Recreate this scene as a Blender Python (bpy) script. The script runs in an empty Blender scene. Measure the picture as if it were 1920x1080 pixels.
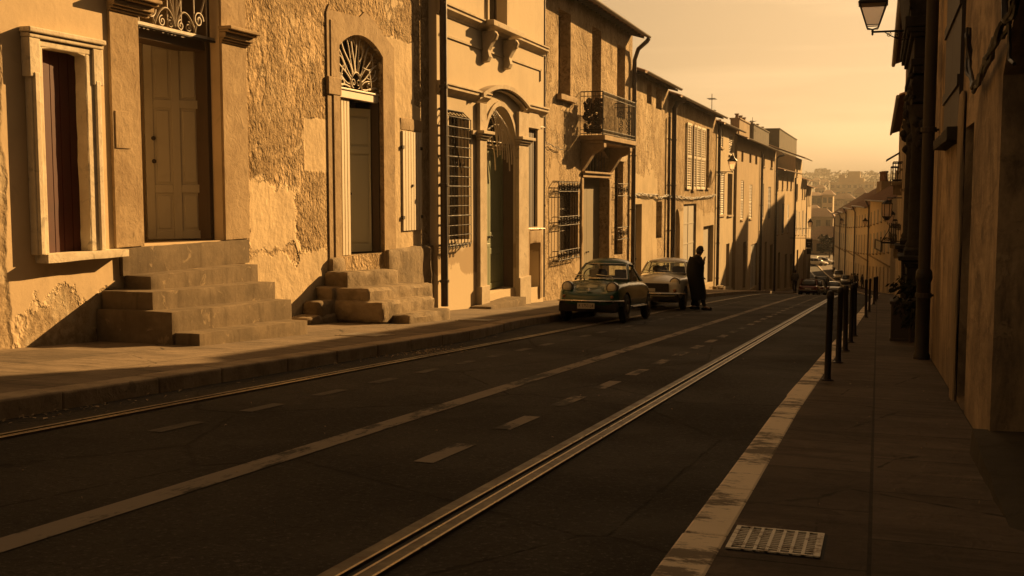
import bpy, bmesh, math, random
from mathutils import Vector, Matrix, noise
from mathutils.geometry import tessellate_polygon
R = math.radians
rnd = random.Random(7)
scene = bpy.context.scene
COL = scene.collection

# ------------------------------------------------------------------ camera model (used to measure the place)
FPX, YH, VX, CAMH = 2050.0, 362.0, 1650.0, 1.12
PITCH = math.atan((540 - YH) / FPX)
def _ray0(x, y):
    return Vector(((x-960)/FPX, 0, 0)) + Vector((0, math.sin(PITCH), math.cos(PITCH))) * ((540-y)/FPX) + Vector((0, math.cos(PITCH), -math.sin(PITCH)))
_r = _ray0(VX, YH); YAW = math.atan2(_r.x, _r.y)
def ray(x, y):
    v = _ray0(x, y); c, s = math.cos(YAW), math.sin(YAW)
    return Vector((v.x*c - v.y*s, v.x*s + v.y*c, v.z))
WX = -8.4
def PW(x, y, X=WX):
    r = ray(x, y); t = X / r.x
    return (r.y*t, CAMH + r.z*t)
def PY(x, X=WX, y=450): return PW(x, y, X)[0]
def PD(x, y, d):
    r = ray(x, y); t = d / r.y
    return (r.x*t, d, CAMH + r.z*t)
_prof = [(-30, 2.02), (0, 0), (20, -1.348), (40, -2.70), (50, -3.42), (60, -4.27), (76, -5.75), (85, -6.6), (105, -8.2), (126, -9.6), (150, -10.6), (175, -11.2), (200, -11.45), (240, -11.9), (320, -12.2), (900, -12.5)]
def zr(y):
    P = _prof
    for i in range(len(P)-1):
        if y <= P[i+1][0] or i == len(P)-2:
            y0, z0 = P[i]; y1, z1 = P[i+1]
            s = (z1-z0)/(y1-y0)
            sa = s if i == 0 else (z1-P[i-1][1])/(y1-P[i-1][0])
            sb = s if i == len(P)-2 else (P[i+2][1]-z0)/(P[i+2][0]-y0)
            h = y1-y0; t = (y-y0)/h
            return z0*(2*t**3-3*t*t+1) + h*sa*(t**3-2*t*t+t) + z1*(-2*t**3+3*t*t) + h*sb*(t**3-t*t)
def xs(y):            # sideways drift of the street axis
    if y < 70: return 0.0
    if y < 125: return -0.103*(y-70)**2/110
    return -0.103*55/2 + -0.103*(y-125)
def PG(x, y, dz=0.0):
    r = ray(x, y); t = 1.0
    lo, hi = 0.5, 900.0
    for _ in range(60):
        m = (lo+hi)/2
        if CAMH + r.z*m/r.y - (zr(m)+dz) > 0: lo = m
        else: hi = m
    t = lo / r.y
    return (r.x*t, lo)
SW = 0.13   # pavement height
def zs(y): return zr(y) + SW

# ------------------------------------------------------------------ node helpers
class NT:
    def __init__(s, name):
        s.m = bpy.data.materials.new(name); s.m.use_nodes = True
        s.t = s.m.node_tree; s.n = s.t.nodes; s.b = s.n['Principled BSDF']; s.out = s.n['Material Output']
        s.geo = s.n.new('ShaderNodeNewGeometry')
        s.P = s.geo.outputs['Position']
    def l(s, a, b): s.t.links.new(a, b)
    def put(s, sock, v):
        if isinstance(v, bpy.types.NodeSocket): s.l(v, sock)
        else:
            if sock.type == 'RGBA' and len(v) == 3: v = (*v, 1)
            sock.default_value = v
    def math(s, op, a, b=0.0, c=None, clamp=False):
        n = s.n.new('ShaderNodeMath'); n.operation = op; n.use_clamp = clamp
        s.put(n.inputs[0], a); s.put(n.inputs[1], b)
        if c is not None: s.put(n.inputs[2], c)
        return n.outputs[0]
    def map(s, sc=(1,1,1), rot=(0,0,0), loc=(0,0,0), vec=None):
        n = s.n.new('ShaderNodeMapping'); s.l(vec or s.P, n.inputs[0])
        n.inputs[1].default_value = loc; n.inputs[2].default_value = rot; n.inputs[3].default_value = sc
        return n.outputs[0]
    def noise(s, sc, det=4, rough=0.55, vec=None, dist=0.0):
        n = s.n.new('ShaderNodeTexNoise'); s.l(vec or s.P, n.inputs['Vector'])
        n.inputs['Scale'].default_value = sc; n.inputs['Detail'].default_value = det
        n.inputs['Roughness'].default_value = rough; n.inputs['Distortion'].default_value = dist
        return n.outputs['Fac']
    def vor(s, sc, feat='F1', vec=None, rand=1.0, out='Distance'):
        n = s.n.new('ShaderNodeTexVoronoi'); n.feature = feat; s.l(vec or s.P, n.inputs['Vector'])
        n.inputs['Scale'].default_value = sc; n.inputs['Randomness'].default_value = rand
        return n.outputs[out]
    def wave(s, sc, axis='Y', dist=0.0, vec=None):
        n = s.n.new('ShaderNodeTexWave'); n.bands_direction = axis; s.l(vec or s.P, n.inputs['Vector'])
        n.inputs['Scale'].default_value = sc; n.inputs['Distortion'].default_value = dist
        return n.outputs['Fac']
    def ramp(s, f, a, b, lo=0.0, hi=1.0, smooth=True):
        n = s.n.new('ShaderNodeMapRange'); n.interpolation_type = 'SMOOTHSTEP' if smooth else 'LINEAR'
        s.put(n.inputs['Value'], f); n.inputs['From Min'].default_value = a; n.inputs['From Max'].default_value = b
        n.inputs['To Min'].default_value = lo; n.inputs['To Max'].default_value = hi
        return n.outputs[0]
    def mix(s, f, a, b, mode='MIX'):
        n = s.n.new('ShaderNodeMix'); n.data_type = 'RGBA'; n.blend_type = mode
        s.put(n.inputs[0], f); s.put(n.inputs[6], a); s.put(n.inputs[7], b)
        return n.outputs[2]
    def sep(s, vec=None):
        n = s.n.new('ShaderNodeSeparateXYZ'); s.l(vec or s.P, n.inputs[0]); return n.outputs
    def bump(s, h, strength=0.5, dist=0.02, nrm=None):
        n = s.n.new('ShaderNodeBump'); s.l(h, n.inputs['Height'])
        n.inputs['Strength'].default_value = strength; n.inputs['Distance'].default_value = dist
        if nrm: s.l(nrm, n.inputs['Normal'])
        s.l(n.outputs[0], s.b.inputs['Normal']); return n.outputs[0]
    def boxmask(s, y0, y1, z0, z1, soft=0.05, dist=0.25, dsc=1.5):
        o = s.sep(); nz = s.noise(dsc, 5, 0.65)
        d = s.math('MULTIPLY', s.math('SUBTRACT', nz, 0.5), dist*2)
        yy = s.math('ADD', s.math('ABSOLUTE', s.math('SUBTRACT', o[1], (y0+y1)/2)), d)
        zz = s.math('ADD', s.math('ABSOLUTE', s.math('SUBTRACT', o[2], (z0+z1)/2)), d)
        a = s.math('MAXIMUM', s.math('SUBTRACT', yy, (y1-y0)/2), s.math('SUBTRACT', zz, (z1-z0)/2))
        return s.ramp(a, soft, -soft)
    def done(s, col, rough=0.8, metal=0.0, spec=None):
        s.put(s.b.inputs['Base Color'], col); s.put(s.b.inputs['Roughness'], rough); s.put(s.b.inputs['Metallic'], metal)
        if spec is not None: s.b.inputs['Specular IOR Level'].default_value = spec
        return s.m
def sc3(c, k): return tuple(min(1, v*k) for v in c)

def plaster(name, c, bump=0.5, dirt=0.35, scale=1.0, streak=0.3):
    n = NT(name)
    big = n.noise(0.7*scale, 6, 0.6); fine = n.noise(9*scale, 6, 0.65); mid = n.noise(2.6*scale, 5, 0.6, dist=0.6)
    st = n.noise(1.0, 4, 0.6, vec=n.map((5, 5, 0.35)))
    col = n.mix(n.ramp(big, 0.35, 0.7, 0, 1), c, sc3(c, 1-0.45*dirt))
    col = n.mix(n.ramp(st, 0.52, 0.75, 0, streak), col, sc3((c[0], c[1]*0.93, c[2]*0.85), 0.55))
    col = n.mix(n.ramp(mid, 0.56, 0.68, 0, dirt*0.8), col, sc3((c[0], c[1]*0.95, c[2]*0.9), 0.62))
    col = n.mix(n.ramp(fine, 0.3, 0.8, 0.0, 0.3), col, sc3(c, 0.7))
    crack = n.vor(0.9*scale, 'DISTANCE_TO_EDGE', vec=n.map((1, 1, 0.8)))
    h = n.math('ADD', n.math('MULTIPLY', fine, 0.45), n.math('MULTIPLY', mid, 1.0))
    h = n.math('ADD', h, n.math('MULTIPLY', n.noise(40*scale, 3, 0.6), 0.12))
    h = n.math('ADD', h, n.math('MULTIPLY', n.ramp(n.math('ADD', crack, n.math('MULTIPLY', fine, 0.02)), 0.008, 0.018), 0.06))
    n.bump(h, 0.6, 0.03*bump)
    return n.done(col, 0.9, spec=0.15)

def rough_render(name, c, smooth_boxes=(), bump=1.0, c_smooth=None, thr=None, low_z=None):
    """pitted old render with patches of smoother plaster"""
    n = NT(name)
    cs = c_smooth or sc3(c, 1.15)
    m = None
    for b in smooth_boxes:
        k = n.boxmask(*b)
        m = k if m is None else n.math('MAXIMUM', m, k)
    if thr is not None:
        k = n.ramp(n.noise(0.9, 8, 0.7, dist=0.4), thr, thr+0.035)
        m = k if m is None else n.math('MAXIMUM', m, k)
    if m is None: m = n.math('MULTIPLY', n.P and n.noise(1, 1), 0.0)
    pit = n.vor(15, 'SMOOTH_F1', vec=n.map((1, 1.0, 0.8), rot=(0.5, 0, 0)))
    pit2 = n.noise(13, 6, 0.68, dist=0.5, vec=n.map((1, 1.2, 0.75), rot=(0.6, 0, 0))); pit3 = n.noise(2.1, 7, 0.68, dist=0.6); fine = n.noise(30, 5, 0.65)
    hr = n.math('ADD', n.math('MULTIPLY', pit2, 1.5), n.math('MULTIPLY', n.ramp(pit, 0.12, 0.34), 0.45))
    hr = n.math('ADD', hr, n.math('MULTIPLY', pit3, 1.6))
    hr = n.math('ADD', hr, n.math('MULTIPLY', fine, 0.15))
    amp_ = n.ramp(n.noise(0.7, 5, 0.65), 0.36, 0.62, 0.3, 1.25)
    hr = n.math('MULTIPLY', hr, amp_)
    hs = n.math('ADD', n.math('MULTIPLY', n.noise(6, 5, 0.6), 0.35), 1.75)
    mixn = n.n.new('ShaderNodeMix'); mixn.data_type = 'FLOAT'
    n.l(m, mixn.inputs[0]); n.l(hr, mixn.inputs[2]); n.l(hs, mixn.inputs[3])
    n.bump(mixn.outputs[0], 0.9, 0.075*bump)
    big = n.noise(0.8, 6, 0.65); big_ = n.noise(1.25, 7, 0.7, dist=0.5)
    cr = n.mix(n.ramp(pit2, 0.34, 0.60), sc3((c[0], c[1]*0.9, c[2]*0.8), 0.42), sc3(c, 1.08))
    cr = n.mix(n.ramp(pit, 0.2, 0.1, 0, 0.5), cr, sc3((c[0], c[1]*0.85, c[2]*0.7), 0.35))
    cr = n.mix(n.ramp(big_, 0.42, 0.6, 0, 0.55), cr, sc3((c[0], c[1]*1.03, c[2]*1.1), 1.3))
    cr = n.mix(n.ramp(pit3, 0.4, 0.68, 0, 0.45), cr, sc3((c[0], c[1]*0.95, c[2]*0.85), 0.6))
    st = n.noise(1.0, 4, 0.6, vec=n.map((5, 5, 0.4)))
    c2 = n.mix(n.ramp(big, 0.35, 0.7), cs, sc3(cs, 0.78))
    col = n.mix(m, cr, c2)
    col = n.mix(n.ramp(n.noise(0.42, 6, 0.7, dist=0.5), 0.48, 0.66, 0, 0.45), col, sc3((c[0], c[1]*0.92, c[2]*0.82), 0.55))
    col = n.mix(n.ramp(st, 0.54, 0.75, 0, 0.3), col, sc3((c[0], c[1]*0.9, c[2]*0.8), 0.55))
    if low_z:
        pass
    return n.done(col, 0.93, spec=0.1)

def stone(name, c, bump=0.6, dark=0.5, sc=1.0):
    n = NT(name)
    a = n.noise(2.2*sc, 7, 0.65); b = n.noise(14*sc, 6, 0.7); d = n.noise(5*sc, 5, 0.6, dist=1.0)
    col = n.mix(n.ramp(a, 0.36, 0.66), c, sc3((c[0], c[1]*0.95, c[2]*0.88), dark))
    col = n.mix(n.ramp(d, 0.58, 0.72, 0, 0.7), col, sc3(c, 0.38))
    col = n.mix(n.ramp(b, 0.35, 0.7, 0, 0.4), col, sc3(c, 0.75))
    h = n.math('ADD', n.math('MULTIPLY', b, 0.5), n.math('MULTIPLY', d, 0.8))
    n.bump(h, 0.7, 0.03*bump)
    return n.done(col, 0.88, spec=0.2)

def paint(name, c, rough=0.5, wear=0.25, bump=0.2, grain=True):
    n = NT(name)
    g = n.noise(1.0, 5, 0.6, vec=n.map((14, 14, 0.9))) if grain else n.noise(6, 5, 0.6)
    p = n.noise(3.5, 6, 0.65)
    col = n.mix(n.ramp(p, 0.5, 0.72, 0, wear), c, sc3(c, 0.5))
    col = n.mix(n.ramp(g, 0.45, 0.75, 0, wear), col, sc3((c[0], c[1]*0.95, c[2]*0.9), 0.65))
    n.bump(g, 0.4, 0.01*bump)
    return n.done(col, rough)

def metal(name, c, rough=0.45, met=0.6, rust=0.2):
    n = NT(name)
    p = n.noise(8, 6, 0.7)
    col = n.mix(n.ramp(p, 0.52, 0.68, 0, rust), c, (0.10, 0.045, 0.02))
    n.bump(n.noise(30, 3, 0.5), 0.3, 0.003)
    return n.done(col, n.ramp(p, 0.3, 0.7, rough-0.08, rough+0.15), met)

def glass_clear(name):
    n = NT(name)
    tr = n.n.new('ShaderNodeBsdfTransparent'); tr.inputs[0].default_value = (0.82, 0.86, 0.82, 1)
    gl = n.n.new('ShaderNodeBsdfGlossy'); gl.inputs['Roughness'].default_value = 0.03
    fr = n.n.new('ShaderNodeLayerWeight'); fk = n.math('ADD', n.math('MULTIPLY', n.math('POWER', fr.outputs['Facing'], 5.0), 0.8), 0.045)
    mx = n.n.new('ShaderNodeMixShader'); n.l(fk, mx.inputs[0]); n.l(tr.outputs[0], mx.inputs[1]); n.l(gl.outputs[0], mx.inputs[2])
    n.l(mx.outputs[0], n.out.inputs[0])
    return n.m

# ------------------------------------------------------------------ mesh builder
class MB:
    def __init__(s): s.v = []; s.f = []
    def add(s, vs, fs):
        o = len(s.v); s.v += [tuple(v) for v in vs]; s.f += [tuple(i+o for i in f) for f in fs]; return s
    def box(s, x0, x1, y0, y1, z0, z1):
        x0, x1 = min(x0, x1), max(x0, x1); y0, y1 = min(y0, y1), max(y0, y1); z0, z1 = min(z0, z1), max(z0, z1)
        return s.add([(x0,y0,z0),(x1,y0,z0),(x1,y1,z0),(x0,y1,z0),(x0,y0,z1),(x1,y0,z1),(x1,y1,z1),(x0,y1,z1)],
                     [(0,3,2,1),(4,5,6,7),(0,1,5,4),(1,2,6,5),(2,3,7,6),(3,0,4,7)])
    def hexa(s, p):  # 8 points bottom ring then top ring, ccw from above
        return s.add(p, [(0,3,2,1),(4,5,6,7),(0,1,5,4),(1,2,6,5),(2,3,7,6),(3,0,4,7)])
    def prism(s, poly, x0, x1):     # poly of (y, z) counter-clockwise seen from +X, extruded from x0 to x1 > x0
        x0, x1 = min(x0, x1), max(x0, x1)
        a = sum(poly[i][0]*poly[(i+1) % len(poly)][1] - poly[(i+1) % len(poly)][0]*poly[i][1] for i in range(len(poly)))
        if a < 0: poly = poly[::-1]
        n = len(poly)
        vs = [(x0, y, z) for y, z in poly] + [(x1, y, z) for y, z in poly]
        fs = [tuple(range(n))[::-1], tuple(range(n, 2*n))]
        fs += [(i, (i+1) % n, n+(i+1) % n, n+i) for i in range(n)]
        return s.add(vs, fs)
    def prism_y(s, poly, y0, y1):   # poly of (x, z), extruded along y
        y0, y1 = min(y0, y1), max(y0, y1)
        a = sum(poly[i][0]*poly[(i+1) % len(poly)][1] - poly[(i+1) % len(poly)][0]*poly[i][1] for i in range(len(poly)))
        if a > 0: poly = poly[::-1]
        n = len(poly)
        vs = [(x, y0, z) for x, z in poly] + [(x, y1, z) for x, z in poly]
        fs = [tuple(range(n))[::-1], tuple(range(n, 2*n))]
        fs += [(i, (i+1) % n, n+(i+1) % n, n+i) for i in range(n)]
        return s.add(vs, fs)
    def tube(s, pts, r, n=6, cap=True):
        pts = [Vector(p) for p in pts]; k = len(pts)
        rs = r if isinstance(r, (list, tuple)) else [r]*k
        vs = []; prev = None
        for i, p in enumerate(pts):
            d = (pts[min(i+1, k-1)] - pts[max(i-1, 0)])
            d = d.normalized() if d.length > 1e-9 else Vector((0, 0, 1))
            if prev is None:
                u = d.cross(Vector((0, 0, 1)))
                if u.length < 1e-3: u = d.cross(Vector((1, 0, 0)))
            else: u = prev - d*prev.dot(d)
            u.normalize(); prev = u; w = d.cross(u)
            for j in range(n):
                a = 2*math.pi*j/n
                vs.append(p + (u*math.cos(a) + w*math.sin(a))*rs[i])
        fs = [(i*n+j, i*n+(j+1) % n, (i+1)*n+(j+1) % n, (i+1)*n+j) for i in range(k-1) for j in range(n)]
        if cap: fs += [tuple(range(n))[::-1], tuple(range((k-1)*n, k*n))]
        return s.add(vs, fs)
    def lathe(s, c, prof, n=20, axis='z'):
        vs = []
        for r, z in prof:
            for j in range(n):
                a = 2*math.pi*j/n
                p = (r*math.cos(a), r*math.sin(a), z)
                if axis == 'x': p = (p[2], p[0], p[1])
                if axis == 'y': p = (p[1], p[2], p[0])
                vs.append((c[0]+p[0], c[1]+p[1], c[2]+p[2]))
        k = len(prof)
        fs = [(i*n+j, i*n+(j+1) % n, (i+1)*n+(j+1) % n, (i+1)*n+j) for i in range(k-1) for j in range(n)]
        fs += [tuple(range(n))[::-1], tuple(range((k-1)*n, k*n))]
        return s.add(vs, fs)
    def rbox(s, x0, x1, y0, y1, z0, z1, d=0.06, amp=0.012, fr=3.0, chip=0.03):
        """a worn stone block: subdivided box, rounded edges, noise"""
        bm = bmesh.new()
        nx, ny, nz = [max(2, int(round(abs(b-a)/d))) for a, b in ((x0,x1),(y0,y1),(z0,z1))]
        seen = {}
        def vtx(i, j, k):
            if (i,j,k) not in seen:
                p = Vector((x0+(x1-x0)*i/nx, y0+(y1-y0)*j/ny, z0+(z1-z0)*k/nz))
                ex = (i in (0, nx)) + (j in (0, ny)) + (k in (0, nz))
                c = Vector(((x0+x1)/2, (y0+y1)/2, (z0+z1)/2))
                if ex >= 2:
                    q = abs(noise.noise(p*4.0))*0.8 + 0.25 + max(0, noise.noise(p*1.7+Vector((5,2,1))))*1.6
                    dirv = Vector((( -1 if i == nx else 1 if i == 0 else 0), (-1 if j == ny else 1 if j == 0 else 0), (-1 if k == nz else 1 if k == 0 else 0)))
                    p = p + dirv*chip*q
                p = p + noise.noise_vector(p*fr)*amp + noise.noise_vector(p*fr*3.3)*amp*0.45
                seen[(i,j,k)] = bm.verts.new(p)
            return seen[(i,j,k)]
        def quad(a, b, c, e):
            try: bm.faces.new((a, b, c, e))
            except ValueError: pass
        for i in range(nx):
            for j in range(ny):
                quad(vtx(i,j,0), vtx(i,j+1,0), vtx(i+1,j+1,0), vtx(i+1,j,0)); quad(vtx(i,j,nz), vtx(i+1,j,nz), vtx(i+1,j+1,nz), vtx(i,j+1,nz))
        for i in range(nx):
            for k in range(nz):
                quad(vtx(i,0,k), vtx(i+1,0,k), vtx(i+1,0,k+1), vtx(i,0,k+1)); quad(vtx(i,ny,k), vtx(i,ny,k+1), vtx(i+1,ny,k+1), vtx(i+1,ny,k))
        for j in range(ny):
            for k in range(nz):
                quad(vtx(0,j,k), vtx(0,j,k+1), vtx(0,j+1,k+1), vtx(0,j+1,k)); quad(vtx(nx,j,k), vtx(nx,j+1,k), vtx(nx,j+1,k+1), vtx(nx,j,k+1))
        bm.verts.index_update()
        s.add([v.co for v in bm.verts], [tuple(v.index for v in f.verts) for f in bm.faces])
        bm.free(); return s
    def xf(s, M):
        s.v = [tuple(M @ Vector(v)) for v in s.v]; return s

ORG = {}
def tag(o, label=None, cat=None, group=None, kind=None):
    if label: o['label'] = label
    if cat: o['category'] = cat
    if group: o['group'] = group
    if kind: o['kind'] = kind
    return o
def root(name, label, cat, loc, rz=0.0, group=None, local=False):
    o = bpy.data.objects.new(name, None); COL.objects.link(o)
    o.location = loc; o.rotation_euler = (0, 0, rz); o.empty_display_size = 0.3
    ORG[o.name] = Vector((0, 0, 0)) if local else Vector(loc)
    return tag(o, label, cat, group)
def mk(name, mb, mat, parent=None, label=None, smooth=None, bevel=0.0, sub=0, org=None):
    me = bpy.data.meshes.new(name)
    o0 = ORG[parent.name] if parent else (org or Vector((0, 0, 0)))
    me.from_pydata([tuple(Vector(v)-o0) for v in mb.v], [], mb.f); me.validate(); me.update()
    o = bpy.data.objects.new(name, me); COL.objects.link(o)
    if parent: o.parent = parent; ORG[o.name] = o0
    else: o.location = o0; ORG[o.name] = Vector(o0)
    if mat: me.materials.append(mat)
    if smooth is not None:
        for p in me.polygons: p.use_smooth = True
        if smooth < 180: me.set_sharp_from_angle(angle=R(smooth))
    if bevel:
        b = o.modifiers.new('bevel', 'BEVEL'); b.width = bevel; b.segments = 2; b.limit_method = 'ANGLE'; b.angle_limit = R(40)
    if sub:
        b = o.modifiers.new('sub', 'SUBSURF'); b.levels = sub; b.render_levels = sub
    if label: o['label'] = label
    return o
def copy_tree(o, parent=None):
    c = o.copy(); COL.objects.link(c); ORG[c.name] = ORG.get(o.name, Vector((0,0,0)))
    if parent: c.parent = parent
    for ch in list(o.children): copy_tree(ch, c)
    return c
def text_mb(txt, size, M, depth=0.002):
    cu = bpy.data.curves.new('t', 'FONT'); cu.body = txt; cu.size = size; cu.extrude = depth; cu.align_x = 'CENTER'; cu.align_y = 'CENTER'; cu.resolution_u = 2
    o = bpy.data.objects.new('t', cu); COL.objects.link(o)
    me = bpy.data.meshes.new_from_object(o.evaluated_get(bpy.context.evaluated_depsgraph_get()))
    mb = MB().add([M @ v.co for v in me.vertices], [tuple(p.vertices) for p in me.polygons])
    bpy.data.objects.remove(o); bpy.data.curves.remove(cu); bpy.data.meshes.remove(me)
    return mb
def rect(y0, y1, z0, z1): return [(y0, z0), (y1, z0), (y1, z1), (y0, z1)]
def arch(y0, y1, z0, zs_, za, n=14):     # rectangle with a segmental/round arched head
    w = (y1-y0)/2; h = za-zs_; c = (y0+y1)/2
    if h >= w: pts = [(c + w*math.cos(math.pi*i/n), zs_ + h*math.sin(math.pi*i/n)) for i in range(n+1)]
    else:
        r = (w*w+h*h)/(2*h); a0 = math.asin(w/r)
        pts = [(c + r*math.sin(a0-2*a0*i/n), za - r + r*math.cos(a0-2*a0*i/n)) for i in range(n+1)]
    return [(y0, z0), (y1, z0)] + pts
def facade(mb, X, outer, holes, sg=1):
    """front skin with real openings; holes = [(poly, depth)], sg=+1 faces +X, -1 faces -X"""
    loops = [outer] + [h for h, d in holes]
    flat = [p for lp in loops for p in lp]
    tris = tessellate_polygon([[Vector((p[0], p[1], 0)) for p in lp] for lp in loops])
    vs = [(X, p[0], p[1]) for p in flat]; fs = []
    for t in tris:
        a, b, c = [flat[i] for i in t]
        ar = (b[0]-a[0])*(c[1]-a[1]) - (c[0]-a[0])*(b[1]-a[1])
        if abs(ar) < 1e-9: continue
        fs.append(tuple(t) if (ar > 0) == (sg > 0) else tuple(t)[::-1])
    mb.add(vs, fs)
    for h, d in holes:
        n = len(h); dp = d if isinstance(d, (int, float)) else d[0]
        vs = [(X, y, z) for y, z in h] + [(X-sg*dp, y, z) for y, z in h]
        fs = [(i, (i+1) % n, n+(i+1) % n, n+i) for i in range(n)]
        if sg < 0: fs = [f[::-1] for f in fs]
        fs = [f[::-1] for f in fs]
        mb.add(vs, fs)
def shell(mb, X, Xb, y0, y1, z0, z1):
    """sides, top and back of a house behind its facade"""
    a, b = (Xb, X)
    mb.add([(a,y0,z0),(b,y0,z0),(b,y0,z1),(a,y0,z1),(a,y1,z0),(b,y1,z0),(b,y1,z1),(a,y1,z1)],
           [(0,1,2,3),(5,4,7,6),(4,0,3,7),(3,2,6,7)])
EXPO=1.15; SKYK=3.6; HAZE=0.00038

# ------------------------------------------------------------------ materials
M = {}
M['asphalt'] = None
def asphalt(name, c, bump=1.0):
    n = NT(name)
    f = n.noise(42, 5, 0.78); g = n.noise(0.5, 5, 0.6); h = n.noise(4.5, 6, 0.7); sp = n.vor(120)
    st = n.noise(1.0, 4, 0.6, vec=n.map((2.2, 0.18, 1)))
    col = n.mix(n.ramp(g, 0.35, 0.7), c, sc3(c, 0.68))
    col = n.mix(n.ramp(st, 0.45, 0.7, 0, 0.45), col, sc3(c, 1.35))
    col = n.mix(n.ramp(h, 0.56, 0.74, 0, 0.5), col, sc3(c, 0.6))
    col = n.mix(n.ramp(f, 0.53, 0.66, 0, 0.9), col, sc3(c, 3.6))
    col = n.mix(n.ramp(n.noise(23, 5, 0.75), 0.52, 0.64, 0, 0.8), col, sc3(c, 0.3))
    pt = n.vor(0.33, 'F1', out='Color'); ps = n.sep(pt)
    col = n.mix(n.ramp(ps[0], 0.55, 0.56, 0, 0.28), col, sc3(c, 0.5))
    bl = n.noise(0.9, 7, 0.72, dist=0.6); col = n.mix(n.ramp(bl, 0.5, 0.66, 0, 0.5), col, sc3(c, 1.7)); col = n.mix(n.ramp(bl, 0.42, 0.3, 0, 0.6), col, sc3(c, 0.5))
    cr = n.vor(0.55, 'DISTANCE_TO_EDGE', vec=n.map((1, 0.6, 1)))
    crk = n.ramp(n.math('ADD', cr, n.math('MULTIPLY', h, 0.05)), 0.024, 0.034)
    col = n.mix(n.math('SUBTRACT', 1.0, crk), col, sc3(c, 0.45))
    hh = n.math('ADD', n.math('MULTIPLY', f, 0.5), n.math('MULTIPLY', crk, 0.5))
    hh = n.math('ADD', hh, n.math('MULTIPLY', h, 0.6))
    n.bump(hh, 0.8, 0.02*bump)
    return n.done(col, n.ramp(g, 0.3, 0.7, 0.75, 0.92), spec=0.15)
M['asphalt'] = asphalt('asphalt', (0.030, 0.0255, 0.021))
def paving(name, c, slab=(0.8, 1.6), bump=1.0):
    n = NT(name)
    g = n.noise(0.9, 6, 0.65); f = n.noise(18, 5, 0.7); d = n.noise(3.5, 6, 0.65, dist=0.7)
    br = n.n.new('ShaderNodeTexBrick'); n.l(n.map((1, 1, 1), rot=(0, 0, R(90))), br.inputs['Vector'])
    br.inputs['Color1'].default_value = (1, 1, 1, 1); br.inputs['Color2'].default_value = (0.6, 0.6, 0.6, 1); br.inputs['Mortar'].default_value = (0.12, 0.12, 0.12, 1)
    br.inputs['Scale'].default_value = 1.0; br.inputs['Mortar Size'].default_value = 0.008
    br.inputs['Brick Width'].default_value = slab[1]; br.inputs['Row Height'].default_value = slab[0]
    col = n.mix(n.ramp(g, 0.35, 0.68), c, sc3(c, 0.62))
    col = n.mix(n.ramp(d, 0.53, 0.7, 0, 0.7), col, sc3(c, 0.45))
    col = n.mix(n.ramp(f, 0.5, 0.8, 0, 0.4), col, sc3(c, 1.5))
    sk = n.noise(1.0, 7, 0.72, vec=n.map((0.9, 5.5, 1)), dist=0.5); sk2 = n.noise(0.45, 6, 0.7, dist=0.8)
    col = n.mix(n.ramp(sk, 0.48, 0.66, 0, 0.7), col, sc3(c, 0.42)); col = n.mix(n.ramp(sk, 0.42, 0.30, 0, 0.6), col, sc3(c, 1.7)); col = n.mix(n.ramp(sk2, 0.5, 0.64, 0, 0.5), col, sc3(c, 0.55))
    cr = n.vor(0.7, 'DISTANCE_TO_EDGE', vec=n.map((1, 0.8, 1))); crk = n.ramp(n.math('ADD', cr, n.math('MULTIPLY', d, 0.06)), 0.026, 0.036)
    col = n.mix(n.math('SUBTRACT', 1.0, crk), col, sc3(c, 0.25))
    col = n.mix(0.75, col, n.mix(1.0, col, br.outputs['Color'], 'MULTIPLY'))
    h = n.math('ADD', n.math('MULTIPLY', f, 0.3), n.math('MULTIPLY', d, 0.8))
    h = n.math('SUBTRACT', h, n.math('MULTIPLY', br.outputs['Fac'], 0.5))
    n.bump(h, 0.8, 0.025*bump)
    return n.done(col, 0.88, spec=0.2)
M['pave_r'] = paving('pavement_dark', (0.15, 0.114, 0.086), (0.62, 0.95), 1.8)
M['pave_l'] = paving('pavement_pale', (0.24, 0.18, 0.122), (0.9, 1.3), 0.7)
M['kerb'] = stone('kerb_stone', (0.38, 0.295, 0.2), 0.6, 0.62, 1.5)
def worn_paint(name, c, under, thr=0.55, stretch=(9, 1.4, 1)):
    n = NT(name)
    a = n.noise(1.0, 7, 0.72, vec=n.map(stretch)); b = n.noise(1.1, 5, 0.6); f = n.noise(26, 5, 0.7)
    m = n.math('ADD', n.math('MULTIPLY', a, 0.65), n.math('MULTIPLY', b, 0.35))
    m = n.math('ADD', m, n.math('MULTIPLY', n.math('SUBTRACT', f, 0.5), 0.15))
    k = n.ramp(m, thr-0.035, thr+0.05)
    col = n.mix(n.ramp(b, 0.35, 0.7, 0, 0.45), c, sc3(c, 0.66))
    col = n.mix(k, col, under)
    n.bump(f, 0.4, 0.006)
    return n.done(col, 0.8, spec=0.25)
M['line'] = worn_paint('road_paint', (0.22, 0.18, 0.14), (0.030, 0.026, 0.021), 0.53, (7, 2.0, 1))
M['faint'] = worn_paint('faded_road_paint', (0.085, 0.072, 0.058), (0.030, 0.026, 0.021), 0.5, (3, 1.0, 1))
M['kerbpaint'] = worn_paint('kerb_paint', (0.88, 0.74, 0.55), (0.19, 0.15, 0.105), 0.52, (3, 7, 1))
M['rail'] = metal('rail_steel', (0.085, 0.068, 0.052), 0.5, 0.45, 0.6)
M['black'] = metal('black_iron', (0.022, 0.018, 0.016), 0.5, 0.3, 0.25)
M['iron'] = metal('wrought_iron', (0.030, 0.023, 0.018), 0.75, 0.0, 0.3)
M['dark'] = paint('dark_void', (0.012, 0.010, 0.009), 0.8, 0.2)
M['paleiron'] = metal('pale_painted_iron', (0.46, 0.39, 0.30), 0.5, 0.0, 0.3)
M['whiteiron'] = paint('white_painted_iron', (0.75, 0.66, 0.52), 0.5, 0.25)
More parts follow.
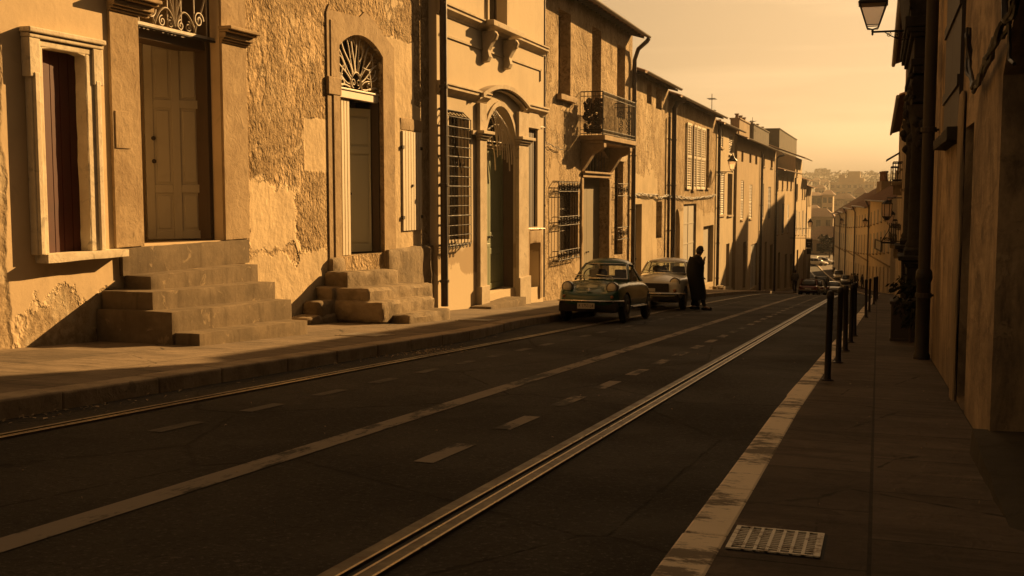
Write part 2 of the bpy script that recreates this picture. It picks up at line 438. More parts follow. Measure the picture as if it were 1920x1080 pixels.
M['zinc'] = metal('zinc_gutter', (0.23, 0.2, 0.17), 0.5, 0.45, 0.35)
M['pipe'] = metal('downpipe', (0.085, 0.066, 0.052), 0.55, 0.2, 0.4)
M['glass'] = paint('window_glass', (0.02, 0.018, 0.016), 0.08, 0.0)
M['clear'] = glass_clear('clear_glass')
M['cream'] = plaster('cream_plaster', (0.60, 0.50, 0.36), 0.35, 0.22, 1.0, 0.25)
M['creamtrim'] = stone('cream_moulding', (0.60, 0.50, 0.36), 0.25, 0.75)
M['whitestone'] = stone('whitewashed_stone', (0.76, 0.66, 0.50), 0.55, 0.82)
M['plasterA'] = plaster('ochre_plaster', (0.56, 0.42, 0.26), 0.6, 0.35, 1.0, 0.3)
M['ashlar'] = stone('ashlar_stone', (0.44, 0.32, 0.185), 0.7, 0.7)
def step_stone():
    n = NT('step_stone'); c = (0.225, 0.168, 0.105)
    a = n.noise(1.8, 7, 0.65); b = n.noise(16, 6, 0.7); st = n.noise(1, 6, 0.65, vec=n.map((7, 7, 0.7)), dist=0.4); d = n.noise(4.5, 6, 0.65, dist=0.8)
    col = n.mix(n.ramp(a, 0.36, 0.66), c, sc3(c, 0.62))
    col = n.mix(n.ramp(st, 0.5, 0.68, 0, 0.6), col, (0.085, 0.06, 0.036))
    col = n.mix(n.ramp(d, 0.60, 0.66, 0, 0.75), col, (0.36, 0.27, 0.165))
    col = n.mix(n.ramp(b, 0.35, 0.7, 0, 0.45), col, sc3(c, 0.6))
    n.bump(n.math('ADD', n.math('MULTIPLY', b, 0.5), n.math('MULTIPLY', d, 0.5)), 0.6, 0.014)
    return n.done(col, 0.88, spec=0.15)
M['step'] = step_stone()
M['stepold'] = stone('crumbling_step_stone', (0.30, 0.228, 0.142), 1.0, 0.45)
M['greydoor'] = paint('taupe_door_paint', (0.40, 0.36, 0.29), 0.6, 0.2)
M['greygreen'] = paint('grey_green_door_paint', (0.74, 0.72, 0.55), 0.6, 0.08)
M['oxblood'] = paint('oxblood_boards', (0.075, 0.012, 0.004), 0.7, 0.4)
M['whiteboard'] = paint('white_board_paint', (0.64, 0.55, 0.41), 0.65, 0.3)
M['glint'] = metal('rail_glint_metal', (0.5, 0.43, 0.35), 0.3, 0.8, 0.2)  # lighter metal tone that paints the glint on the rails
M['dash'] = worn_paint('worn_dash_paint', (0.22, 0.18, 0.14), (0.030, 0.026, 0.021), 0.49, (6, 2.2, 1))
M['greendoor'] = paint('green_door_paint', (0.22, 0.25, 0.14), 0.5, 0.35)
M['peeldoor'] = worn_paint('peeling_door_paint', (0.23, 0.19, 0.12), (0.42, 0.34, 0.22), 0.66, (1.2, 6, 2))
M['brownwood'] = paint('brown_wood', (0.085, 0.055, 0.032), 0.7, 0.4)
M['shutter'] = paint('grey_shutter_paint', (0.48, 0.40, 0.29), 0.65, 0.3)
M['darkshutter'] = paint('dark_shutter_paint', (0.055, 0.04, 0.028), 0.7, 0.3)
M['tile'] = stone('roof_tile', (0.30, 0.17, 0.095), 0.8, 0.6, 1.5)
M['wood'] = paint('eave_timber', (0.07, 0.05, 0.035), 0.8, 0.4)
M['rightwall'] = plaster('stained_plaster', (0.36, 0.27, 0.17), 0.9, 0.6, 1.2, 0.75)
M['darkstone'] = stone('silhouette_black_stone', (0.05, 0.042, 0.034), 1.2, 0.5)  # near-black tone puts the backlit portal's silhouette shade into the stone colour
M['darkwall'] = plaster('dark_plaster', (0.085, 0.07, 0.05), 1.0, 0.6, 1.4, 0.7)  # very dark mottled plaster with strong vertical streaks
M['lampglass'] = None
def lampglass():
    n = NT('lantern_glass')
    n.b.inputs['Transmission Weight'].default_value = 0.0
    tl = n.n.new('ShaderNodeBsdfTranslucent'); tl.inputs[0].default_value = (0.85, 0.72, 0.6, 1)
    tr = n.n.new('ShaderNodeBsdfTransparent'); tr.inputs[0].default_value = (0.9, 0.84, 0.8, 1)
    mx = n.n.new('ShaderNodeMixShader'); mx.inputs[0].default_value = 0.55
    n.l(tl.outputs[0], mx.inputs[1]); n.l(tr.outputs[0], mx.inputs[2]); n.l(mx.outputs[0], n.out.inputs[0])
    return n.m
M['lampglass'] = lampglass()

# ------------------------------------------------------------------ the setting
def kerbL(y):
    b = 0.0 if y < 14 else min(1, (y-14)/5) if y < 40 else max(0, 1-(y-40)/14)
    b = b*b*(3-2*b)
    return -5.5 - 0.42*b + xs(y)
def kerbR(y): return -0.68 + 0.0135*max(0, min(y, 70)-8) + xs(y)
def leftwall(y): return -8.9 + min(0, xs(y) - xs(130)) if y > 130 else -8.9
def rightwall(y): return (1.5 if y < 45 else 1.5+(y-45)*0.02) + (xs(y) if y > 70 else 0)
YS = []
y = -14.0
while y < 330:
    YS.append(y); y += 0.5 if y < 20 else 1.0 if y < 100 else 3.0
def strip(mb, fa, fb, za, zb, ys=None, nx=1, y0=None, y1=None):
    ys = [v for v in (ys or YS) if (y0 is None or v > y0) and (y1 is None or v < y1)]
    if y0 is not None: ys = [y0]+ys
    if y1 is not None: ys = ys+[y1]
    vs = []; fs = []
    for i, yy in enumerate(ys):
        a, b, p, q = fa(yy), fb(yy), za(yy), zb(yy)
        for k in range(nx+1):
            t = k/nx; vs.append((a+(b-a)*t, yy, p+(q-p)*t))
        if i:
            for k in range(nx):
                o = (i-1)*(nx+1)+k; fs.append((o, o+1, o+nx+2, o+nx+1))
    return mb.add(vs, fs)
road = MB()
strip(road, lambda y: kerbL(y)-0.1, lambda y: kerbR(y)+0.1, zr, zr, nx=6)
tag(mk('road', road, M['asphalt']), kind='structure')
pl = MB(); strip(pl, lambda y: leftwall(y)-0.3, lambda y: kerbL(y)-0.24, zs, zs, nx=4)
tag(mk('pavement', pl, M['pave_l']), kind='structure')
kb = MB(); rnd.seed(3)
yy = -12.0
while yy < 210:
    L = rnd.uniform(0.85, 1.15) if yy < 60 else 6
    a, b = yy+0.006, yy+L-0.006
    j = rnd.uniform(-0.006, 0.006)
    x0, x1 = kerbL(a)-0.25, kerbL(a)+j; u0, u1 = kerbL(b)-0.25, kerbL(b)+j
    za, zb = zs(a)+0.006+j, zs(b)+0.006+j
    kb.hexa([(x0,a,za-0.3),(x1,a,za-0.3),(u1,b,zb-0.3),(u0,b,zb-0.3),(x0,a,za),(x1,a,za),(u1,b,zb),(u0,b,zb)])
    yy += L
tag(mk('kerb', kb, M['kerb'], bevel=0.018), kind='structure')
SR = 0.10
def zsr(y): return zr(y)+SR
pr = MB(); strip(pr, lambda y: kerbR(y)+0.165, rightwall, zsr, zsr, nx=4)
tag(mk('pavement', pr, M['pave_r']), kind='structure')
kb = MB(); yy = -12.0
while yy < 210:
    L = rnd.uniform(0.9, 1.1) if yy < 60 else 6
    a, b = yy+0.004, yy+L-0.004; j = rnd.uniform(-0.005, 0.005)
    x0, x1 = kerbR(a)+j, kerbR(a)+0.17; u0, u1 = kerbR(b)+j, kerbR(b)+0.17
    za, zb = zsr(a)+0.004, zsr(b)+0.004
    kb.hexa([(x0,a,za-0.3),(x1,a,za-0.3),(u1,b,zb-0.3),(u0,b,zb-0.3),(x0,a,za),(x1,a,za),(u1,b,zb),(u0,b,zb)])
    yy += L
tag(mk('kerb', kb, M['kerbpaint'], bevel=0.012), kind='structure')

# road markings
E4 = 0.004
ln = MB(); strip(ln, lambda y: -3.215+xs(y), lambda y: -3.055+xs(y), lambda y: zr(y)+E4, lambda y: zr(y)+E4, y1=200)
tag(mk('road_marking', ln, M['line']), kind='structure')
ds = MB(); yy = 5.49
while yy < 140:
    strip(ds, lambda y: -2.42+xs(y), lambda y: -2.30+xs(y), lambda y: zr(y)+E4, lambda y: zr(y)+E4, y0=yy, y1=yy+0.68); yy += 1.335
tag(mk('road_marking', ds, M['dash']), kind='structure')
ds = MB(); yy = 5.74
while yy < 60:
    strip(ds, lambda y: -4.37+xs(y), lambda y: -4.26+xs(y), lambda y: zr(y)+E4, lambda y: zr(y)+E4, y0=yy, y1=yy+0.48); yy += 1.05
tag(mk('road_marking', ds, M['faint']), kind='structure')
for xc, w in ((-1.73, 0.19), (-4.98, 0.13)):
    rl = MB(); w = w
    for a, b in ((-w/2, -0.022), (0.022, w/2)):
        strip(rl, lambda y: xc+a+xs(y), lambda y: xc+b+xs(y), lambda y: zr(y)+0.014, lambda y: zr(y)+0.014, y1=215)
        for e in (a, b):
            strip(rl, lambda y: xc+e+xs(y), lambda y: xc+e+xs(y), (lambda y: zr(y)+0.0005) if e == a else (lambda y: zr(y)+0.014), (lambda y: zr(y)+0.014) if e == a else (lambda y: zr(y)+0.0005), y1=215)
    tag(mk('tram_rail', rl, M['rail']), kind='structure')
    re_ = MB()
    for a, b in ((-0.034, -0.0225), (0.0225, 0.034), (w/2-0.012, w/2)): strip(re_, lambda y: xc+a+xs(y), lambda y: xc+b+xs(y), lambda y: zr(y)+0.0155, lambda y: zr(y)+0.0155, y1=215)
    tag(mk('rail_glint', re_, M['glint']), kind='structure')  # thin pale strips stand in for glints along the rail edges
    gv = MB(); strip(gv, lambda y: xc-0.022+xs(y), lambda y: xc+0.022+xs(y), lambda y: zr(y)+0.002, lambda y: zr(y)+0.002, y1=215)
    tag(mk('rail_groove', gv, M['dark']), kind='structure')

# wide ground and the hill at the end of the street
def hillz(x, y):
    base = zr(max(-30, min(y, 900))) - 0.35
    t = max(0, min(1, (y-300)/330)); t = t*t*(3-2*t)
    return base + t*(15 + 1.5*noise.noise(Vector((x*0.012, y*0.012, 0)))) + 12*max(0, min(1, (y-610)/190))
gm = MB(); xsr = [-900+1800*i/60 for i in range(61)]; ysr = [-120+30*i for i in range(52)]
vs = [(x, y, hillz(x, y) - (1.5 if y < -20 else 0)) for y in ysr for x in xsr]
gm.add(vs, [(j*61+i, j*61+i+1, (j+1)*61+i+1, (j+1)*61+i) for j in range(51) for i in range(60)])
n = NT('ground_earth'); g = n.noise(0.06, 6, 0.6)
tag(mk('ground', gm, n.done(n.mix(n.ramp(g, 0.4, 0.6), (0.13, 0.10, 0.06), (0.07, 0.065, 0.035)), 0.95), smooth=180), kind='structure')

# ------------------------------------------------------------------ building parts
def raised(mb, X, th, outer, holes=()):
    facade(mb, X+th, outer, [(h, th) for h in holes])
    n = len(outer)
    vs = [(X+th, y, z) for y, z in outer] + [(X, y, z) for y, z in outer]
    mb.add(vs, [(i, n+i, n+(i+1) % n, (i+1) % n) for i in range(n)])
def moulding(mb, X, y0, y1, z, prof):
    """horizontal string course: prof = [(projection, z offset)...]"""
    poly = [(X-0.02, z+prof[0][1])] + [(X+p, z+dz) for p, dz in prof] + [(X-0.02, z+prof[-1][1])]
    mb.prism_y(poly, y0, y1)
CORN = [(0.03, -0.12), (0.05, -0.08), (0.10, -0.04), (0.14, -0.01), (0.14, 0.05), (0.17, 0.06), (0.17, 0.09), (0.05, 0.13)]
def boards(mb, X, y0, y1, z0, z1, n, t=0.035, gap=0.008):
    w = (y1-y0)/n
    mb.box(X-t, X-0.012, y0, y1, z0, z1)
    for i in range(n): mb.box(X-0.012, X, y0+i*w+gap/2, y0+(i+1)*w-gap/2, z0+0.004, z1-0.004)
def panels(mb, X, y0, y1, z0, z1, rows, cols, t=0.05, m=0.1):
    """panelled leaf: stiles and rails proud, raised fields; rows = list of heights shares"""
    mb.box(X-t, X-0.02, y0, y1, z0, z1)
    W = y1-y0; H = z1-z0; tot = sum(rows)
    cw = (W - m*(cols+1))/cols
    for c in range(cols+1):
        a = y0 + c*(cw+m); mb.box(X-0.02, X, a, a+m, z0, z1)
    rh = H - m*(len(rows)+1); z = z0
    for i in range(len(rows)+1):
        for c in range(cols):
            a = y0+m+c*(cw+m); mb.box(X-0.02, X-0.0015, a, a+cw, z, z+m)
        if i < len(rows):
            h = rh*rows[i]/tot
            for c in range(cols):
                a = y0+m+c*(cw+m)
                if cw > 0.12 and h > 0.12: mb.box(X-0.02, X-0.008, a+0.035, a+cw-0.035, z+m+0.035, z+m+h-0.035)
            z += m+h
def louvre(mb, X, y0, y1, z0, z1, t=0.035, pitch=0.055, fr=0.05):
    mb.box(X-t, X, y0, y0+fr, z0, z1); mb.box(X-t, X, y1-fr, y1, z0, z1)
    for z in (z0, (z0+z1)/2-fr/2, z1-fr): mb.box(X-t, X-0.0015, y0+fr, y1-fr, z, z+fr)
    z = z0+fr
    while z < z1-fr:
        mb.hexa([(X-t+0.004,y0+fr,z+0.03),(X-0.006,y0+fr,z),(X-0.006,y1-fr,z),(X-t+0.004,y1-fr,z+0.03),
                 (X-t+0.004,y0+fr,z+0.038),(X-0.006,y0+fr,z+0.01),(X-0.006,y1-fr,z+0.01),(X-t+0.004,y1-fr,z+0.038)])
        z += pitch
def turned(mb, X, yh, ang):
    """swing geometry lying in the wall plane at X round the hinge line y = yh"""
    Mx = Matrix.Translation((X, yh, 0)) @ Matrix.Rotation(ang, 4, 'Z') @ Matrix.Translation((-X, -yh, 0))
    mb.xf(Mx); return mb
def tile_roof(mb, y0, y1, Xe, ze, Xr, zrdg, th=0.1, per=0.24, sg=1):
    n = max(2, int((y1-y0)/per))*4
    vs = []; fs = []
    for i in range(n+1):
        y = y0+(y1-y0)*i/n; b = 0.045*abs(math.sin(math.pi*i/4))
        k = 0.02*noise.noise(Vector((y*2.1, ze, 3)))
        vs += [(Xe, y, ze+b+k), (Xr, y, zrdg+b), (Xe, y, ze-th*0.45), (Xr, y, zrdg-th)]
        if i:
            o = (i-1)*4; p = i*4
            fs += [(o, p, p+1, o+1), (o+2, o+3, p+3, p+2), (o, o+2, p+2, p)]
    fs += [(0, 1, 3, 2), (n*4, n*4+2, n*4+3, n*4+1)]
    mb.add(vs, fs)
def gable_shell(mb, X, Xb, y0, y1, z0, ze, rise):
    xm = (X+Xb)/2
    for y, flip in ((y0, 0), (y1, 1)):
        p = [(Xb,y,z0),(X,y,z0),(X,y,ze),(xm,y,ze+rise),(Xb,y,ze)]
        mb.add(p, [tuple(range(5)) if not flip else tuple(range(5))[::-1]])
    mb.add([(Xb,y0,z0),(Xb,y1,z0),(Xb,y1,ze),(Xb,y0,ze)], [(0,3,2,1)])
def eaves(par, X, y0, y1, ze, over=0.5, rise=1.5, depth=8.5, gutter=True, rafters=True, roofmat=None):
    """roof > gutter, rafters; ze = height of the roof edge above the gutter"""
    sl = rise/(depth/2)
    rf = MB(); xm = X-depth/2
    tile_roof(rf, y0-0.03, y1+0.03, X+over, ze, xm, ze+sl*(depth/2+over))
    tile_roof(rf, y0-0.03, y1+0.03, X-depth-0.3, ze+sl*over-0.3*sl, xm, ze+sl*(depth/2+over)+0.002)
    o = mk('roof', rf, roofmat or M['tile'], par)
    if rafters:
        y = y0+0.15
        while y < y1-0.1:
            rb = MB(); rb.hexa([(X-0.02,y,ze+sl*over-0.17),(X+over-0.05,y,ze-0.13),(X+over-0.05,y+0.08,ze-0.13),(X-0.02,y+0.08,ze+sl*over-0.17),
                     (X-0.02,y,ze+sl*over-0.075),(X+over-0.05,y,ze-0.047),(X+over-0.05,y+0.08,ze-0.047),(X-0.02,y+0.08,ze+sl*over-0.075)])
            y += 0.55
            mk('rafter', rb, M['wood'], o)
    if gutter:
        gb = MB(); r = 0.075; pts = []
        prof = [(math.cos(math.pi+math.pi*i/8)*r, math.sin(math.pi+math.pi*i/8)*r) for i in range(9)]
        xg, zg = X+over+0.05, ze-0.01
        prof2 = prof + [(c*0.86, s_*0.86) for c, s_ in prof[::-1]]
        gb.prism_y([(xg+c, zg+s_) for c, s_ in prof2], y0-0.05, y1+0.12)
        mk('gutter', gb, M['zinc'], o, smooth=50)
    return o
def window(par, X, y0, y1, z0, z1, d=0.22, mat=None, bars=(2, 3), fw=0.05):
    """recessed casement: frame bars and a dark pane"""
    fb = MB(); xx = X-d
    fb.box(xx-0.04, xx, y0, y0+fw, z0, z1); fb.box(xx-0.04, xx, y1-fw, y1, z0, z1)
    fb.box(xx-0.04, xx-0.002, y0+fw, y1-fw, z0, z0+fw); fb.box(xx-0.04, xx-0.002, y0+fw, y1-fw, z1-fw, z1)
    for i in range(1, bars[0]): c = y0+(y1-y0)*i/bars[0]; fb.box(xx-0.035, xx-0.004, c-0.02, c+0.02, z0+fw, z1-fw)
    for i in range(1, bars[1]): c = z0+(z1-z0)*i/bars[1]; fb.box(xx-0.03, xx-0.006, y0+fw, y1-fw, c-0.012, c+0.012)
    w = mk('window', fb, mat or M['shutter'], par)
    mk('pane', MB().box(xx-0.03, xx-0.02, y0+0.01, y1-0.01, z0+0.01, z1-0.01), M['glass'], w)
    return w
def downpipe(name, X, y, z0, z1, label, r=0.05, mat=None, group=None, top=None, sg=1):
    t = root(name, label, 'drainpipe', (X+sg*(r+0.04), y, z0), group=group)
    x = X+sg*(r+0.04); pb = MB()
    pts = [(x, y, z0), (x, y, z1)]
    if top: pts += [(x+(top[0]-x)*0.25, y+(top[1]-y)*0.25, z1+(top[2]-z1)*0.5), (top[0]-(top[0]-x)*0.15, top[1], top[2]-0.1), top]
    pb.tube(pts, r, 10); mk('pipe', pb, mat or M['pipe'], t, smooth=50)
    z = z0+0.5
    while z < z1:
        cb = MB(); cb.lathe((x, y, z), [(r*1.02, -0.03), (r*1.28, -0.025), (r*1.28, 0.025), (r*1.02, 0.03)], 12)
        cb.box(min(X, x), max(X, x), y-0.012, y+0.012, z-0.012, z+0.012); z += 1.9
        mk('bracket', cb, mat or M['pipe'], t)
    return t
def scroll(c, r0, turns, n=22, start=0.0, sg=1):
    """flat spiral in the (y, z) plane"""
    return [(c[0], c[1]+r0*(1-0.8*i/n)*math.cos(start+sg*turns*2*math.pi*i/n), c[2]+r0*(1-0.8*i/n)*math.sin(start+sg*turns*2*math.pi*i/n)) for i in range(n+1)]
def bez(p0, p1, p2, p3, n=12):
    p0, p1, p2, p3 = map(Vector, (p0, p1, p2, p3))
    return [p0*(1-t)**3 + p1*3*t*(1-t)**2 + p2*3*t*t*(1-t) + p3*t**3 for t in (i/n for i in range(n+1))]
def zbase(y): return zs(y)-0.25

# ================================================================== LEFT ROW
# ---- first house: ochre plaster, white framed window, tall recessed door
XA = WX
yA0, yA1 = PY(-130), PY(460, y=300)
hA = root('townhouse', 'ochre plastered townhouse with white framed window and open doorway, nearest on the sunlit side', 'house', (XA, (yA0+yA1)/2, zs(10)))
w0, w1 = PW(87, 300, XA+0.09)[0], PW(167, 300, XA+0.09)[0]; wdep = 0.05
while PW(147, 300, XA+0.09-wdep)[0] < w1 and wdep < 0.4: wdep += 0.005
wdep -= 0.09; wz1 = PW(86, 92)[1]; wz0 = PW(90, 476)[1]
d0, d1 = PW(261, 260)[0], PW(415, 260)[0]; dz0 = PW(268, 461)[1]; dz1 = dz0+4.0
wa = MB()
facade(wa, XA, [(yA0, zbase(yA0)), (yA1, zbase(yA1)), (yA1, 7.6), (yA0, 7.6)], [(rect(w0, w1, wz0, wz1), wdep+0.05), (rect(d0, d1, dz0, dz1), 0.55)])
shell(wa, XA, XA-7, yA0, yA1, zs(yA1)-0.6, 7.6)
Apatch = NT('ochre_wall')
def ochre_wall():
    n = Apatch
    zc = n.sep()
    base = (0.70, 0.54, 0.345)
    big = n.noise(0.8, 6, 0.6); fine = n.noise(12, 6, 0.65); mid = n.noise(3, 5, 0.6, dist=0.7)
    # worn plinth zone with lost plaster
    low = n.ramp(n.math('ADD', zc[2], n.math('MULTIPLY', n.math('SUBTRACT', n.noise(1.3, 6, 0.65), 0.5), 1.3)), 0.02, -0.06)
    edge = n.ramp(n.math('ADD', zc[1], n.math('MULTIPLY', n.math('SUBTRACT', n.noise(1.6, 5, 0.6), 0.5), 0.3)), 8.93, 8.85)
    m = n.math('MAXIMUM', n.math('MULTIPLY', low, n.ramp(n.noise(1.1, 5, 0.6), 0.40, 0.46)), edge)
    patch = n.noise(1.5, 6, 0.62)
    col = n.mix(n.ramp(big, 0.35, 0.7), base, sc3(base, 0.82))
    col = n.mix(n.ramp(mid, 0.56, 0.7, 0, 0.35), col, sc3(base, 0.66))
    rc = n.mix(n.ramp(fine, 0.35, 0.65), (0.50, 0.38, 0.235), (0.30, 0.215, 0.125))
    rc = n.mix(n.ramp(patch, 0.5, 0.62, 0, 0.8), rc, (0.60, 0.49, 0.33))
    col = n.mix(m, col, rc)
    h1 = n.math('ADD', n.math('MULTIPLY', fine, 0.12), n.math('MULTIPLY', mid, 0.25))
    h2 = n.math('ADD', n.math('MULTIPLY', fine, 0.8), n.math('MULTIPLY', n.noise(4, 7, 0.7), 1.3))
    mx = n.n.new('ShaderNodeMix'); mx.data_type = 'FLOAT'
    n.l(m, mx.inputs[0]); n.l(n.math('ADD', h1, 1.6), mx.inputs[2]); n.l(h2, mx.inputs[3])
    n.bump(mx.outputs[0], 0.7, 0.03)
    return n.done(col, 0.9, spec=0.15)
mk('wall', wa, ochre_wall(), hA)
# white window surround, splayed far jamb
wf0 = w1
fo0, fo1 = PW(64, 300, XA+0.09)[0], PW(193, 300, XA+0.09)[0]; ft = PW(57, 50, XA+0.12)[1]
ws = mk('window_surround', MB()
        .box(XA, XA+0.09, fo0, w0, wz0, wz1+0.001).box(XA, XA+0.088, wf0, fo1, wz0, wz1+0.001).box(XA, XA+0.09, fo0, fo1, wz1, ft-0.1)
        .box(XA, XA+0.12, fo0+0.02, fo0+0.10, wz0, ft-0.45).box(XA, XA+0.115, fo1-0.10, fo1-0.02, wz0, ft-0.45)
        .box(XA, XA+0.11, fo0-0.035, fo0+0.13, ft-0.5, ft-0.1).box(XA, XA+0.11, fo1-0.13, fo1+0.035, ft-0.5, ft-0.1)
        .box(XA, XA+0.12, fo0-0.04, fo1+0.04, ft-0.1, ft-0.05).box(XA, XA+0.145, fo0-0.055, fo1+0.055, ft-0.05, ft+0.005),
        M['whitestone'], hA, bevel=0.012)
wf = PW(168, 300, XA+0.088)[0]
sp = MB().rbox(XA-wdep, XA+0.086, w1-0.012, w1+0.012, wz0, wz1, 0.05, 0.004, 4, 0.008)
arc_ = [(w0, wz1-0.015), (w0+(w1-w0)*0.2, wz1+0.003), (w0+(w1-w0)*0.8, wz1+0.003), (w1, wz1-0.02), (w1, wz1+0.01), (w0, wz1+0.01)]
sp.prism(arc_, XA-wdep, XA+0.085)
mk('reveal', sp, M['whitestone'], ws)
s0, s1 = PW(66, 485)[0], PW(221, 485)[0]
mk('sill', MB().rbox(XA-0.1, XA+0.17, s0, s1, wz0-0.09, wz0+0.004, 0.08, 0.004, 3, 0.006), M['whitestone'], ws, smooth=35)
sb = MB(); boards(sb, XA-wdep, w0-0.02, w1+0.02, wz0, wz1+0.02, 5, gap=0.012); mk('shutter', sb, M['oxblood'], hA, label='dark red plank shutter closing the white framed window')
# doorway: pilasters, capitals, threshold, leaf ajar, iron overlight
pb = MB(); p0, p1 = PW(207, 260)[0], d0-0.002; q0, q1 = d1+0.002, PW(461, 260)[0]
for a, b in ((p0, p1), (q0, q1)):
    pb.box(XA, XA+0.035, a, b, dz0-0.0, 5.6)
pb.box(XA+0.035, XA+0.047, p0+0.04, p0+0.30, dz0+1.15, dz0+1.58)
mk('pilaster', pb, M['ashlar'], hA, bevel=0.012)
cz = PW(283, 38)[1]; cz2 = PW(416, 80)[1]
for a, b, z in ((p0+0.02, p1+0.20, cz), (q0-0.002, q1+0.06, cz2)):
    cb = MB()
    for pz, h, pr_ in ((0, 0.03, 0.06), (0.03, 0.03, 0.09), (0.06, 0.07, 0.12), (0.13, 0.03, 0.18), (0.16, 0.045, 0.22)):
        cb.box(XA+0.02, XA+pr_, a-pr_*0.25, b+pr_*0.25-0.03, z+pz, z+pz+h)
    mk('capital', cb, M['ashlar'], hA, bevel=0.01)
th = MB().rbox(XA-0.5, XA+0.06, PW(222, 470)[0], PW(462, 470)[0], dz0-0.34, dz0-0.006, 0.09, 0.006, 3, 0.012)
mk('threshold', th, M['step'], hA, smooth=40)
# leaf swung inwards, hinged on the far jamb
hx = XA-0.22; hy = PW(389, 300, hx)[0]; ang = R(-43)
bz1 = PW(388, 77, hx)[1]
L = 0.6
for _ in range(80):
    tip = (hx-math.sin(R(43))*L, hy-math.cos(R(43))*L)
    v = PW(275, 300, tip[0])
    if v[0] < tip[1]: L += 0.02
    else: break
lf = MB(); panels(lf, hx, hy-L, hy, dz0+0.02, bz1, [1.1, 2.2, 1.5], 2, 0.05, 0.11); turned(lf, hx, hy, R(-43))
dl = mk('door', lf, M['greydoor'], hA, bevel=0.006, label='tall taupe panelled door standing ajar')
for z in (1.05, 1.35):
    hb = MB(); c = Vector((hx+0.02, hy-L+0.09, dz0+z)); hb.lathe(c, [(0.012, 0), (0.02, 0.03), (0.03, 0.05), (0.0, 0.07)], 10, 'x')
    turned(hb, hx, hy, R(-43)); mk('handle', hb, M['iron'], dl, smooth=60)
tz = PW(300, 52, XA-0.1)[1]
jb = MB().box(XA-0.5, XA-0.14, d1-0.09, d1-0.001, dz0, dz1-0.1); jb.box(XA-0.5, XA-0.16, d0, d1-0.09, tz-0.16, tz-0.02)
mk('door_frame', jb, M['brownwood'], hA, bevel=0.01)
gr = MB(); gx = XA-0.08; gy0, gy1 = d0+0.02, d1-0.02; gz = tz
gr.box(gx-0.02, gx+0.02, gy0, gy1, gz-0.02, gz+0.015)
mk('overlight_rail', MB().box(gx-0.03, gx+0.03, d0+0.002, d1-0.002, gz-0.045, gz-0.0205), M['iron'], hA, bevel=0.006)
mid = (gy0+gy1)/2; W = gy1-gy0
for k in range(6):
    yy = gy0 + W*(k+0.5)/6; gr.tube([(gx, yy, gz), (gx, yy, gz+1.5)], 0.009, 6)
for s in (-1, 1):
    gr.tube(bez((gx+0.01, mid, gz+0.04), (gx+0.01, mid+s*0.05, gz+0.5), (gx+0.01, mid+s*0.32, gz+0.35), (gx+0.01, mid+s*0.3, gz+1.4), 16), 0.012, 6)
    gr.tube(bez((gx+0.01, mid+s*0.02, gz+0.05), (gx+0.01, mid+s*0.03, gz+0.6), (gx+0.01, mid+s*0.15, gz+0.7), (gx+0.01, mid+s*0.1, gz+1.4), 14), 0.011, 6)
    gr.tube(bez((gx+0.015, mid+s*0.02, gz+0.05), (gx+0.015, mid+s*0.10, gz+0.34), (gx+0.015, mid+s*0.30, gz+0.30), (gx+0.015, mid+s*0.42, gz+0.03), 14), 0.013, 6)
    gr.tube(scroll((gx+0.015, mid+s*0.11, gz+0.08), 0.07, 1.4, start=math.pi/2, sg=s), 0.009, 5)
    gr.tube(scroll((gx+0.015, mid+s*0.27, gz+0.08), 0.07, 1.4, start=math.pi/2, sg=-s), 0.009, 5)
    gr.tube(scroll((gx+0.015, mid+s*0.5, gz+0.2), 0.11, 1.5, start=0, sg=s), 0.011, 5)
    gr.tube(scroll((gx+0.015, mid+s*0.5, gz+0.6), 0.13, 1.5, start=math.pi, sg=s), 0.011, 5)
    gr.tube(bez((gx+0.01, mid+s*0.42, gz+0.03), (gx+0.01, mid+s*0.5, gz+0.3), (gx+0.01, mid+s*0.7, gz+0.35), (gx+0.01, mid+s*0.7, gz+0.95), 14), 0.012, 6)
mk('overlight_grille', gr, M['paleiron'], hA, smooth=60, label='scrolled wrought iron grille above the open door')

# steps up to that door
def stair(name, label, spec, mat, amp, chip, base_y, cat='steps'):
    """spec = [(left px x, right px x, front X, top px y at the right end, back X)], lowest first"""
    out = []
    for k, (xl, xr, Xf, yt, Xb, *yl) in enumerate(spec):
        y0, y1 = PW(xl, yt+20, Xf)[0], PW(xr, yt+10, Xf)[0]; z1 = PW(xr, yt, Xf)[1]
        zl_ = PW(xl, yl[0], Xf)[1] if yl else z1
        out.append((Xf, Xb, y0, y1, z1, max(-0.02, min(0.12, zl_-z1))))
    c = out[0]; t = root(name, label, cat, (c[0]-0.5, (c[2]+c[3])/2, zs((c[2]+c[3])/2)))
    for k, (Xf, Xb, y0, y1, z1, tl) in enumerate(out):
        zl = (out[k-1][4] - 0.14 if k else zs(y1)-0.14)
        zl = min(zl, z1-0.2)
        mb = MB().rbox(Xb, Xf, y0, y1, zl, z1, 0.055, amp, 3.2, chip)
        if k: mb.box(Xb, out[k][0]-0.06, y0+0.06, y1-0.06, zs(y1)-0.12, zl+0.04)
        mb.v = [(v[0], v[1], v[2]+tl*max(0, min(1, (y1-v[1])/(y1-y0)))) for v in mb.v]
        mk('step', mb, mat, t, smooth=32)
    return t
stair('stone_staircase', 'worn stone steps in four treads rising to the open taupe door', [
    (374, 577, -7.05, 600, -8.38, 626), (322, 547, -7.37, 561, -8.38, 585), (286, 516, -7.69, 528, -8.38, 548), (283, 484, -8.0, 495, -8.38, 517)], M['step'], 0.004, 0.008, 0)

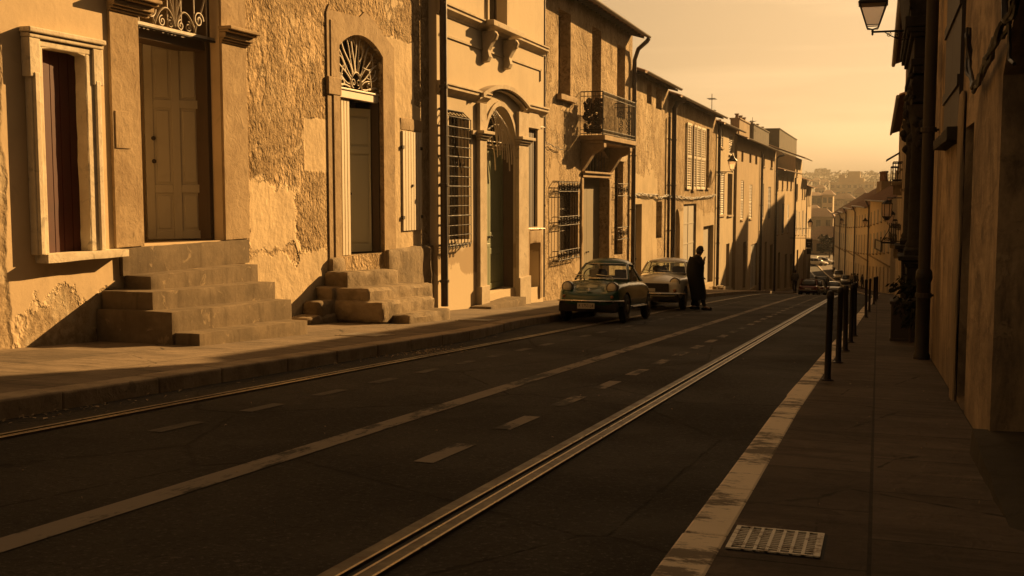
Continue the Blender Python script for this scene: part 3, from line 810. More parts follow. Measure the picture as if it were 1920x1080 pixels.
# ---- second house: pitted render, arched door with white fanlight
XB = WX; XC = WX+0.17
yB0 = yA1+0.002; yB1 = PW(820, 300, XC)[0]
hB = root('townhouse', 'pitted old render townhouse with arched doorway and white ironwork fanlight', 'house', (XB, (yB0+yB1)/2, zs(17)))
e0, e1 = PW(637, 300)[0], PW(718, 300)[0]; ez0 = PW(655, 481)[1]; esp = (PW(637, 96)[1]+PW(718, 90)[1])/2-0.04; eap = PW(664, 63)[1]
door2 = arch(e0, e1, ez0, esp, eap, 12)
wb = MB()
facade(wb, XB, [(yB0, zbase(yB0)), (yB1, zbase(yB1)), (yB1, 7.4), (yB0, 7.4)], [(door2, 0.5)])
shell(wb, XB, XB-7, yB0, yB1, zs(yB1)-0.6, 7.4)
bz = lambda x, y: PW(x, y)
def bx(xl, xr, yt, yb, *a):
    c0 = PW(xl, (yt+yb)/2)[0]; c1 = PW(xr, (yt+yb)/2)[0]; z1 = (PW(xl, yt)[1]+PW(xr, yt)[1])/2; z0 = (PW(xl, yb)[1]+PW(xr, yb)[1])/2
    return (c0, c1, z0, z1) + a
Bm = rough_render('pitted_render', (0.50, 0.365, 0.21), [
    bx(570, 622, 222, 322, 0.02, 0.06, 3), bx(735, 792, 195, 500, 0.02, 0.06, 2), bx(722, 775, 75, 210, 0.02, 0.12, 2), bx(440, 640, 480, 680, 0.04, 0.5, 1.2), bx(470, 560, 350, 470, 0.05, 0.45, 1.6)],
    1.0, c_smooth=(0.70, 0.545, 0.345), thr=0.585)
mk('wall', wb, Bm, hB)
# door surround
sr = MB()
so0, so1 = PW(614, 300)[0], PW(739, 300)[0]; ztop = PW(640, 26)[1]
raised(sr, XB, 0.045, [(so0, ez0-0.3), (e0-0.001, ez0-0.3), (e0-0.001, ez0), (e1+0.001, ez0), (e1+0.001, ez0-0.3), (so1, ez0-0.3), (so1, eap+0.12), (e1-0.25, eap+0.42), (e0+0.5, ztop), (so0+0.12, ztop+0.02), (so0, eap+0.1)], [arch(e0+0.0005, e1-0.0005, ez0+0.004, esp, eap, 12)] if False else [])
sr = MB()
ar = arch(e0, e1, ez0, esp, eap, 12)[2:]
lo = [(e0, ez0-0.25)] + [(e0, esp)] + ar[::-1][1:-1] + [(e1, esp), (e1, ez0-0.25)]
outl = [(so1, ez0-0.25), (so1, eap-0.05), (e1-0.05, eap+0.16), (e1-0.3, eap+0.30), (e0+0.95, eap+0.42), (e0+0.75, ztop+0.04), (so0+0.10, ztop), (so0+0.10, eap+0.35), (so0, eap+0.2), (so0, ez0-0.25)]
raised(sr, XB, 0.022, lo + outl)
b0 = PW(618, 165)[1]
sr.box(XB, XB+0.055, so0-0.02, e0+0.0, b0-0.1, b0+0.18)
sr.box(XB, XB+0.042, so0+0.16, e0-0.02, ez0-0.25, b0-0.1)
sr.box(XB, XB+0.038, so0+0.10, so0+0.22, b0+0.18, ztop-0.15)
mk('door_surround', sr, M['ashlar'], hB, bevel=0.012)
mk('plinth_block', MB().rbox(XB-0.05, XB+0.11, so0-0.05, e0-0.03, ez0-0.5, ez0+0.02, 0.07, 0.012, 3, 0.03), M['stepold'], hB, smooth=35)
mk('plinth_block', MB().rbox(XB-0.05, XB+0.10, e1+0.02, PW(805, 500)[0], ez0-1.0, ez0+0.05, 0.07, 0.016, 3, 0.03), M['stepold'], hB, smooth=35)
fx = XB-0.10; fz = PW(640, 180, fx)[1]
mk('transom', MB().box(fx-0.05, fx+0.03, e0+0.002, e1-0.002, fz-0.02, fz+0.11).box(fx-0.05, fx+0.05, e0+0.002, e1-0.002, fz+0.11, fz+0.14), M['whiteiron'], hB, bevel=0.006)
fl = MB(); cy = (e0+e1)/2; hz = fz+0.14; ww = (e1-e0)/2
arc = [(fx, cy+0.22*math.cos(a), hz+0.30*math.sin(a)) for a in [math.pi*i/14 for i in range(15)]]
fl.tube(arc, 0.019, 6)
def topz(yy):
    h = eap-esp; r = (ww*ww+h*h)/(2*h); return eap - r + math.sqrt(max(0, r*r-(yy-cy)**2))
for i in range(15):
    a = math.pi*(i+0.5)/15; c, s = math.cos(a), math.sin(a)
    p0 = Vector((fx, cy+0.22*c, hz+0.30*s))
    t = 3.0
    for k in range(60):
        t = 0.05*k; yy = p0.y+c*t; zz = p0.z+s*t
        if abs(yy-cy) > ww-0.03 or zz > topz(yy)-0.03: break
    p1 = Vector((fx, yy, zz)); d = p1-p0; sd = Vector((0, -d.z, d.y)).normalized()*(0.05 if i % 2 else -0.05)
    if i % 3 == 1: sd *= 2.2
    fl.tube(bez(p0, p0+d*0.35+sd, p0+d*0.65-sd, p1, 8), 0.013 if i % 2 == 0 else 0.009, 5)
    if i % 2 == 0 and d.length > 0.35:
        fl.tube(bez(p0+d*0.3, p0+d*0.5+sd*3, p0+d*0.75+sd*3.5, p0+d*0.9+sd*1.2, 7), 0.009, 5)
for rr in (0.55, 0.8):
    pts = []
    for k in range(19):
        a = math.pi*(k+0.5)/19; yy = cy+rr*1.05*math.cos(a); zz = hz+rr*1.25*math.sin(a)
        if abs(yy-cy) < ww-0.02 and zz < topz(yy)-0.02: pts.append((fx+0.008, yy, zz))
    if rr < 0.6 and len(pts) > 3:
        fl.tube(pts[:4], 0.009, 5); fl.tube(pts[-4:], 0.009, 5)
for s in (-1, 1):
    fl.tube(scroll((fx, cy+s*0.09, hz+0.12), 0.085, 1.3, start=-math.pi/2, sg=s), 0.008, 5)
    fl.tube(scroll((fx, cy+s*0.5, hz+0.12), 0.11, 1.2, start=math.pi/2, sg=-s), 0.011, 5)
mk('fanlight', fl, M['whiteiron'], hB, smooth=60, label='white sunburst ironwork fanlight')
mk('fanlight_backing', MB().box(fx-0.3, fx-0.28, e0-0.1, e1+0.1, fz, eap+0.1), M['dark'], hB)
lx = XB-0.12
l0, l1 = PW(641, 330, lx)[0], PW(657, 330, lx)[0]
vb = MB(); boards(vb, lx, max(e0, l0), l1, ez0+0.01, fz-0.03, 3, gap=0.025); mk('shutter', vb, M['whiteboard'], hB, label='white folded shutter at the doorway')
vx = XB-0.17; v1 = PW(704, 330, vx)[0]; v0 = v1-0.95
lb = MB(); panels(lb, vx, v0, v1, ez0+0.02, fz-0.12, [3, 1], 1, 0.05, 0.13); turned(lb, vx, v1, R(-25)); d2 = mk('door', lb, M['greygreen'], hB, bevel=0.006, label='grey green door set deep in the arched doorway')
mk('handle', turned(MB().lathe((vx, v0+0.35, ez0+1.05), [(0.012, 0), (0.015, 0.03), (0.026, 0.045), (0, 0.065)], 10, 'x'), vx, v1, R(-25)), M['iron'], d2, smooth=60)
mk('jamb', MB().box(XB-0.5, XB-0.06, e1-0.05, e1-0.003, ez0, fz).box(XB-0.5, XB-0.19, v1+0.001, e1-0.05, ez0, fz), M['brownwood'], hB)
c0, c1 = PW(753, 340)[0], PW(788, 340)[0]; cz1 = PW(753, 245)[1]; cz0 = PW(757, 433)[1]
wbv = MB(); boards(wbv, XB+0.03, c0, c1, cz0, cz1, 7, t=0.028, gap=0.024)
cs = mk('shutter', wbv, M['whiteboard'], hB, label='closed white plank shutter by the arched doorway')
for z in (cz0+0.25, cz1-0.3):
    for yy in (c0-0.03, c1-0.05): mk('hinge', MB().box(XB, XB+0.045, yy, yy+0.08, z-0.03, z+0.03), M['iron'], cs)
hg = MB(); hg.box(XB+0.03, XB+0.055, (c0+c1)/2-0.03, (c0+c1)/2+0.03, (cz0+cz1)/2-0.1, (cz0+cz1)/2-0.06)
mk('latch', hg, M['iron'], cs)
mk('lintel', MB().rbox(XB-0.04, XB+0.02, c0-0.04, c1+0.05, cz1+0.02, cz1+0.24, 0.06, 0.006, 3, 0.012), M['ashlar'], hB, smooth=40)
# crumbling double flight
t2 = stair('stone_staircase', 'crumbling stone steps with two flights below the arched doorway', [
    (768, 846, -6.92, 577, -8.2, 592), (718, 816, -7.22, 555, -8.3, 566), (690, 812, -7.52, 531, -8.38, 540), (652, 748, -7.95, 505, -8.38, 510)], M['stepold'], 0.02, 0.035, 0)
def extra_step(xl, xr, Xf, yt, Xb):
    y0, y1 = PW(xl, yt+15, Xf)[0], PW(xr, yt+10, Xf)[0]; z1 = PW(xr, yt, Xf)[1]
    mk('step', MB().rbox(Xb, Xf, y0, y1, zs(y1)-0.12, z1, 0.055, 0.02, 3.2, 0.035), M['stepold'], t2, smooth=32)
extra_step(577, 690, -8.02, 572, -8.38); extra_step(600, 700, -8.05, 547, -8.38); extra_step(622, 720, -8.08, 522, -8.38)

# ---- third house: smooth cream, mouldings, arched green door
yC0 = yB1; yC1 = PW(1019, 300, XC)[0]
def pc(x, y): return PW(x, y, XC)
hC = root('townhouse', 'smooth cream townhouse with stone mouldings and tall arched green door', 'house', (XC, (yC0+yC1)/2, zs(23)))
g0, g1 = pc(908, 400)[0], pc(966, 400)[0]; gz0 = pc(915, 552)[1]; gsp = pc(908, 262)[1]; gap_ = pc(937, 199)[1]
wn0, wn1 = pc(842, 330)[0], pc(880, 330)[0]; wnz1 = pc(842, 214)[1]; wnz0 = pc(845, 452)[1]
rn0, rn1 = pc(987, 330)[0], pc(1008, 330)[0]; rnz1 = pc(987, 240)[1]; rnz0 = pc(988, 427)[1]
ce0, ce1 = pc(990, 500)[0], pc(1010, 500)[0]; cez1 = pc(990, 458)[1]; cez0 = pc(995, 541)[1]
un0, un1 = pc(914, 30)[0], pc(951, 30)[0]; unz0 = pc(914, 44)[1]
holes = [(arch(g0, g1, gz0, gsp, gap_, 16), 0.55), (rect(wn0, wn1, wnz0, wnz1), 0.3), (rect(rn0, rn1, rnz0, rnz1), 0.25), (rect(ce0, ce1, cez0, cez1), 0.35), (rect(un0, un1, unz0, unz0+2.2), 0.3)]
wc = MB(); facade(wc, XC, [(yC0, zbase(yC0)), (yC1, zbase(yC1)), (yC1, 8.4), (yC0, 8.4)], holes)
shell(wc, XC, XC-7, yC0, yC1, zs(yC1)-0.6, 8.4)
def cream_wall():
    n = NT('cream_wall'); base = (0.62, 0.51, 0.355)
    o = n.sep(); big = n.noise(0.7, 6, 0.6); fine = n.noise(10, 6, 0.62); st = n.noise(1, 4, 0.6, vec=n.map((5, 5, 0.3)))
    low = n.ramp(n.math('ADD', o[2], n.math('MULTIPLY', n.math('SUBTRACT', n.noise(1.0, 6, 0.65), 0.5), 1.1)), -0.05, 0.05, 1, 0)
    fresh = n.ramp(n.math('ADD', o[2], n.math('MULTIPLY', n.math('SUBTRACT', n.noise(0.8, 6, 0.6), 0.5), 2.2)), -0.52, -0.45, 1, 0)
    col = n.mix(n.ramp(big, 0.35, 0.7), base, sc3(base, 0.88))
    col = n.mix(n.ramp(st, 0.5, 0.75, 0, 0.3), col, sc3(base, 0.72))
    col = n.mix(n.math('MULTIPLY', low, 0.8), col, (0.40, 0.29, 0.17))
    col = n.mix(fresh, col, (0.66, 0.53, 0.35))
    spot = n.vor(1.3); col = n.mix(n.ramp(spot, 0.025, 0.012), col, (0.15, 0.1, 0.06))
    h = n.math('ADD', n.math('MULTIPLY', fine, 0.2), n.math('MULTIPLY', n.noise(3, 5, 0.6), 0.4))
    h = n.math('ADD', h, n.math('MULTIPLY', fresh, 0.25))
    n.bump(h, 0.5, 0.02)
    return n.done(col, 0.9, spec=0.15)
mk('wall', wc, cream_wall(), hC)
uz = pc(825, 15)[1]; lz = pc(825, 164)[1]
tb = MB(); moulding(tb, XC, yC0-0.0, yC1, uz, CORN); tb.box(XC, XC+0.03, yC0+0.15, yC1-0.3, uz-0.52, uz-0.48)
tb.box(XC, XC+0.03, yC1-0.34, yC1-0.30, uz-0.78, uz-0.48)
mk('cornice', tb, M['creamtrim'], hC)
tb = MB(); a0, a1 = pc(893, 300)[0], pc(906, 300)[0]; a2, a3 = pc(966, 300)[0], pc(985, 300)[0]
moulding(tb, XC, yC0, a1+0.15, lz, CORN); moulding(tb, XC, a3-0.3, yC1, lz, CORN)
# arched hood over the door
cyd = (a1+a2)/2; hw = (a3-a1)/2+0.1
def hood(o, th):
    ys = [(cyd-hw*1.02 + 2.04*hw*i/20) for i in range(21)]
    up = [(yy, lz+o+0.30*max(0, math.cos((yy-cyd)/hw*math.pi/2))**0.8) for yy in ys]
    return [(yy, z-th) for yy, z in up] + up[::-1]
tb.prism(hood(0.06, 0.09), XC-0.02, XC+0.21); tb.prism(hood(-0.02, 0.06), XC-0.02, XC+0.13)
mk('cornice', tb, M['creamtrim'], hC)
tb = MB()
for a, b in ((a0, a1), (a2+0.02, a3)):
    tb.box(XC, XC+0.09, a, b, zbase(b), lz-0.14); tb.box(XC, XC+0.14, a-0.05, b+0.05, zbase(b), pc(905, 505)[1]-0.35)
    z = pc(893, 252)[1]
    for k, (h, p) in enumerate(((0.05, 0.04), (0.05, 0.09), (0.07, 0.14))): tb.box(XC, XC+0.09+p, a-p, b+p, z-0.1+k*0.055, z-0.1+k*0.055+h)
mk('pilaster', tb, M['creamtrim'], hC, bevel=0.01)
zi = pc(893, 252)[1]
tb = MB(); tb.box(XC, XC+0.07, wn1+0.05, a0-0.15, zi-0.02, zi+0.07); tb.box(XC, XC+0.07, a3+0.15, rn0-0.05, zi-0.02, zi+0.07)
tb.prism([(rn0-0.1, rnz1+0.02), (rn1+0.1, rnz1+0.02), (rn1+0.1, rnz1+0.3), ((rn0+rn1)/2, rnz1+0.5), (rn0-0.1, rnz1+0.3)], XC, XC+0.05)
ring = arch(g0-0.11, g1+0.11, gsp, gsp, gap_+0.11, 16)[2:]
inn = arch(g0, g1, gsp, gsp, gap_, 16)[2:]
raised(tb, XC, 0.035, ring + inn[::-1])
mk('moulding', tb, M['creamtrim'], hC)
# consoles under the upper window
for xp in (906, 946):
    yy = pc(xp, 70)[0]; cbm = MB(); ww2 = 0.10
    cbm.prism_y([(XC, uz-0.12), (XC+0.30, uz-0.12), (XC+0.31, uz-0.25), (XC+0.22, uz-0.38), (XC+0.14, uz-0.52), (XC+0.17, uz-0.66), (XC+0.12, uz-0.76), (XC, uz-0.78)], yy-ww2, yy+ww2)
    cbm.prism_y([(XC+0.3, uz-0.13), (XC+0.345, uz-0.2), (XC+0.31, uz-0.30), (XC+0.26, uz-0.33), (XC+0.24, uz-0.3)], yy-ww2*0.6, yy+ww2*0.6)
    mk('console', cbm, M['creamtrim'], hC, bevel=0.012)
mk('window_sill', MB().box(XC, XC+0.34, pc(898, 40)[0], pc(958, 40)[0], unz0-0.12, unz0-0.003), M['creamtrim'], hC, bevel=0.01)
window(hC, XC, un0, un1, unz0, unz0+2.2, 0.26, M['brownwood'], (2, 2))
sbm = MB().box(XC+0.0, XC+0.05, un0-0.10, un0-0.005, unz0+0.01, unz0+2.2); mk('window_surround', sbm, M['creamtrim'], hC)
window(hC, XC, wn0, wn1, wnz0, wnz1, 0.26, M['brownwood'], (2, 4))
# barred cage
cg = MB(); xg = XC+0.18; k0, k1 = PW(839, 330, xg)[0], PW(883, 330, xg)[0]; kz0, kz1 = wnz0-0.12, wnz1+0.08
for i in range(8):
    yy = k0+(k1-k0)*i/7; cg.tube([(XC, yy, kz1), (xg, yy, kz1-0.16), (xg, yy, kz0+0.05), (XC, yy, kz0)], 0.011, 5)
nb = 13
for i in range(nb+1):
    z = kz0+0.05+(kz1-0.2-kz0)*i/nb; cg.tube([(XC, k0, z), (xg, k0, z), (xg, k1, z), (XC, k1, z)], 0.010 if i % 3 else 0.014, 5)
for i in range(7):
    yy = k0+(k1-k0)*(i+0.5)/7; cg.tube(scroll((xg+0.01, yy, kz0+0.02), 0.06, 1.1, 12, start=math.pi/2), 0.009, 5)
    if 1 < i < 5: cg.tube(scroll((xg+0.01, yy, kz0+1.65), 0.055, 1.2, 10), 0.008, 4)
cg.tube([(xg+0.01, k0+0.2, kz1-0.55), (xg+0.01, k0+0.55, kz1-0.85), (xg+0.01, k0+0.75, kz1-1.25)], 0.012, 5)
mk('window_cage', cg, M['iron'], hC, smooth=60)
mk('cage_hood', MB().hexa([(XC, k0-0.03, kz1+0.03), (xg+0.02, k0-0.03, kz1-0.13), (xg+0.02, k1+0.03, kz1-0.13), (XC, k1+0.03, kz1+0.03), (XC, k0-0.03, kz1+0.06), (xg+0.02, k0-0.03, kz1-0.10), (xg+0.02, k1+0.03, kz1-0.10), (XC, k1+0.03, kz1+0.06)]) if False else MB().tube([(XC+0.02, k0, kz1), (XC+0.02, k1, kz1)], 0.014, 5), M['iron'], hC)
sl = MB(); boards(sl, XC-0.06, rn0, rn1, rnz0, rnz1, 4, gap=0.03); mk('shutter', sl, M['darkshutter'], hC, label='dark closed plank shutters right of the green door')
mk('cellar_door', MB().box(XC-0.30, XC-0.27, ce0, ce1, cez0, cez1), M['brownwood'], hC)
mk('cellar_surround', MB().rbox(XC-0.02, XC+0.05, ce0-0.2, ce0-0.002, cez0-0.2, cez1+0.35, 0.08, 0.008, 3, 0.015).rbox(XC-0.02, XC+0.05, ce1+0.002, ce1+0.2, cez0-0.3, cez1+0.35, 0.08, 0.008, 3, 0.015).rbox(XC-0.02, XC+0.06, ce0, ce1, cez1+0.004, cez1+0.32, 0.08, 0.008, 3, 0.015), M['ashlar'], hC, smooth=40)
mk('window_wire', MB().tube([(XC+0.04, rn0-0.3, rnz1+0.12), (XC+0.04, rn1+0.5, rnz1+0.09)], 0.010, 5), M['zinc'], hC)
mk('window_wire', MB().tube([(XC+0.05, rn0-0.05, rnz0-0.02), (XC+0.05, rn1+0.5, rnz0-0.06)], 0.013, 5), M['zinc'], hC)
# green door, two leaves (far one hidden in the shade of the jamb)
gxd = XC-0.29; z_tr = pc(908, 275)[1]; dm = (g0+g1)/2
for i, (a, b) in enumerate(((g0+0.0, dm), (dm+0.004, g1))):
    lb = MB(); zsplit = gz0+0.85
    panels(lb, gxd, a, b, gz0+0.03, z_tr, [1.0, 0.35, 2.6], 1, 0.05, 0.13)
    if i == 0: lb.box(gxd, gxd+0.05, a, b-0.01, gz0+1.02, gz0+1.10)
    dd = mk('door', lb, M['greendoor'], hC, bevel=0.008)
    mk('handle', MB().lathe((gxd, (b-0.07 if i == 0 else a+0.07), gz0+1.25), [(0.015, 0), (0.018, 0.04), (0.035, 0.06), (0, 0.09)], 10, 'x'), M['iron'], dd, smooth=60)
mk('transom', MB().box(gxd-0.05, gxd+0.06, g0+0.002, g1-0.002, z_tr+0.001, z_tr+0.06).box(gxd-0.05, gxd+0.11, g0+0.002, g1-0.002, z_tr+0.06, z_tr+0.11), M['creamtrim'], hC, bevel=0.008)
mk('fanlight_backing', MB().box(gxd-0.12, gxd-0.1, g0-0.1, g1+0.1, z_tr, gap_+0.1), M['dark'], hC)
mk('jamb', MB().box(gxd+0.002, XC-0.05, g1-0.03, g1-0.002, gz0+0.01, gsp), M['brownwood'], hC)  # added dark lining paints the shade on the far jamb
fg = MB(); fx = XC-0.05; rnd.seed(11)
for i in range(9):
    a = i/8; p0 = (fx, g0+0.15+(g1-g0)*0.35*a+0.25, gap_-0.05-0.3*abs(a-0.35)); p3 = (fx+0.10, g0+(g1-g0)*(0.35+0.62*a), gsp-0.25-0.55*a*rnd.uniform(0.5, 1.0))
    fg.tube(bez(p0, (fx+0.06, p0[1]+0.25, p0[2]-0.05), (fx+0.12, p3[1]-0.05, p3[2]+0.7), p3, 12), 0.010 if i % 2 else 0.015, 5)
for (ya, za, yb_, zb_) in ((0.2, 0.15, 0.9, -0.45), (0.4, -0.1, 1.25, -0.2), (0.05, -0.3, 0.75, -0.75), (1.2, -0.1, 1.75, -0.75)):
    fg.tube(bez((fx, g0+ya, gsp+za+0.35), (fx+0.05, g0+ya+0.35, gsp+za+0.5), (fx+0.05, g0+yb_-0.05, gsp+zb_+0.75), (fx+0.05, g0+yb_, gsp+zb_+0.1), 10), 0.017, 5)
for i in range(6): yy = g0+0.08+(g1-g0)*0.42*i/5; fg.tube([(fx-0.1, yy, z_tr+0.13), (fx-0.1, yy, gsp+0.28)], 0.008, 4)
fg.tube([(fx-0.09, g0, gsp+0.0), (fx-0.09, g1, gsp+0.0)], 0.014, 5)
mk('fanlight', fg, M['paleiron'], hC, smooth=60, label='torn curled ironwork in the arch above the green door')
stair('doorstep', 'single stone doorstep under the arched green door', [(921, 987, -7.75, 556, XC+0.0)], M['step'], 0.008, 0.012, 0, 'step')
downpipe('drainpipe', XC, yC0+0.06, zs(yC0)+0.1, 8.2, 'dark drainpipe running full height between rough and cream townhouses', 0.075)
downpipe('drainpipe', WX, yC1+0.25, zs(yC1)+0.1, 8.2, 'drainpipe beside the barred window left of the balcony house', 0.05)
# sign that the roof closes the block
for nm, par, X_, ya, yb_, zt in (('a', hA, XA, yA0, yA1, 7.6), ('b', hB, XB, yB0, yB1, 7.4), ('c', hC, XC, yC0, yC1, 8.4)):
    eaves(par, X_, ya+0.05, yb_-0.05, zt+0.05, 0.35, 1.4, 7.0, gutter=False, rafters=False)

# ---- fourth house: balcony house with eaves and gutter
XD = WX
yD0 = yC1; yD1 = PW(1184, 300)[0]
zg = PW(1200, 57, XD+0.55)[1]
hD = root('townhouse', 'peeling townhouse with iron balcony over a grey panelled door and a barred window', 'house', (XD, (yD0+yD1)/2, zs(32)))
def pr4(xl, xr, yt, yb, X=XD):
    ym = (yt+yb)/2
    return PW(xl, ym, X)[0], PW(xr, ym, X)[0], PW(xl, yb, X)[1], PW(xl, yt, X)[1]
u1 = pr4(1047, 1070, 14, 176); u2 = pr4(1110, 1127, 48, 200); u3 = pr4(1157, 1172, 82, 200)
gw = pr4(1049, 1084, 350, 478); dr = pr4(1092, 1140, 327, 553); tr = pr4(1096, 1134, 286, 322); nw = pr4(1152, 1168, 302, 480)
ztr = max(tr[3], dr[3]+0.3)
u2 = (u2[0], u2[1], u3[2]-0.35, u2[3]); u3 = (u3[0], u3[1], u3[2]-0.35, u3[3])
dz0_ = zs(dr[0])+0.18
holes = [(rect(*u1), 0.35), (rect(*u2), 0.35), (rect(*u3), 0.35), (rect(*gw), 0.28), (arch(dr[0], dr[1], dz0_, ztr-0.1, ztr+0.25, 10), 0.45), (rect(*nw), 0.25)]
wd = MB(); facade(wd, XD, [(yD0, zbase(yD0)), (yD1, zbase(yD1)), (yD1, zg+0.1), (yD0, zg+0.1)], holes)
gable_shell(wd, XD, XD-8.5, yD0, yD1, zs(yD1)-0.6, zg+0.1, 1.5)
DM = rough_render('flaking_render', (0.46, 0.345, 0.205), [bx(1030, 1050, 300, 480, 0.02, 0.5, 1.5)], 0.45, c_smooth=(0.55, 0.42, 0.26), thr=0.55)
mk('wall', wd, DM, hD)
eaves(hD, XD, yD0-0.2, yD1, zg, 0.52, 1.5)
for i, u in enumerate((u1, u2, u3)):
    window(hD, XD, *u, 0.32, M['brownwood'], (2, 3))
mk('window_sill', MB().rbox(XD-0.2, XD+0.16, u1[0]-0.2, u1[1]+0.25, u1[2]-0.16, u1[2]-0.002, 0.1, 0.006, 3, 0.012), M['ashlar'], hD, smooth=40)
# balcony: slab, consoles, rails
by0 = PW(1087, 215)[0]; bxo = PD(1132, 215, by0)[0]; bzb = PD(1132, 253, by0)[2]; bzt = PD(1132, 171, by0)[2]
by1 = PW(1192, 230, bxo)[0]
mk('balcony_slab', MB().box(XD, bxo+0.05, by0-0.05, by1+0.06, bzb-0.14, bzb-0.0).box(XD, bxo-0.03, by0+0.03, by1-0.03, bzb-0.22, bzb-0.141), M['ashlar'], hD, bevel=0.015)
for yy in (by0+0.35, by1-0.5):
    P_ = bxo-XD; bc = MB()
    bc.prism_y([(XD, bzb-0.22), (XD+P_*0.95, bzb-0.22), (XD+P_*0.95, bzb-0.34), (XD+P_*0.72, bzb-0.46), (XD+P_*0.5, bzb-0.52), (XD+P_*0.33, bzb-0.72), (XD+P_*0.14, bzb-0.92), (XD, bzb-1.05)], yy-0.16, yy+0.16)
    mk('balcony_bracket', bc, M['ashlar'], hD, bevel=0.015)
bl = MB(); x0_, x1_ = XD+0.02, bxo-0.03
for z in (bzb+0.05, bzb+0.16, bzt-0.13, bzt):
    bl.tube([(x0_, by0, z), (x1_, by0, z), (x1_, by1, z), (x0_, by1, z)], 0.016 if z > bzt-0.05 else 0.011, 5)
n_ = int((by1-by0)/0.115)
for i in range(n_+1):
    yy = by0+(by1-by0)*i/n_; bl.tube([(x1_, yy, bzb), (x1_, yy, bzt)], 0.008 if 0 < i < n_ else 0.02, 5)
    if i < n_:
        bl.tube(scroll((x1_, yy+0.055, bzt-0.065), 0.05, 1.0, 9), 0.006, 4); bl.tube(scroll((x1_, yy+0.055, bzb+0.105), 0.05, 1.0, 9), 0.006, 4)
for yy in (by0, by1):
    for i in range(7): xx = x0_+(x1_-x0_)*i/6; bl.tube([(xx, yy, bzb), (xx, yy, bzt)], 0.009, 5)
    for k in range(5):
        for xx in (0.3, 0.7):
            c = Vector((x0_+(x1_-x0_)*xx, yy, bzb+0.25+k*0.17)); bl.tube([(c.x+v[1]-c.y, c.y, v[2]) for v in scroll(c, 0.09, 1.3, 12, start=k, sg=1 if xx > .5 else -1)], 0.012, 4)
mk('balcony_railing', bl, M['iron'], hD, smooth=60)
# things hung on the balcony's near end and inside it (dark screen)
sc_ = MB(); rnd.seed(5)
for i in range(110):
    yy = by0+rnd.uniform(0.02, 0.07); c = (x0_+0.12+rnd.random()*(x1_-x0_-0.16), yy, bzb+0.1+rnd.random()*0.95)
    r = rnd.uniform(0.04, 0.10); a = rnd.random()*6
    sc_.add([(c[0]+r*math.cos(a+k*1.05), yy+0.02*math.sin(k*2), c[2]+r*math.sin(a+k*1.05)) for k in range(6)], [(0,1,2,3,4,5)])
mk('balcony_screen', sc_, M['brownwood'], hD, label='dark reed screen behind the near end of the railing')
# door and grille
xdr = XD-0.3; dmid = (dr[0]+dr[1])/2
for a, b in ((dr[0], dmid), (dmid+0.004, dr[1])):
    lb = MB(); boards(lb, xdr, a, b, dz0_+0.02, dr[3]-0.08, 2, gap=0.012); lb.box(xdr, xdr+0.02, a+0.02, b-0.02, dz0_+0.03, dz0_+0.25)
    dd = mk('door', lb, M['peeldoor'], hD, label=None)
    mk('handle', MB().lathe((xdr, b-0.1 if a == dr[0] else a+0.1, dz0_+1.1), [(0.012, 0), (0.016, 0.03), (0.03, 0.05), (0, 0.07)], 10, 'x'), M['iron'], dd, smooth=60)
mk('transom', MB().box(xdr-0.05, XD+0.05, dr[0]-0.12, dr[1]+0.12, dr[3]-0.08, dr[3]+0.04).box(xdr-0.05, XD+0.12, dr[0]-0.18, dr[1]+0.18, dr[3]+0.04, dr[3]+0.10), M['ashlar'], hD, bevel=0.012)
tg = MB()
for i in range(9): yy = dr[0]+(dr[1]-dr[0])*(i+0.5)/9; tg.tube([(XD-0.1, yy, dr[3]+0.1), (XD-0.1, yy, ztr+0.2)], 0.016, 5)
mk('transom_grille', tg, M['zinc'], hD)
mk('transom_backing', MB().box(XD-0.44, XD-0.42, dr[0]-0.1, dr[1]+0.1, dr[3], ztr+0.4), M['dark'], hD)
mk('door_surround', MB().rbox(XD-0.02, XD+0.05, dr[0]-0.22, dr[0]-0.003, zbase(dr[0]), dr[3]-0.1, 0.1, 0.006, 3, 0.015).rbox(XD-0.02, XD+0.05, dr[1]+0.003, dr[1]+0.25, zbase(dr[1]), dr[3]-0.1, 0.1, 0.006, 3, 0.015), M['ashlar'], hD, smooth=40)
# barred window
window(hD, XD, *gw, 0.24, M['brownwood'], (2, 3))
cg = MB(); xg = XD+0.16; k0, k1, kz0, kz1 = PW(1047, 420, xg)[0], PW(1087, 420, xg)[0], gw[2]-0.15, gw[3]+0.15
for i in range(9):
    yy = k0+(k1-k0)*i/8; cg.tube([(XD, yy, kz1), (xg, yy, kz1), (xg, yy, kz0), (XD, yy, kz0)], 0.012, 5)
for z in (kz0+0.03, kz0+0.28, (kz0+kz1)/2-0.12, (kz0+kz1)/2+0.12, kz1-0.28, kz1-0.03):
    cg.tube([(XD, k0, z), (xg, k0, z), (xg, k1, z), (XD, k1, z)], 0.012, 5)
for z in (kz0+0.155, (kz0+kz1)/2, kz1-0.155):
    for i in range(8): yy = k0+(k1-k0)*(i+0.5)/8; cg.tube(scroll((xg, yy, z), 0.10, 1.4, 12, sg=1 if i % 2 else -1), 0.013, 4)
mk('window_cage', cg, M['iron'], hD, smooth=60)
window(hD, XD, *nw, 0.2, M['brownwood'], (1, 3))
cg = MB(); xg = XD+0.14; k0, k1 = nw[0]-0.12, nw[1]+0.15
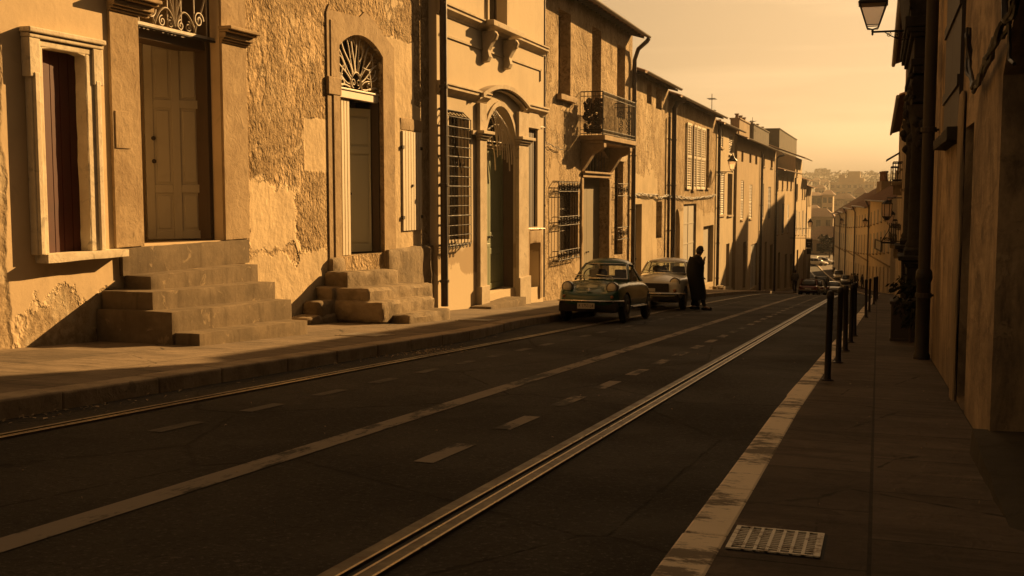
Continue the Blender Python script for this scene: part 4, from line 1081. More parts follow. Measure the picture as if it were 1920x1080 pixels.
for z in (nw[3]-0.95, nw[2]+0.75):
    cg.tube([(XD, k0, z+0.2), (xg, k0, z+0.2), (xg, k1, z+0.2), (XD, k1, z+0.2)], 0.012, 5); cg.tube([(XD, k0, z-0.2), (xg, k0, z-0.2), (xg, k1, z-0.2), (XD, k1, z-0.2)], 0.012, 5)
    for i in range(4): yy = k0+(k1-k0)*(i+0.5)/4; cg.tube(scroll((xg, yy, z), 0.15, 1.4, 12, sg=1 if i % 2 else -1), 0.014, 4)
mk('window_cage', cg, M['iron'], hD, smooth=60)
mk('lintel', MB().rbox(XD-0.02, XD+0.08, nw[0]-0.15, nw[1]+0.2, nw[3]+0.004, nw[3]+0.5, 0.1, 0.006, 3, 0.015), M['creamtrim'], hD, smooth=40)
mk('doorstep', MB().rbox(XD, XD+0.35, dr[0]-0.2, dr[1]+0.2, zs(dr[0])-0.2, dz0_-0.01, 0.1, 0.008, 3, 0.015), M['step'], hD, smooth=35)
downpipe('drainpipe', XD, yD1-0.15, zs(yD1)+0.6, PW(1183, 112)[1], 'drainpipe with swan neck dropping from the gutter right of the balcony', 0.075, top=(XD+0.57, yD1+0.05, zg-0.08))

# ---- the smaller houses further down the row
def shut(par, X, y0, y1, z0, z1, mat='shutter', op=(110, 110), both=True):
    """a pair of louvred shutters swung open beside a window"""
    w = (y1-y0)/2
    for k, (yh, sgn) in enumerate(((y0, 1), (y1, -1))):
        if k == 1 and not both: continue
        b = MB(); louvre(b, X+0.04, min(yh, yh-sgn*w*1.0), max(yh, yh-sgn*w*1.0), z0, z1, 0.035, 0.07)
        a = R(180-op[k] if False else op[k]) * (1 if sgn > 0 else -1)
        turned(b, X+0.02, yh, a*0 + (R(180)-R(op[k]))*(-1 if sgn > 0 else 1) if op[k] < 180 else 0)
        mk('shutter', b, M[mat], par)
def row_house(label, xl, xr, ge, mat, holes_px, X=WX, raft=False, over=0.5, rise=1.5, fill=(), ground=True, gutter=True, depth=8.5):
    """ge = (x, y) pixel on the gutter line"""
    y0, y1 = PW(xl, 400, X)[0], PW(xr, 400, X)[0]
    ze = PW(ge[0], ge[1], X+over)[1]
    t = root('townhouse', label, 'house', (X, (y0+y1)/2, zs((y0+y1)/2)))
    hs = []; rects = []
    for (a, b, c, d, kind, *rest) in holes_px:
        q0, q1, z0, z1 = pr4(a, b, c, d, X)
        if kind in ('door', 'arch', 'gdoor'): z0 = zs(q0)+0.12
        rects.append((q0, q1, z0, z1, kind, rest))
        if kind == 'arch': hs.append((arch(q0, q1, z0, z1-(q1-q0)*0.5-0.25, z1, 10), 0.3))
        else: hs.append((rect(q0, q1, z0, z1), 0.3))
    wb_ = MB(); facade(wb_, X, [(y0, zbase(y0)), (y1, zbase(y1)), (y1, ze+0.1), (y0, ze+0.1)], hs)
    gable_shell(wb_, X, X-depth, y0, y1, zs(y1)-1.0, ze+0.1, rise)
    mk('wall', wb_, mat, t)
    eaves(t, X, y0, y1, ze, over, rise, depth, gutter=gutter, rafters=raft)
    for q0, q1, z0, z1, kind, rest in rects:
        if kind == 'win':
            window(t, X, q0, q1, z0, z1, 0.24, M['brownwood'], (2, 3))
            mk('sill', MB().box(X, X+0.10, q0-0.08, q1+0.08, z0-0.09, z0-0.003), M['ashlar'], t)
        elif kind == 'shutclosed':
            b = MB(); louvre(b, X-0.02, q0, (q0+q1)/2-0.003, z0, z1, 0.035, 0.1); louvre(b, X-0.02, (q0+q1)/2+0.003, q1, z0, z1, 0.035, 0.1)
            mk('shutter', b, M[rest[0] if rest else 'shutter'], t)
            mk('sill', MB().box(X, X+0.08, q0-0.08, q1+0.08, z0-0.09, z0-0.003), M['ashlar'], t)
        elif kind == 'open':
            window(t, X, q0, q1, z0, z1, 0.24, M['brownwood'], (2, 3))
            w = (q1-q0)/2*1.05
            for s, yh in ((-1, q0), (1, q1)):
                b = MB(); a = yh-w if s < 0 else yh; louvre(b, X+0.04, a, a+w, z0, z1, 0.035, 0.09)
                turned(b, X+0.02, yh, R(20)*(-s) if False else R(18)*s*-1)
                mk('shutter', b, M[rest[0] if rest else 'shutter'], t)
            mk('sill', MB().box(X, X+0.10, q0-0.08, q1+0.08, z0-0.09, z0-0.003), M['ashlar'], t)
        elif kind in ('door', 'arch'):
            b = MB(); boards(b, X-0.22, q0, q1, z0+0.01, z1, 4, gap=0.015)
            d_ = mk('door', b, M[rest[0] if rest else 'brownwood'], t)
            mk('handle', MB().lathe((X-0.22, q1-0.12, z0+1.05), [(0.012, 0), (0.03, 0.04), (0, 0.07)], 8, 'x'), M['iron'], d_)
        elif kind == 'gdoor':
            b = MB(); X2 = X-0.10; b.box(X2-0.04, X2, q0, q1, z0, z1)
            for i in range(3): yy = q0+(q1-q0)*i/2; b.box(X2, X2+0.02, yy-0.05 if i else yy, yy+0.05 if i < 2 else yy, z0, z1)
            zz = z0
            while zz < z1: b.box(X2, X2+0.018, q0+0.05, q1-0.05, zz, zz+0.05); zz += (z1-z0)/4.0
            mk('door', b, M[rest[0] if rest else 'greydoor'], t)
        else:
            mk('pane', MB().box(X-0.28, X-0.26, q0, q1, z0, z1), M['glass'], t)
    return t, y0, y1, ze
EM = rough_render('mottled_render', (0.47, 0.355, 0.21), [bx(1184, 1232, 330, 520, 0.02, 0.35, 1.2)], 0.4, c_smooth=(0.60, 0.475, 0.30), thr=0.56)
hE, yE0, yE1, zE = row_house('low mottled house with two small attic windows between balcony house and stone house', 1184.5, 1251, (1240, 148), EM, [
    (1213, 1222, 152, 193, 'hole'), (1230, 1241, 163, 203, 'hole'), (1189, 1203, 383, 520, 'door', 'brownwood'), (1230, 1241, 378, 448, 'hole')], over=0.45, raft=True)
FM = rough_render('rubble_stone', (0.43, 0.32, 0.185), [bx(1250, 1318, 395, 520, 0.02, 0.5, 0.8), bx(1310, 1345, 400, 540, 0.02, 0.5, 0.8)], 0.6, c_smooth=(0.56, 0.44, 0.275), thr=0.6)
hF, yF0, yF1, zF = row_house('rubble stone house with tall pale open shutters and a pointed arch doorway', 1251.5, 1340, (1300, 190), FM, [
    (1297.5, 1302, 236, 355, 'win'), (1324, 1329.5, 240, 352, 'win'), (1263, 1275, 392, 500, 'arch', 'darkshutter'), (1281, 1305, 383, 500, 'gdoor', 'greydoor'), (1318, 1337, 425, 545, 'door', 'greydoor')], over=0.5, raft=True)
q = pr4(1297, 1310, 233, 355)
for xa, xb, mt_ in ((1289, 1297.5, 'whiteboard'), (1301.5, 1306, 'shutter'), (1307, 1314.5, 'whiteboard'), (1315.5, 1323.5, 'whiteboard')):  # second leaf gets a darker paint for its partial shade
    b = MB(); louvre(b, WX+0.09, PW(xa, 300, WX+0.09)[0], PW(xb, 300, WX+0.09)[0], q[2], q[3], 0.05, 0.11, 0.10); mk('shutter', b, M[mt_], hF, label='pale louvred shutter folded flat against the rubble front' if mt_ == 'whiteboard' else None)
GM = plaster('pale_house_plaster', (0.55, 0.44, 0.28), 0.4, 0.3, 1.0, 0.3)
hG, yG0, yG1, zG = row_house('narrow plastered house behind the wall lantern with tall grey shutters', 1340.5, 1380, (1380, 240), GM, [
    (1351, 1356, 236, 276, 'shutclosed'), (1367, 1374, 250, 290, 'shutclosed'), (1347, 1358, 322, 404, 'shutclosed'), (1364, 1373, 325, 404, 'win'), (1361, 1367, 458, 540, 'door'), (1372, 1377, 455, 540, 'door')], over=0.42)
XH = WX+0.15
HM = plaster('tan_house_plaster', (0.46, 0.34, 0.20), 0.5, 0.4, 0.8, 0.35)
hH, yH0, yH1, zH = row_house('long tan plastered house with slit attic windows and louvred shutters', 1380.5, 1453, (1420, 266), HM, [
    (1390, 1394, 282, 303, 'hole'), (1405, 1409, 288, 305, 'hole'), (1416, 1420, 290, 308, 'hole'), (1430, 1434, 290, 311, 'win'), (1445, 1449, 295, 314, 'win'),
    (1389, 1394, 338, 412, 'shutclosed'), (1405, 1410, 346, 410, 'shutclosed'), (1427, 1432, 344, 410, 'shutclosed', 'darkshutter'), (1440, 1445, 350, 410, 'shutclosed', 'darkshutter'),
    (1393, 1398, 455, 540, 'door'), (1407, 1419, 460, 545, 'gdoor'), (1433, 1437, 455, 540, 'door'), (1443, 1448, 460, 540, 'door')], X=XH, over=0.6)
IM = plaster('ochre_house_plaster', (0.52, 0.385, 0.22), 0.5, 0.3, 0.8, 0.3)
hI, yI0, yI1, zI = row_house('ochre house with deep eaves and a row of narrow upstairs windows', 1453.5, 1489, (1470, 318), IM, [
    (1457, 1460, 328, 355, 'win'), (1466, 1469, 331, 355, 'win'), (1475, 1478, 332, 354, 'win'), (1482, 1485, 335, 355, 'win'),
    (1457, 1460, 380, 440, 'shutclosed', 'shutter'), (1466, 1470, 382, 438, 'shutclosed', 'darkshutter'), (1476, 1479, 384, 436, 'shutclosed', 'shutter'),
    (1458, 1462, 475, 540, 'door'), (1471, 1475, 478, 540, 'door'), (1481, 1485, 478, 540, 'door')], over=0.7, rise=1.2)
JM = plaster('pale_tall_plaster', (0.58, 0.45, 0.28), 0.4, 0.25, 0.8, 0.3)
hJ, yJ0, yJ1, zJ = row_house('tall pale house rising above its neighbour with an overhanging roof', 1489.5, 1502, (1500, 291), JM, [
    (1493, 1496, 303, 330, 'win'), (1493, 1496, 345, 375, 'win'), (1492, 1494, 395, 440, 'shutclosed'), (1497, 1499, 397, 440, 'shutclosed'), (1493, 1496, 470, 540, 'door')], over=1.0, rise=1.6)
KM = plaster('buff_end_plaster', (0.55, 0.42, 0.26), 0.4, 0.25, 0.8, 0.3)
hK, yK0, yK1, zK = row_house('buff house with low eaves at the bend in the row', 1502.3, 1513, (1508, 337), KM, [
    (1504, 1506, 350, 372, 'win'), (1508, 1510, 352, 372, 'win'), (1504, 1506, 395, 440, 'shutclosed', 'darkshutter'), (1509, 1511, 400, 440, 'shutclosed', 'shutter'), (1506, 1508, 470, 530, 'door')], over=0.8)
hL, yL0, yL1, zL = row_house('last visible house of the sunlit row with pale narrow front', 1513.2, 1521, (1517, 352), plaster('light_end_plaster', (0.6, 0.47, 0.3), 0.4, 0.2, 0.8, 0.2), [
    (1515, 1516.3, 362, 385, 'win'), (1518, 1519.3, 364, 385, 'win'), (1515, 1516.3, 410, 445, 'shutclosed'), (1518, 1519.3, 475, 520, 'door')], X=WX+0.1, over=0.8)
# storey band along the shaded end of the row
downpipe('drainpipe', XH, PW(1424, 400, XH)[0], zs(70)+0.1-1.0, zH-0.3, 'drainpipe splitting the long tan house front', 0.09)
downpipe('drainpipe', WX, yF0+0.55, zs(yF0)+0.1, zF-0.5, 'thick drainpipe at the left edge of the rubble stone house', 0.10, top=(WX+0.55, yF0+0.7, zF-0.05))
downpipe('drainpipe', WX, yE1-0.25, zs(yE1)+0.1, zF-0.9, 'thin drainpipe at the right edge of the low mottled house', 0.06)
downpipe('drainpipe', WX, yG0+0.4, zs(yG0)+0.1, zG+0.2, 'drainpipe between the pale open shutters and the wall lantern', 0.085)
downpipe('drainpipe', XH, yH1-0.6, zs(yH1)+0.1, zH-0.5, 'drainpipe at the right end of the long tan house', 0.09, top=(XH+0.62, yH1+0.3, zH-0.1))
downpipe('drainpipe', WX, yI1-0.8, zs(yI1)+0.1, zI-0.4, 'drainpipe at the right end of the ochre house', 0.10)
# chimneys, roof block, aerials
def chimney(par, X, y, z0, w, d, h, pots=2, mat=None):
    b = MB().box(X-d/2, X+d/2, y-w/2, y+w/2, z0-1.5, z0+h).box(X-d/2-0.06, X+d/2+0.06, y-w/2-0.06, y+w/2+0.06, z0+h, z0+h+0.12)
    c = mk('chimney', b, mat or M['ashlar'], par, bevel=0.02)
    for i in range(pots):
        yy = y + (i-(pots-1)/2)*w/max(1, pots)
        mk('chimney_pot', MB().lathe((X, yy, z0+h+0.12), [(0.13, 0), (0.11, 0.35), (0.16, 0.36), (0.16, 0.42), (0.02, 0.42)], 10), M['tile'], c)
def roofchim(par, xl, xr, yt, dX, d=0.8, pots=2, mat=None):
    X = WX - dX
    a, b = PW(xl, yt, X), PW(xr, yt, X)
    z = (a[1]+b[1])/2
    bb = MB().box(X-d/2, X+d/2, a[0], b[0], z-3.5, z-0.12).box(X-d/2-0.07, X+d/2+0.07, a[0]-0.07, b[0]+0.07, z-0.12, z)
    c = mk('chimney', bb, mat or M['rightwall'], par, bevel=0.02)
    for i in range(pots):
        yy = a[0] + (b[0]-a[0])*(i+0.5)/pots
        mk('chimney_pot', MB().lathe((X, yy, z), [(0.14, 0), (0.12, 0.3), (0.18, 0.32), (0.18, 0.4), (0.02, 0.4)], 10), M['tile'], c)
roofchim(hG, 1378, 1398, 226, 2.5, 0.7, 3)
roofchim(hH, 1404, 1434, 240, 3.2, 0.9, 3, M['darkwall'])
roofchim(hI, 1436, 1473, 252, 4.0, 3.0, 0, M['darkwall'])
def aerial(name, label, px, py, pb, X, arms):
    y, z1 = PW(px, py, X); z0 = PW(px, pb, X)[1]
    t = root(name, label, 'antenna', (X, y, z0))
    b = MB().tube([(X, y, z0-1.6), (X, y, z1)], 0.022, 5); mk('mast', b, M['iron'], t)
    a = MB()
    for k, (h, L_, dy) in enumerate(arms):
        z = z1-h; a.tube([(X, y-L_, z), (X, y+L_, z+dy)], 0.014, 4)
        for j in range(5): yy = y-L_+2*L_*j/4; a.tube([(X-0.25, yy, z+dy*j/4), (X+0.25, yy, z+dy*j/4)], 0.009, 4)
    mk('boom', a, M['iron'], t)
aerial('antenna', 'twin rod rooftop antenna above the stone house with pale shutters', 1335, 176, 205, WX-1.5, [(0.3, 0.5, 0.0), (1.0, 0.3, 0)])
aerial('antenna', 'rooftop antenna with slanting boom above the long tan house', 1411, 220, 242, WX-2.6, [(0.5, 1.3, 0.25), (1.0, 0.7, -0.2)])

# cables on the left fronts
def cable(name, label, pts, r, parname='strand', strands=3, wob=0.03, group=None, mat='iron'):
    pts = [Vector(p) for p in pts]; t = root(name, label, 'cable', pts[0], group=group)
    for s in range(strands):
        dense = []
        for i in range(len(pts)-1):
            L_ = (pts[i+1]-pts[i]).length; k = max(3, int(L_/0.16))
            for j in range(k):
                p = pts[i].lerp(pts[i+1], j/k); ph = (i*7.3+j*0.9)+s*2.1
                dense.append(p + Vector((0.3*wob*math.cos(ph), wob*math.sin(ph*0.8+s), wob*math.cos(ph*1.1+s*2))) + noise.noise_vector(p*2.3+Vector((s*9, 0, 0)))*wob*1.2)
        dense.append(pts[-1])
        mk(parname, MB().tube(dense, r, 5), M[mat], t, smooth=60)
    return t
cpts = [(WX+0.10, *PW(px, py, WX+0.1)) for px, py in ((1186, 368), (1200, 364), (1215, 366), (1232, 366), (1237, 372), (1248, 367), (1262, 368), (1285, 371), (1305, 371), (1325, 369), (1342, 366))]
cable('cable_bundle', 'sagging bundle of wires strung along the low mottled and rubble stone fronts', cpts, 0.016, wob=0.04, mat='darkshutter')
cpts = [(WX+0.08, *PW(px, py, WX+0.08)) for px, py in ((1024, 100), (1022, 180), (1023, 255), (1024, 268), (1040, 276), (1056, 280))]
cable('cable_bundle', 'thin wires looping down the wall left of the barred window', cpts, 0.008, strands=2, wob=0.03)

# ================================================================== RIGHT SIDE (in shade)
XR = 0.62
def q4(xl, xr, yt, yb, X=XR):      # left px = farther along the street on this side
    ym = (yt+yb)/2
    return PW(xr, ym, X)[0], PW(xl, ym, X)[0], PW(xr, yb, X)[1], PW(xr, yt, X)[1]
r1a, r1b = -5.0, PW(1743, 500, XR)[0]
hR1 = root('townhouse', 'shaded townhouse with water stained plaster and a dark recessed doorway, nearest on the right', 'house', (XR, 5, zr(5)))
dw = (4.0, PW(1868, 480, XR)[0]); dwz = PW(1890, 132, XR)[1]
sl0, sl1 = PW(1818, 480, XR)[0], PW(1803, 480, XR)[0]; slz = PW(1822, 232, XR)[1]
sh = q4(1780, 1809, -60, 236)
sh = (sh[0], sh[1], sh[2], sh[2]+1.9)
holes = [(arch(dw[0], dw[1], zr(dw[1])+SR+0.02, dwz, dwz+0.42, 12), 0.42), (rect(sl0, sl1, zr(sl1)+SR+0.04, slz), 0.3), (rect(*sh), 0.12)]
wr = MB(); facade(wr, XR, [(r1a, zr(r1a)-0.4), (r1b, zr(r1b)-0.4), (r1b, 8.2), (r1a, 8.2)], holes, -1)
shell(wr, XR, XR+8, r1a, r1b, zr(r1b)-0.8, 8.2)
def stained():
    n = NT('stained_wall'); base = (0.56, 0.40, 0.235)
    big = n.noise(0.9, 6, 0.62); st = n.noise(1.3, 7, 0.7, vec=n.map((1, 0.5, 0.45)), dist=1.3); st2 = n.noise(2.2, 7, 0.72, vec=n.map((1, 0.55, 0.8)), dist=1.6)
    fine = n.noise(13, 6, 0.68, vec=n.map((1, 0.25, 1))); o = n.sep(); pe = n.noise(2.4, 7, 0.68, vec=n.map((1, 0.45, 1)), dist=0.5)
    low = n.ramp(n.math('ADD', o[2], n.math('MULTIPLY', n.math('SUBTRACT', n.noise(1.4, 6, 0.6), 0.5), 2.4)), -0.6, 0.45, 1, 0)
    col = n.mix(n.ramp(big, 0.35, 0.68), base, sc3(base, 0.72))
    col = n.mix(n.ramp(st, 0.44, 0.62, 0, 0.8), col, (0.12, 0.085, 0.052))
    col = n.mix(n.ramp(st2, 0.52, 0.66, 0, 0.55), col, (0.09, 0.066, 0.042))
    col = n.mix(n.ramp(pe, 0.60, 0.65, 0, 0.5), col, (0.62, 0.46, 0.28))
    col = n.mix(n.math('MULTIPLY', low, 0.6), col, (0.10, 0.075, 0.05))
    col = n.mix(n.ramp(fine, 0.35, 0.75, 0, 0.4), col, sc3(base, 0.5))
    h = n.math('ADD', n.math('MULTIPLY', fine, 0.3), n.math('MULTIPLY', n.noise(4, 6, 0.65, vec=n.map((1, 0.35, 1))), 0.9))
    h = n.math('ADD', h, n.math('MULTIPLY', n.ramp(pe, 0.60, 0.62), 0.15)); n.bump(h, 0.7, 0.03)
    return n.done(col, 0.88, spec=0.2)
mk('wall', wr, stained(), hR1)
mk('door', MB().box(XR+0.36, XR+0.40, dw[0], dw[1], zr(dw[1]), dwz+0.5).box(XR+0.33, XR+0.36, dw[0]+0.3, dw[0]+0.36, zr(dw[1]), dwz+0.5).box(XR+0.33, XR+0.36, dw[1]-0.9, dw[1]-0.84, zr(dw[1]), dwz+0.4), M['darkwall'], hR1)
mk('door', MB().box(XR+0.24, XR+0.27, sl0, sl1, zr(sl1), slz), M['brownwood'], hR1)
mk('doorstep', MB().rbox(XR-0.10, XR+0.5, 2.6, dw[1]+0.10, zr(dw[1])-0.3, zr(5.4)+SR+0.06, 0.12, 0.008, 3, 0.02), M['darkwall'], hR1, smooth=35)
# pale rendered strips either side of the narrow door
mk('door_surround', MB().rbox(XR-0.02, XR+0.02, sl1+0.003, sl1+0.42, zr(sl1)-0.2, slz+0.3, 0.1, 0.006, 3, 0.012).xf(Matrix.Translation((-0.02, 0, 0))), M['rightwall'], hR1, smooth=40)
for a, b in ((sh[0]+0.003, (sh[0]+sh[1])/2-0.004), ((sh[0]+sh[1])/2+0.004, sh[1]-0.003)):
    lb = MB().box(XR-0.03, XR+0.01, a, b, sh[2]+0.02, sh[3]).box(XR-0.05, XR-0.03, a, b, sh[2]+0.35, sh[2]+0.44).box(XR-0.05, XR-0.03, a, b, sh[2]+1.0, sh[2]+1.09)
    mk('shutter', lb, M['darkshutter'], hR1)
mk('window_sill', MB().rbox(XR-0.12, XR+0.1, sh[0]-0.12, sh[1]+0.12, sh[2]-0.10, sh[2]+0.01, 0.08, 0.006, 3, 0.012), M['darkwall'], hR1, smooth=40)
eaves(hR1, XR+8, r1a, r1b, 8.2, 0.3, 1.3, 8.0, gutter=False, rafters=False)
py_ = PW(1759, 300, XR)[0]
downpipe('drainpipe', XR, py_, zsr(py_)+0.25, 8.0, 'fat dark drainpipe running down the stained wall by the carved portal', 0.07, sg=-1, mat=M['darkshutter'])
pb_ = zsr(py_)
t = root('pipe_guard', 'cast iron boot at the foot of the fat drainpipe', 'pipe guard', (XR-0.11, py_, pb_))
mk('boot', MB().lathe((XR-0.11, py_, pb_), [(0.095, 0), (0.095, 0.05), (0.08, 0.08), (0.078, 0.9), (0.095, 0.94), (0.09, 1.02), (0.074, 1.05)], 14), M['black'], t, smooth=50)
xp = XR-0.06
cp = [(xp, *PW(px, py, xp)) for px, py in ((1815, 60), (1816, 95), (1818, 128), (1826, 166), (1836, 150), (1850, 112), (1866, 80), (1880, 55), (1892, 30), (1903, 0), (1912, -40))]
cable('cable_bundle', 'thick taped bundle of cables drooping across the stained wall', cp, 0.013, strands=4, wob=0.022, mat='black')
cp = [(xp, *PW(px, py, xp)) for px, py in ((1885, 45), (1884, -40))]
cable('cable_bundle', 'straight upright cables joining the thick taped bundle', cp, 0.016, strands=2, wob=0.008, mat='black')
cp = [(xp, *PW(px, py, xp)) for px, py in ((1892, 50), (1893, 85), (1894, 110), (1902, 120))]
cable('cable_bundle', 'short loose cable end hanging beside the dark arched doorway', cp, 0.010, strands=1, wob=0.006, mat='black')
cp = [(XR-0.02, *PW(px, py, XR-0.02)) for px, py in ((1781, 60), (1777, 230))]
cable('cable_bundle', 'single pale wire running down beside the dark shutters', cp, 0.006, strands=1, wob=0.003, mat='paleiron')

# ---- carved portal building
XP = 0.72; p0y, p1y = r1b+0.003, 24.5
hP = root('portal_house', 'soot black house front with carved stone portal of column and pedestal', 'house', (XP, 20, zr(20)))
wp = MB(); facade(wp, XP, [(p0y, zr(p0y)-0.4), (p1y, zr(p1y)-0.4), (p1y, 8.0), (p0y, 8.0)], [(rect(19.0, 21.0, zr(20)+SR, 2.3), 0.5)], -1); shell(wp, XP, XP+8, p0y, p1y, zr(p1y)-0.8, 8.0)
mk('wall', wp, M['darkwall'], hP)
mk('door', MB().box(XP+0.42, XP+0.46, 19.0, 21.0, zr(21), 2.35), M['brownwood'], hP)
eaves(hP, XP+8, p0y, p1y, 8.0, 0.3, 1.3, 8.0, gutter=False, rafters=False)
xf_ = 0.37
for yc in (18.2, 21.9):
    gz = zr(yc)+SR; zc = 0.14 - (yc-18.2)*0.0
    pd = MB().box(xf_+0.05, XP, yc-0.42, yc+0.42, gz-0.2, zc-0.16)
    for k, (p, h) in enumerate(((0.02, 0.05), (-0.03, 0.05), (-0.08, 0.07))): pd.box(xf_+p, XP, yc-0.45-(-p)*0.8, yc+0.45+(-p)*0.8, zc-0.16+k*0.055, zc-0.16+k*0.055+h)
    pd.box(xf_+0.0, XP, yc-0.47, yc+0.47, gz-0.2, gz+0.22)
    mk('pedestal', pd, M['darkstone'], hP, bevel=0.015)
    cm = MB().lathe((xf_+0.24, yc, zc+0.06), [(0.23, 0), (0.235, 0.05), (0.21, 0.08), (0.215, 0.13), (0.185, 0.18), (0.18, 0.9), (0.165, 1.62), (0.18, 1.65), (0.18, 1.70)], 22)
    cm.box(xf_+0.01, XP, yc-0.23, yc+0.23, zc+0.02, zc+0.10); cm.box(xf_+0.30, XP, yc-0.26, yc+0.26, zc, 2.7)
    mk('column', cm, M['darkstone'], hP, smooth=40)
    cm = MB(); rnd.seed(int(yc*10))
    zc2 = zc+1.68
    for k in range(26):       # carved leaves and volutes of the capital
        a = rnd.random()*6.28; zz = rnd.random(); rr = 0.17+0.12*zz
        c = Vector((xf_+0.24+rr*math.cos(a)*0.9, yc+rr*math.sin(a), zc2+zz*0.62)); s = rnd.uniform(0.05, 0.09)
        cm.lathe((c.x, c.y, c.z), [(0.01, -s), (s*0.8, -s*0.5), (s, 0.0), (s*0.7, s*0.6), (0.01, s)], 9)
    cm.lathe((xf_+0.26, yc, zc2-0.03), [(0.17, 0), (0.2, 0.3), (0.27, 0.65), (0.28, 0.68)], 16)
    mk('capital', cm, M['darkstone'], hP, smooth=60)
    cm = MB(); cm.rbox(xf_+0.04, XP, yc-0.33, yc+0.33, zc2+0.66, zc2+1.10, 0.07, 0.03, 4.0, 0.03)
    for k in range(14):
        c = Vector((xf_+0.05+0.03*rnd.random(), yc-0.3+0.6*rnd.random(), zc2+0.7+0.38*rnd.random())); s = rnd.uniform(0.04, 0.08)
        cm.lathe((c.x, c.y, c.z), [(0.01, -s), (s*0.8, -s*0.5), (s, 0.0), (s*0.7, s*0.6), (0.01, s)], 8)
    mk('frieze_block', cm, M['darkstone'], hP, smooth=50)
zt = 0.14+1.68+1.10
en = MB()
for k, (p, h) in enumerate(((0.06, 0.12), (0.02, 0.10), (0.06, 0.32), (0.0, 0.07), (-0.05, 0.07), (-0.08, 0.16))):
    z = zt + sum(v for _, v in ((0.06, 0.12), (0.02, 0.10), (0.06, 0.32), (0.0, 0.07), (-0.05, 0.07), (-0.08, 0.16))[:k])
    en.box(xf_+p, XP, 17.75+p*0.8, 22.4-p*0.8, z+0.002*k, z+h)
en.hexa([(xf_+0.0, 17.8, zt+0.845), (XP, 17.8, zt+0.845), (XP, 22.3, zt+0.845), (xf_+0.0, 22.3, zt+0.845), (xf_-0.22, 17.8, zt+2.6), (XP, 17.8, zt+2.6), (XP, 22.3, zt+2.6), (xf_-0.22, 22.3, zt+2.6)])
en.box(xf_-0.03, xf_+0.0, 17.7, 22.4, zt+0.95, zt+1.0)
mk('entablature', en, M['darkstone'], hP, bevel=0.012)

# ---- plainer shaded houses further along the right
def right_house(label, y0, y1, X, ztop, mat, nwin=3, stor=2, body=8, rise=1.3, over=0.4, balc=False):
    t = root('townhouse', label, 'house', (X, (y0+y1)/2, zr((y0+y1)/2)))
    hs = []; R_ = []
    zb_ = zr(y1)
    for i in range(nwin):
        c = y0+(y1-y0)*(i+0.5)/nwin
        hs.append((rect(c-0.5, c+0.5, zr(c)+SR+0.05, zr(c)+2.5), 0.3)); R_.append((c-0.5, c+0.5, zr(c)+SR+0.05, zr(c)+2.5, 'd'))
        for s in range(1, stor):
            za = zr((y0+y1)/2)+0.6+3.0*s
            if za+1.9 > ztop-0.4: continue
            hs.append((rect(c-0.5, c+0.5, za, za+1.8), 0.3)); R_.append((c-0.5, c+0.5, za, za+1.8, 'w'))
    w = MB(); facade(w, X, [(y0, zr(y0)-0.5), (y1, zr(y1)-0.5), (y1, ztop), (y0, ztop)], hs, -1)
    xm = X+body/2
    for y in (y0, y1): w.add([(X,y,zb_-0.8),(X+body,y,zb_-0.8),(X+body,y,ztop),(xm,y,ztop+rise),(X,y,ztop)], [(0,1,2,3,4)])
    w.add([(X+body,y0,zb_-0.8),(X+body,y1,zb_-0.8),(X+body,y1,ztop),(X+body,y0,ztop)], [(0,1,2,3)])
    mk('wall', w, mat, t)
    rf = MB(); sl = rise/(body/2)
    tile_roof(rf, y0, y1, X-over, ztop+0.06-over*sl, xm, ztop+rise+0.06); tile_roof(rf, y0, y1, X+body+0.3, ztop+0.06-0.3*sl, xm, ztop+rise+0.062)
    o = mk('roof', rf, M['tile'], t)
    mk('gutter', MB().tube([(X-over-0.05, y0, ztop-over*sl-0.02), (X-over-0.05, y1, ztop-over*sl-0.02)], 0.07, 8), M['zinc'], o)
    for a, b, c, d, k in R_:
        if k == 'd': mk('door', MB().box(X+0.2, X+0.24, a, b, c, d), M['brownwood'], t)
        else:
            mk('shutter', MB().box(X+0.02, X+0.06, a, (a+b)/2-0.01, c, d).box(X+0.02, X+0.06, (a+b)/2+0.01, b, c, d), M['darkshutter'], t)
            mk('sill', MB().box(X-0.1, X, a-0.08, b+0.08, c-0.1, c-0.004), M['rightwall'], t)
    return t
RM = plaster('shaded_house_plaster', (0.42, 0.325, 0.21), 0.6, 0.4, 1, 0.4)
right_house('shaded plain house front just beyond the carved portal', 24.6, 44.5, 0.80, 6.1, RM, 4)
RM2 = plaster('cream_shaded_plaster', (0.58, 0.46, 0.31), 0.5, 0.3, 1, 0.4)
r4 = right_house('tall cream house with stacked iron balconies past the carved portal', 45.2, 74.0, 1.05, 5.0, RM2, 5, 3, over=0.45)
for yc, zb_ in ((70.5, 1.7), (70.5, -1.5), (60.0, 1.7), (60.0, -1.5)):
    s_ = mk('balcony_slab', MB().box(0.55, 1.05, yc-1.4, yc+1.4, zb_-0.16, zb_).box(0.75, 1.05, yc-1.0, yc-0.75, zb_-0.7, zb_-0.161).box(0.75, 1.05, yc+0.75, yc+1.0, zb_-0.7, zb_-0.161), M['rightwall'], r4)
    b = MB()
    for z in (zb_+0.08, zb_+0.98): b.tube([(1.05, yc-1.35, z), (0.6, yc-1.35, z), (0.6, yc+1.35, z), (1.05, yc+1.35, z)], 0.03, 4)
    for i in range(24): yy = yc-1.35+2.7*i/23; b.tube([(0.6, yy, zb_), (0.6, yy, zb_+1.0)], 0.015, 4)
    for i in range(5): xx = 0.6+0.45*i/4; b.tube([(xx, yc-1.35, zb_), (xx, yc-1.35, zb_+1.0)], 0.015, 4)
    mk('balcony_railing', b, M['iron'], r4)
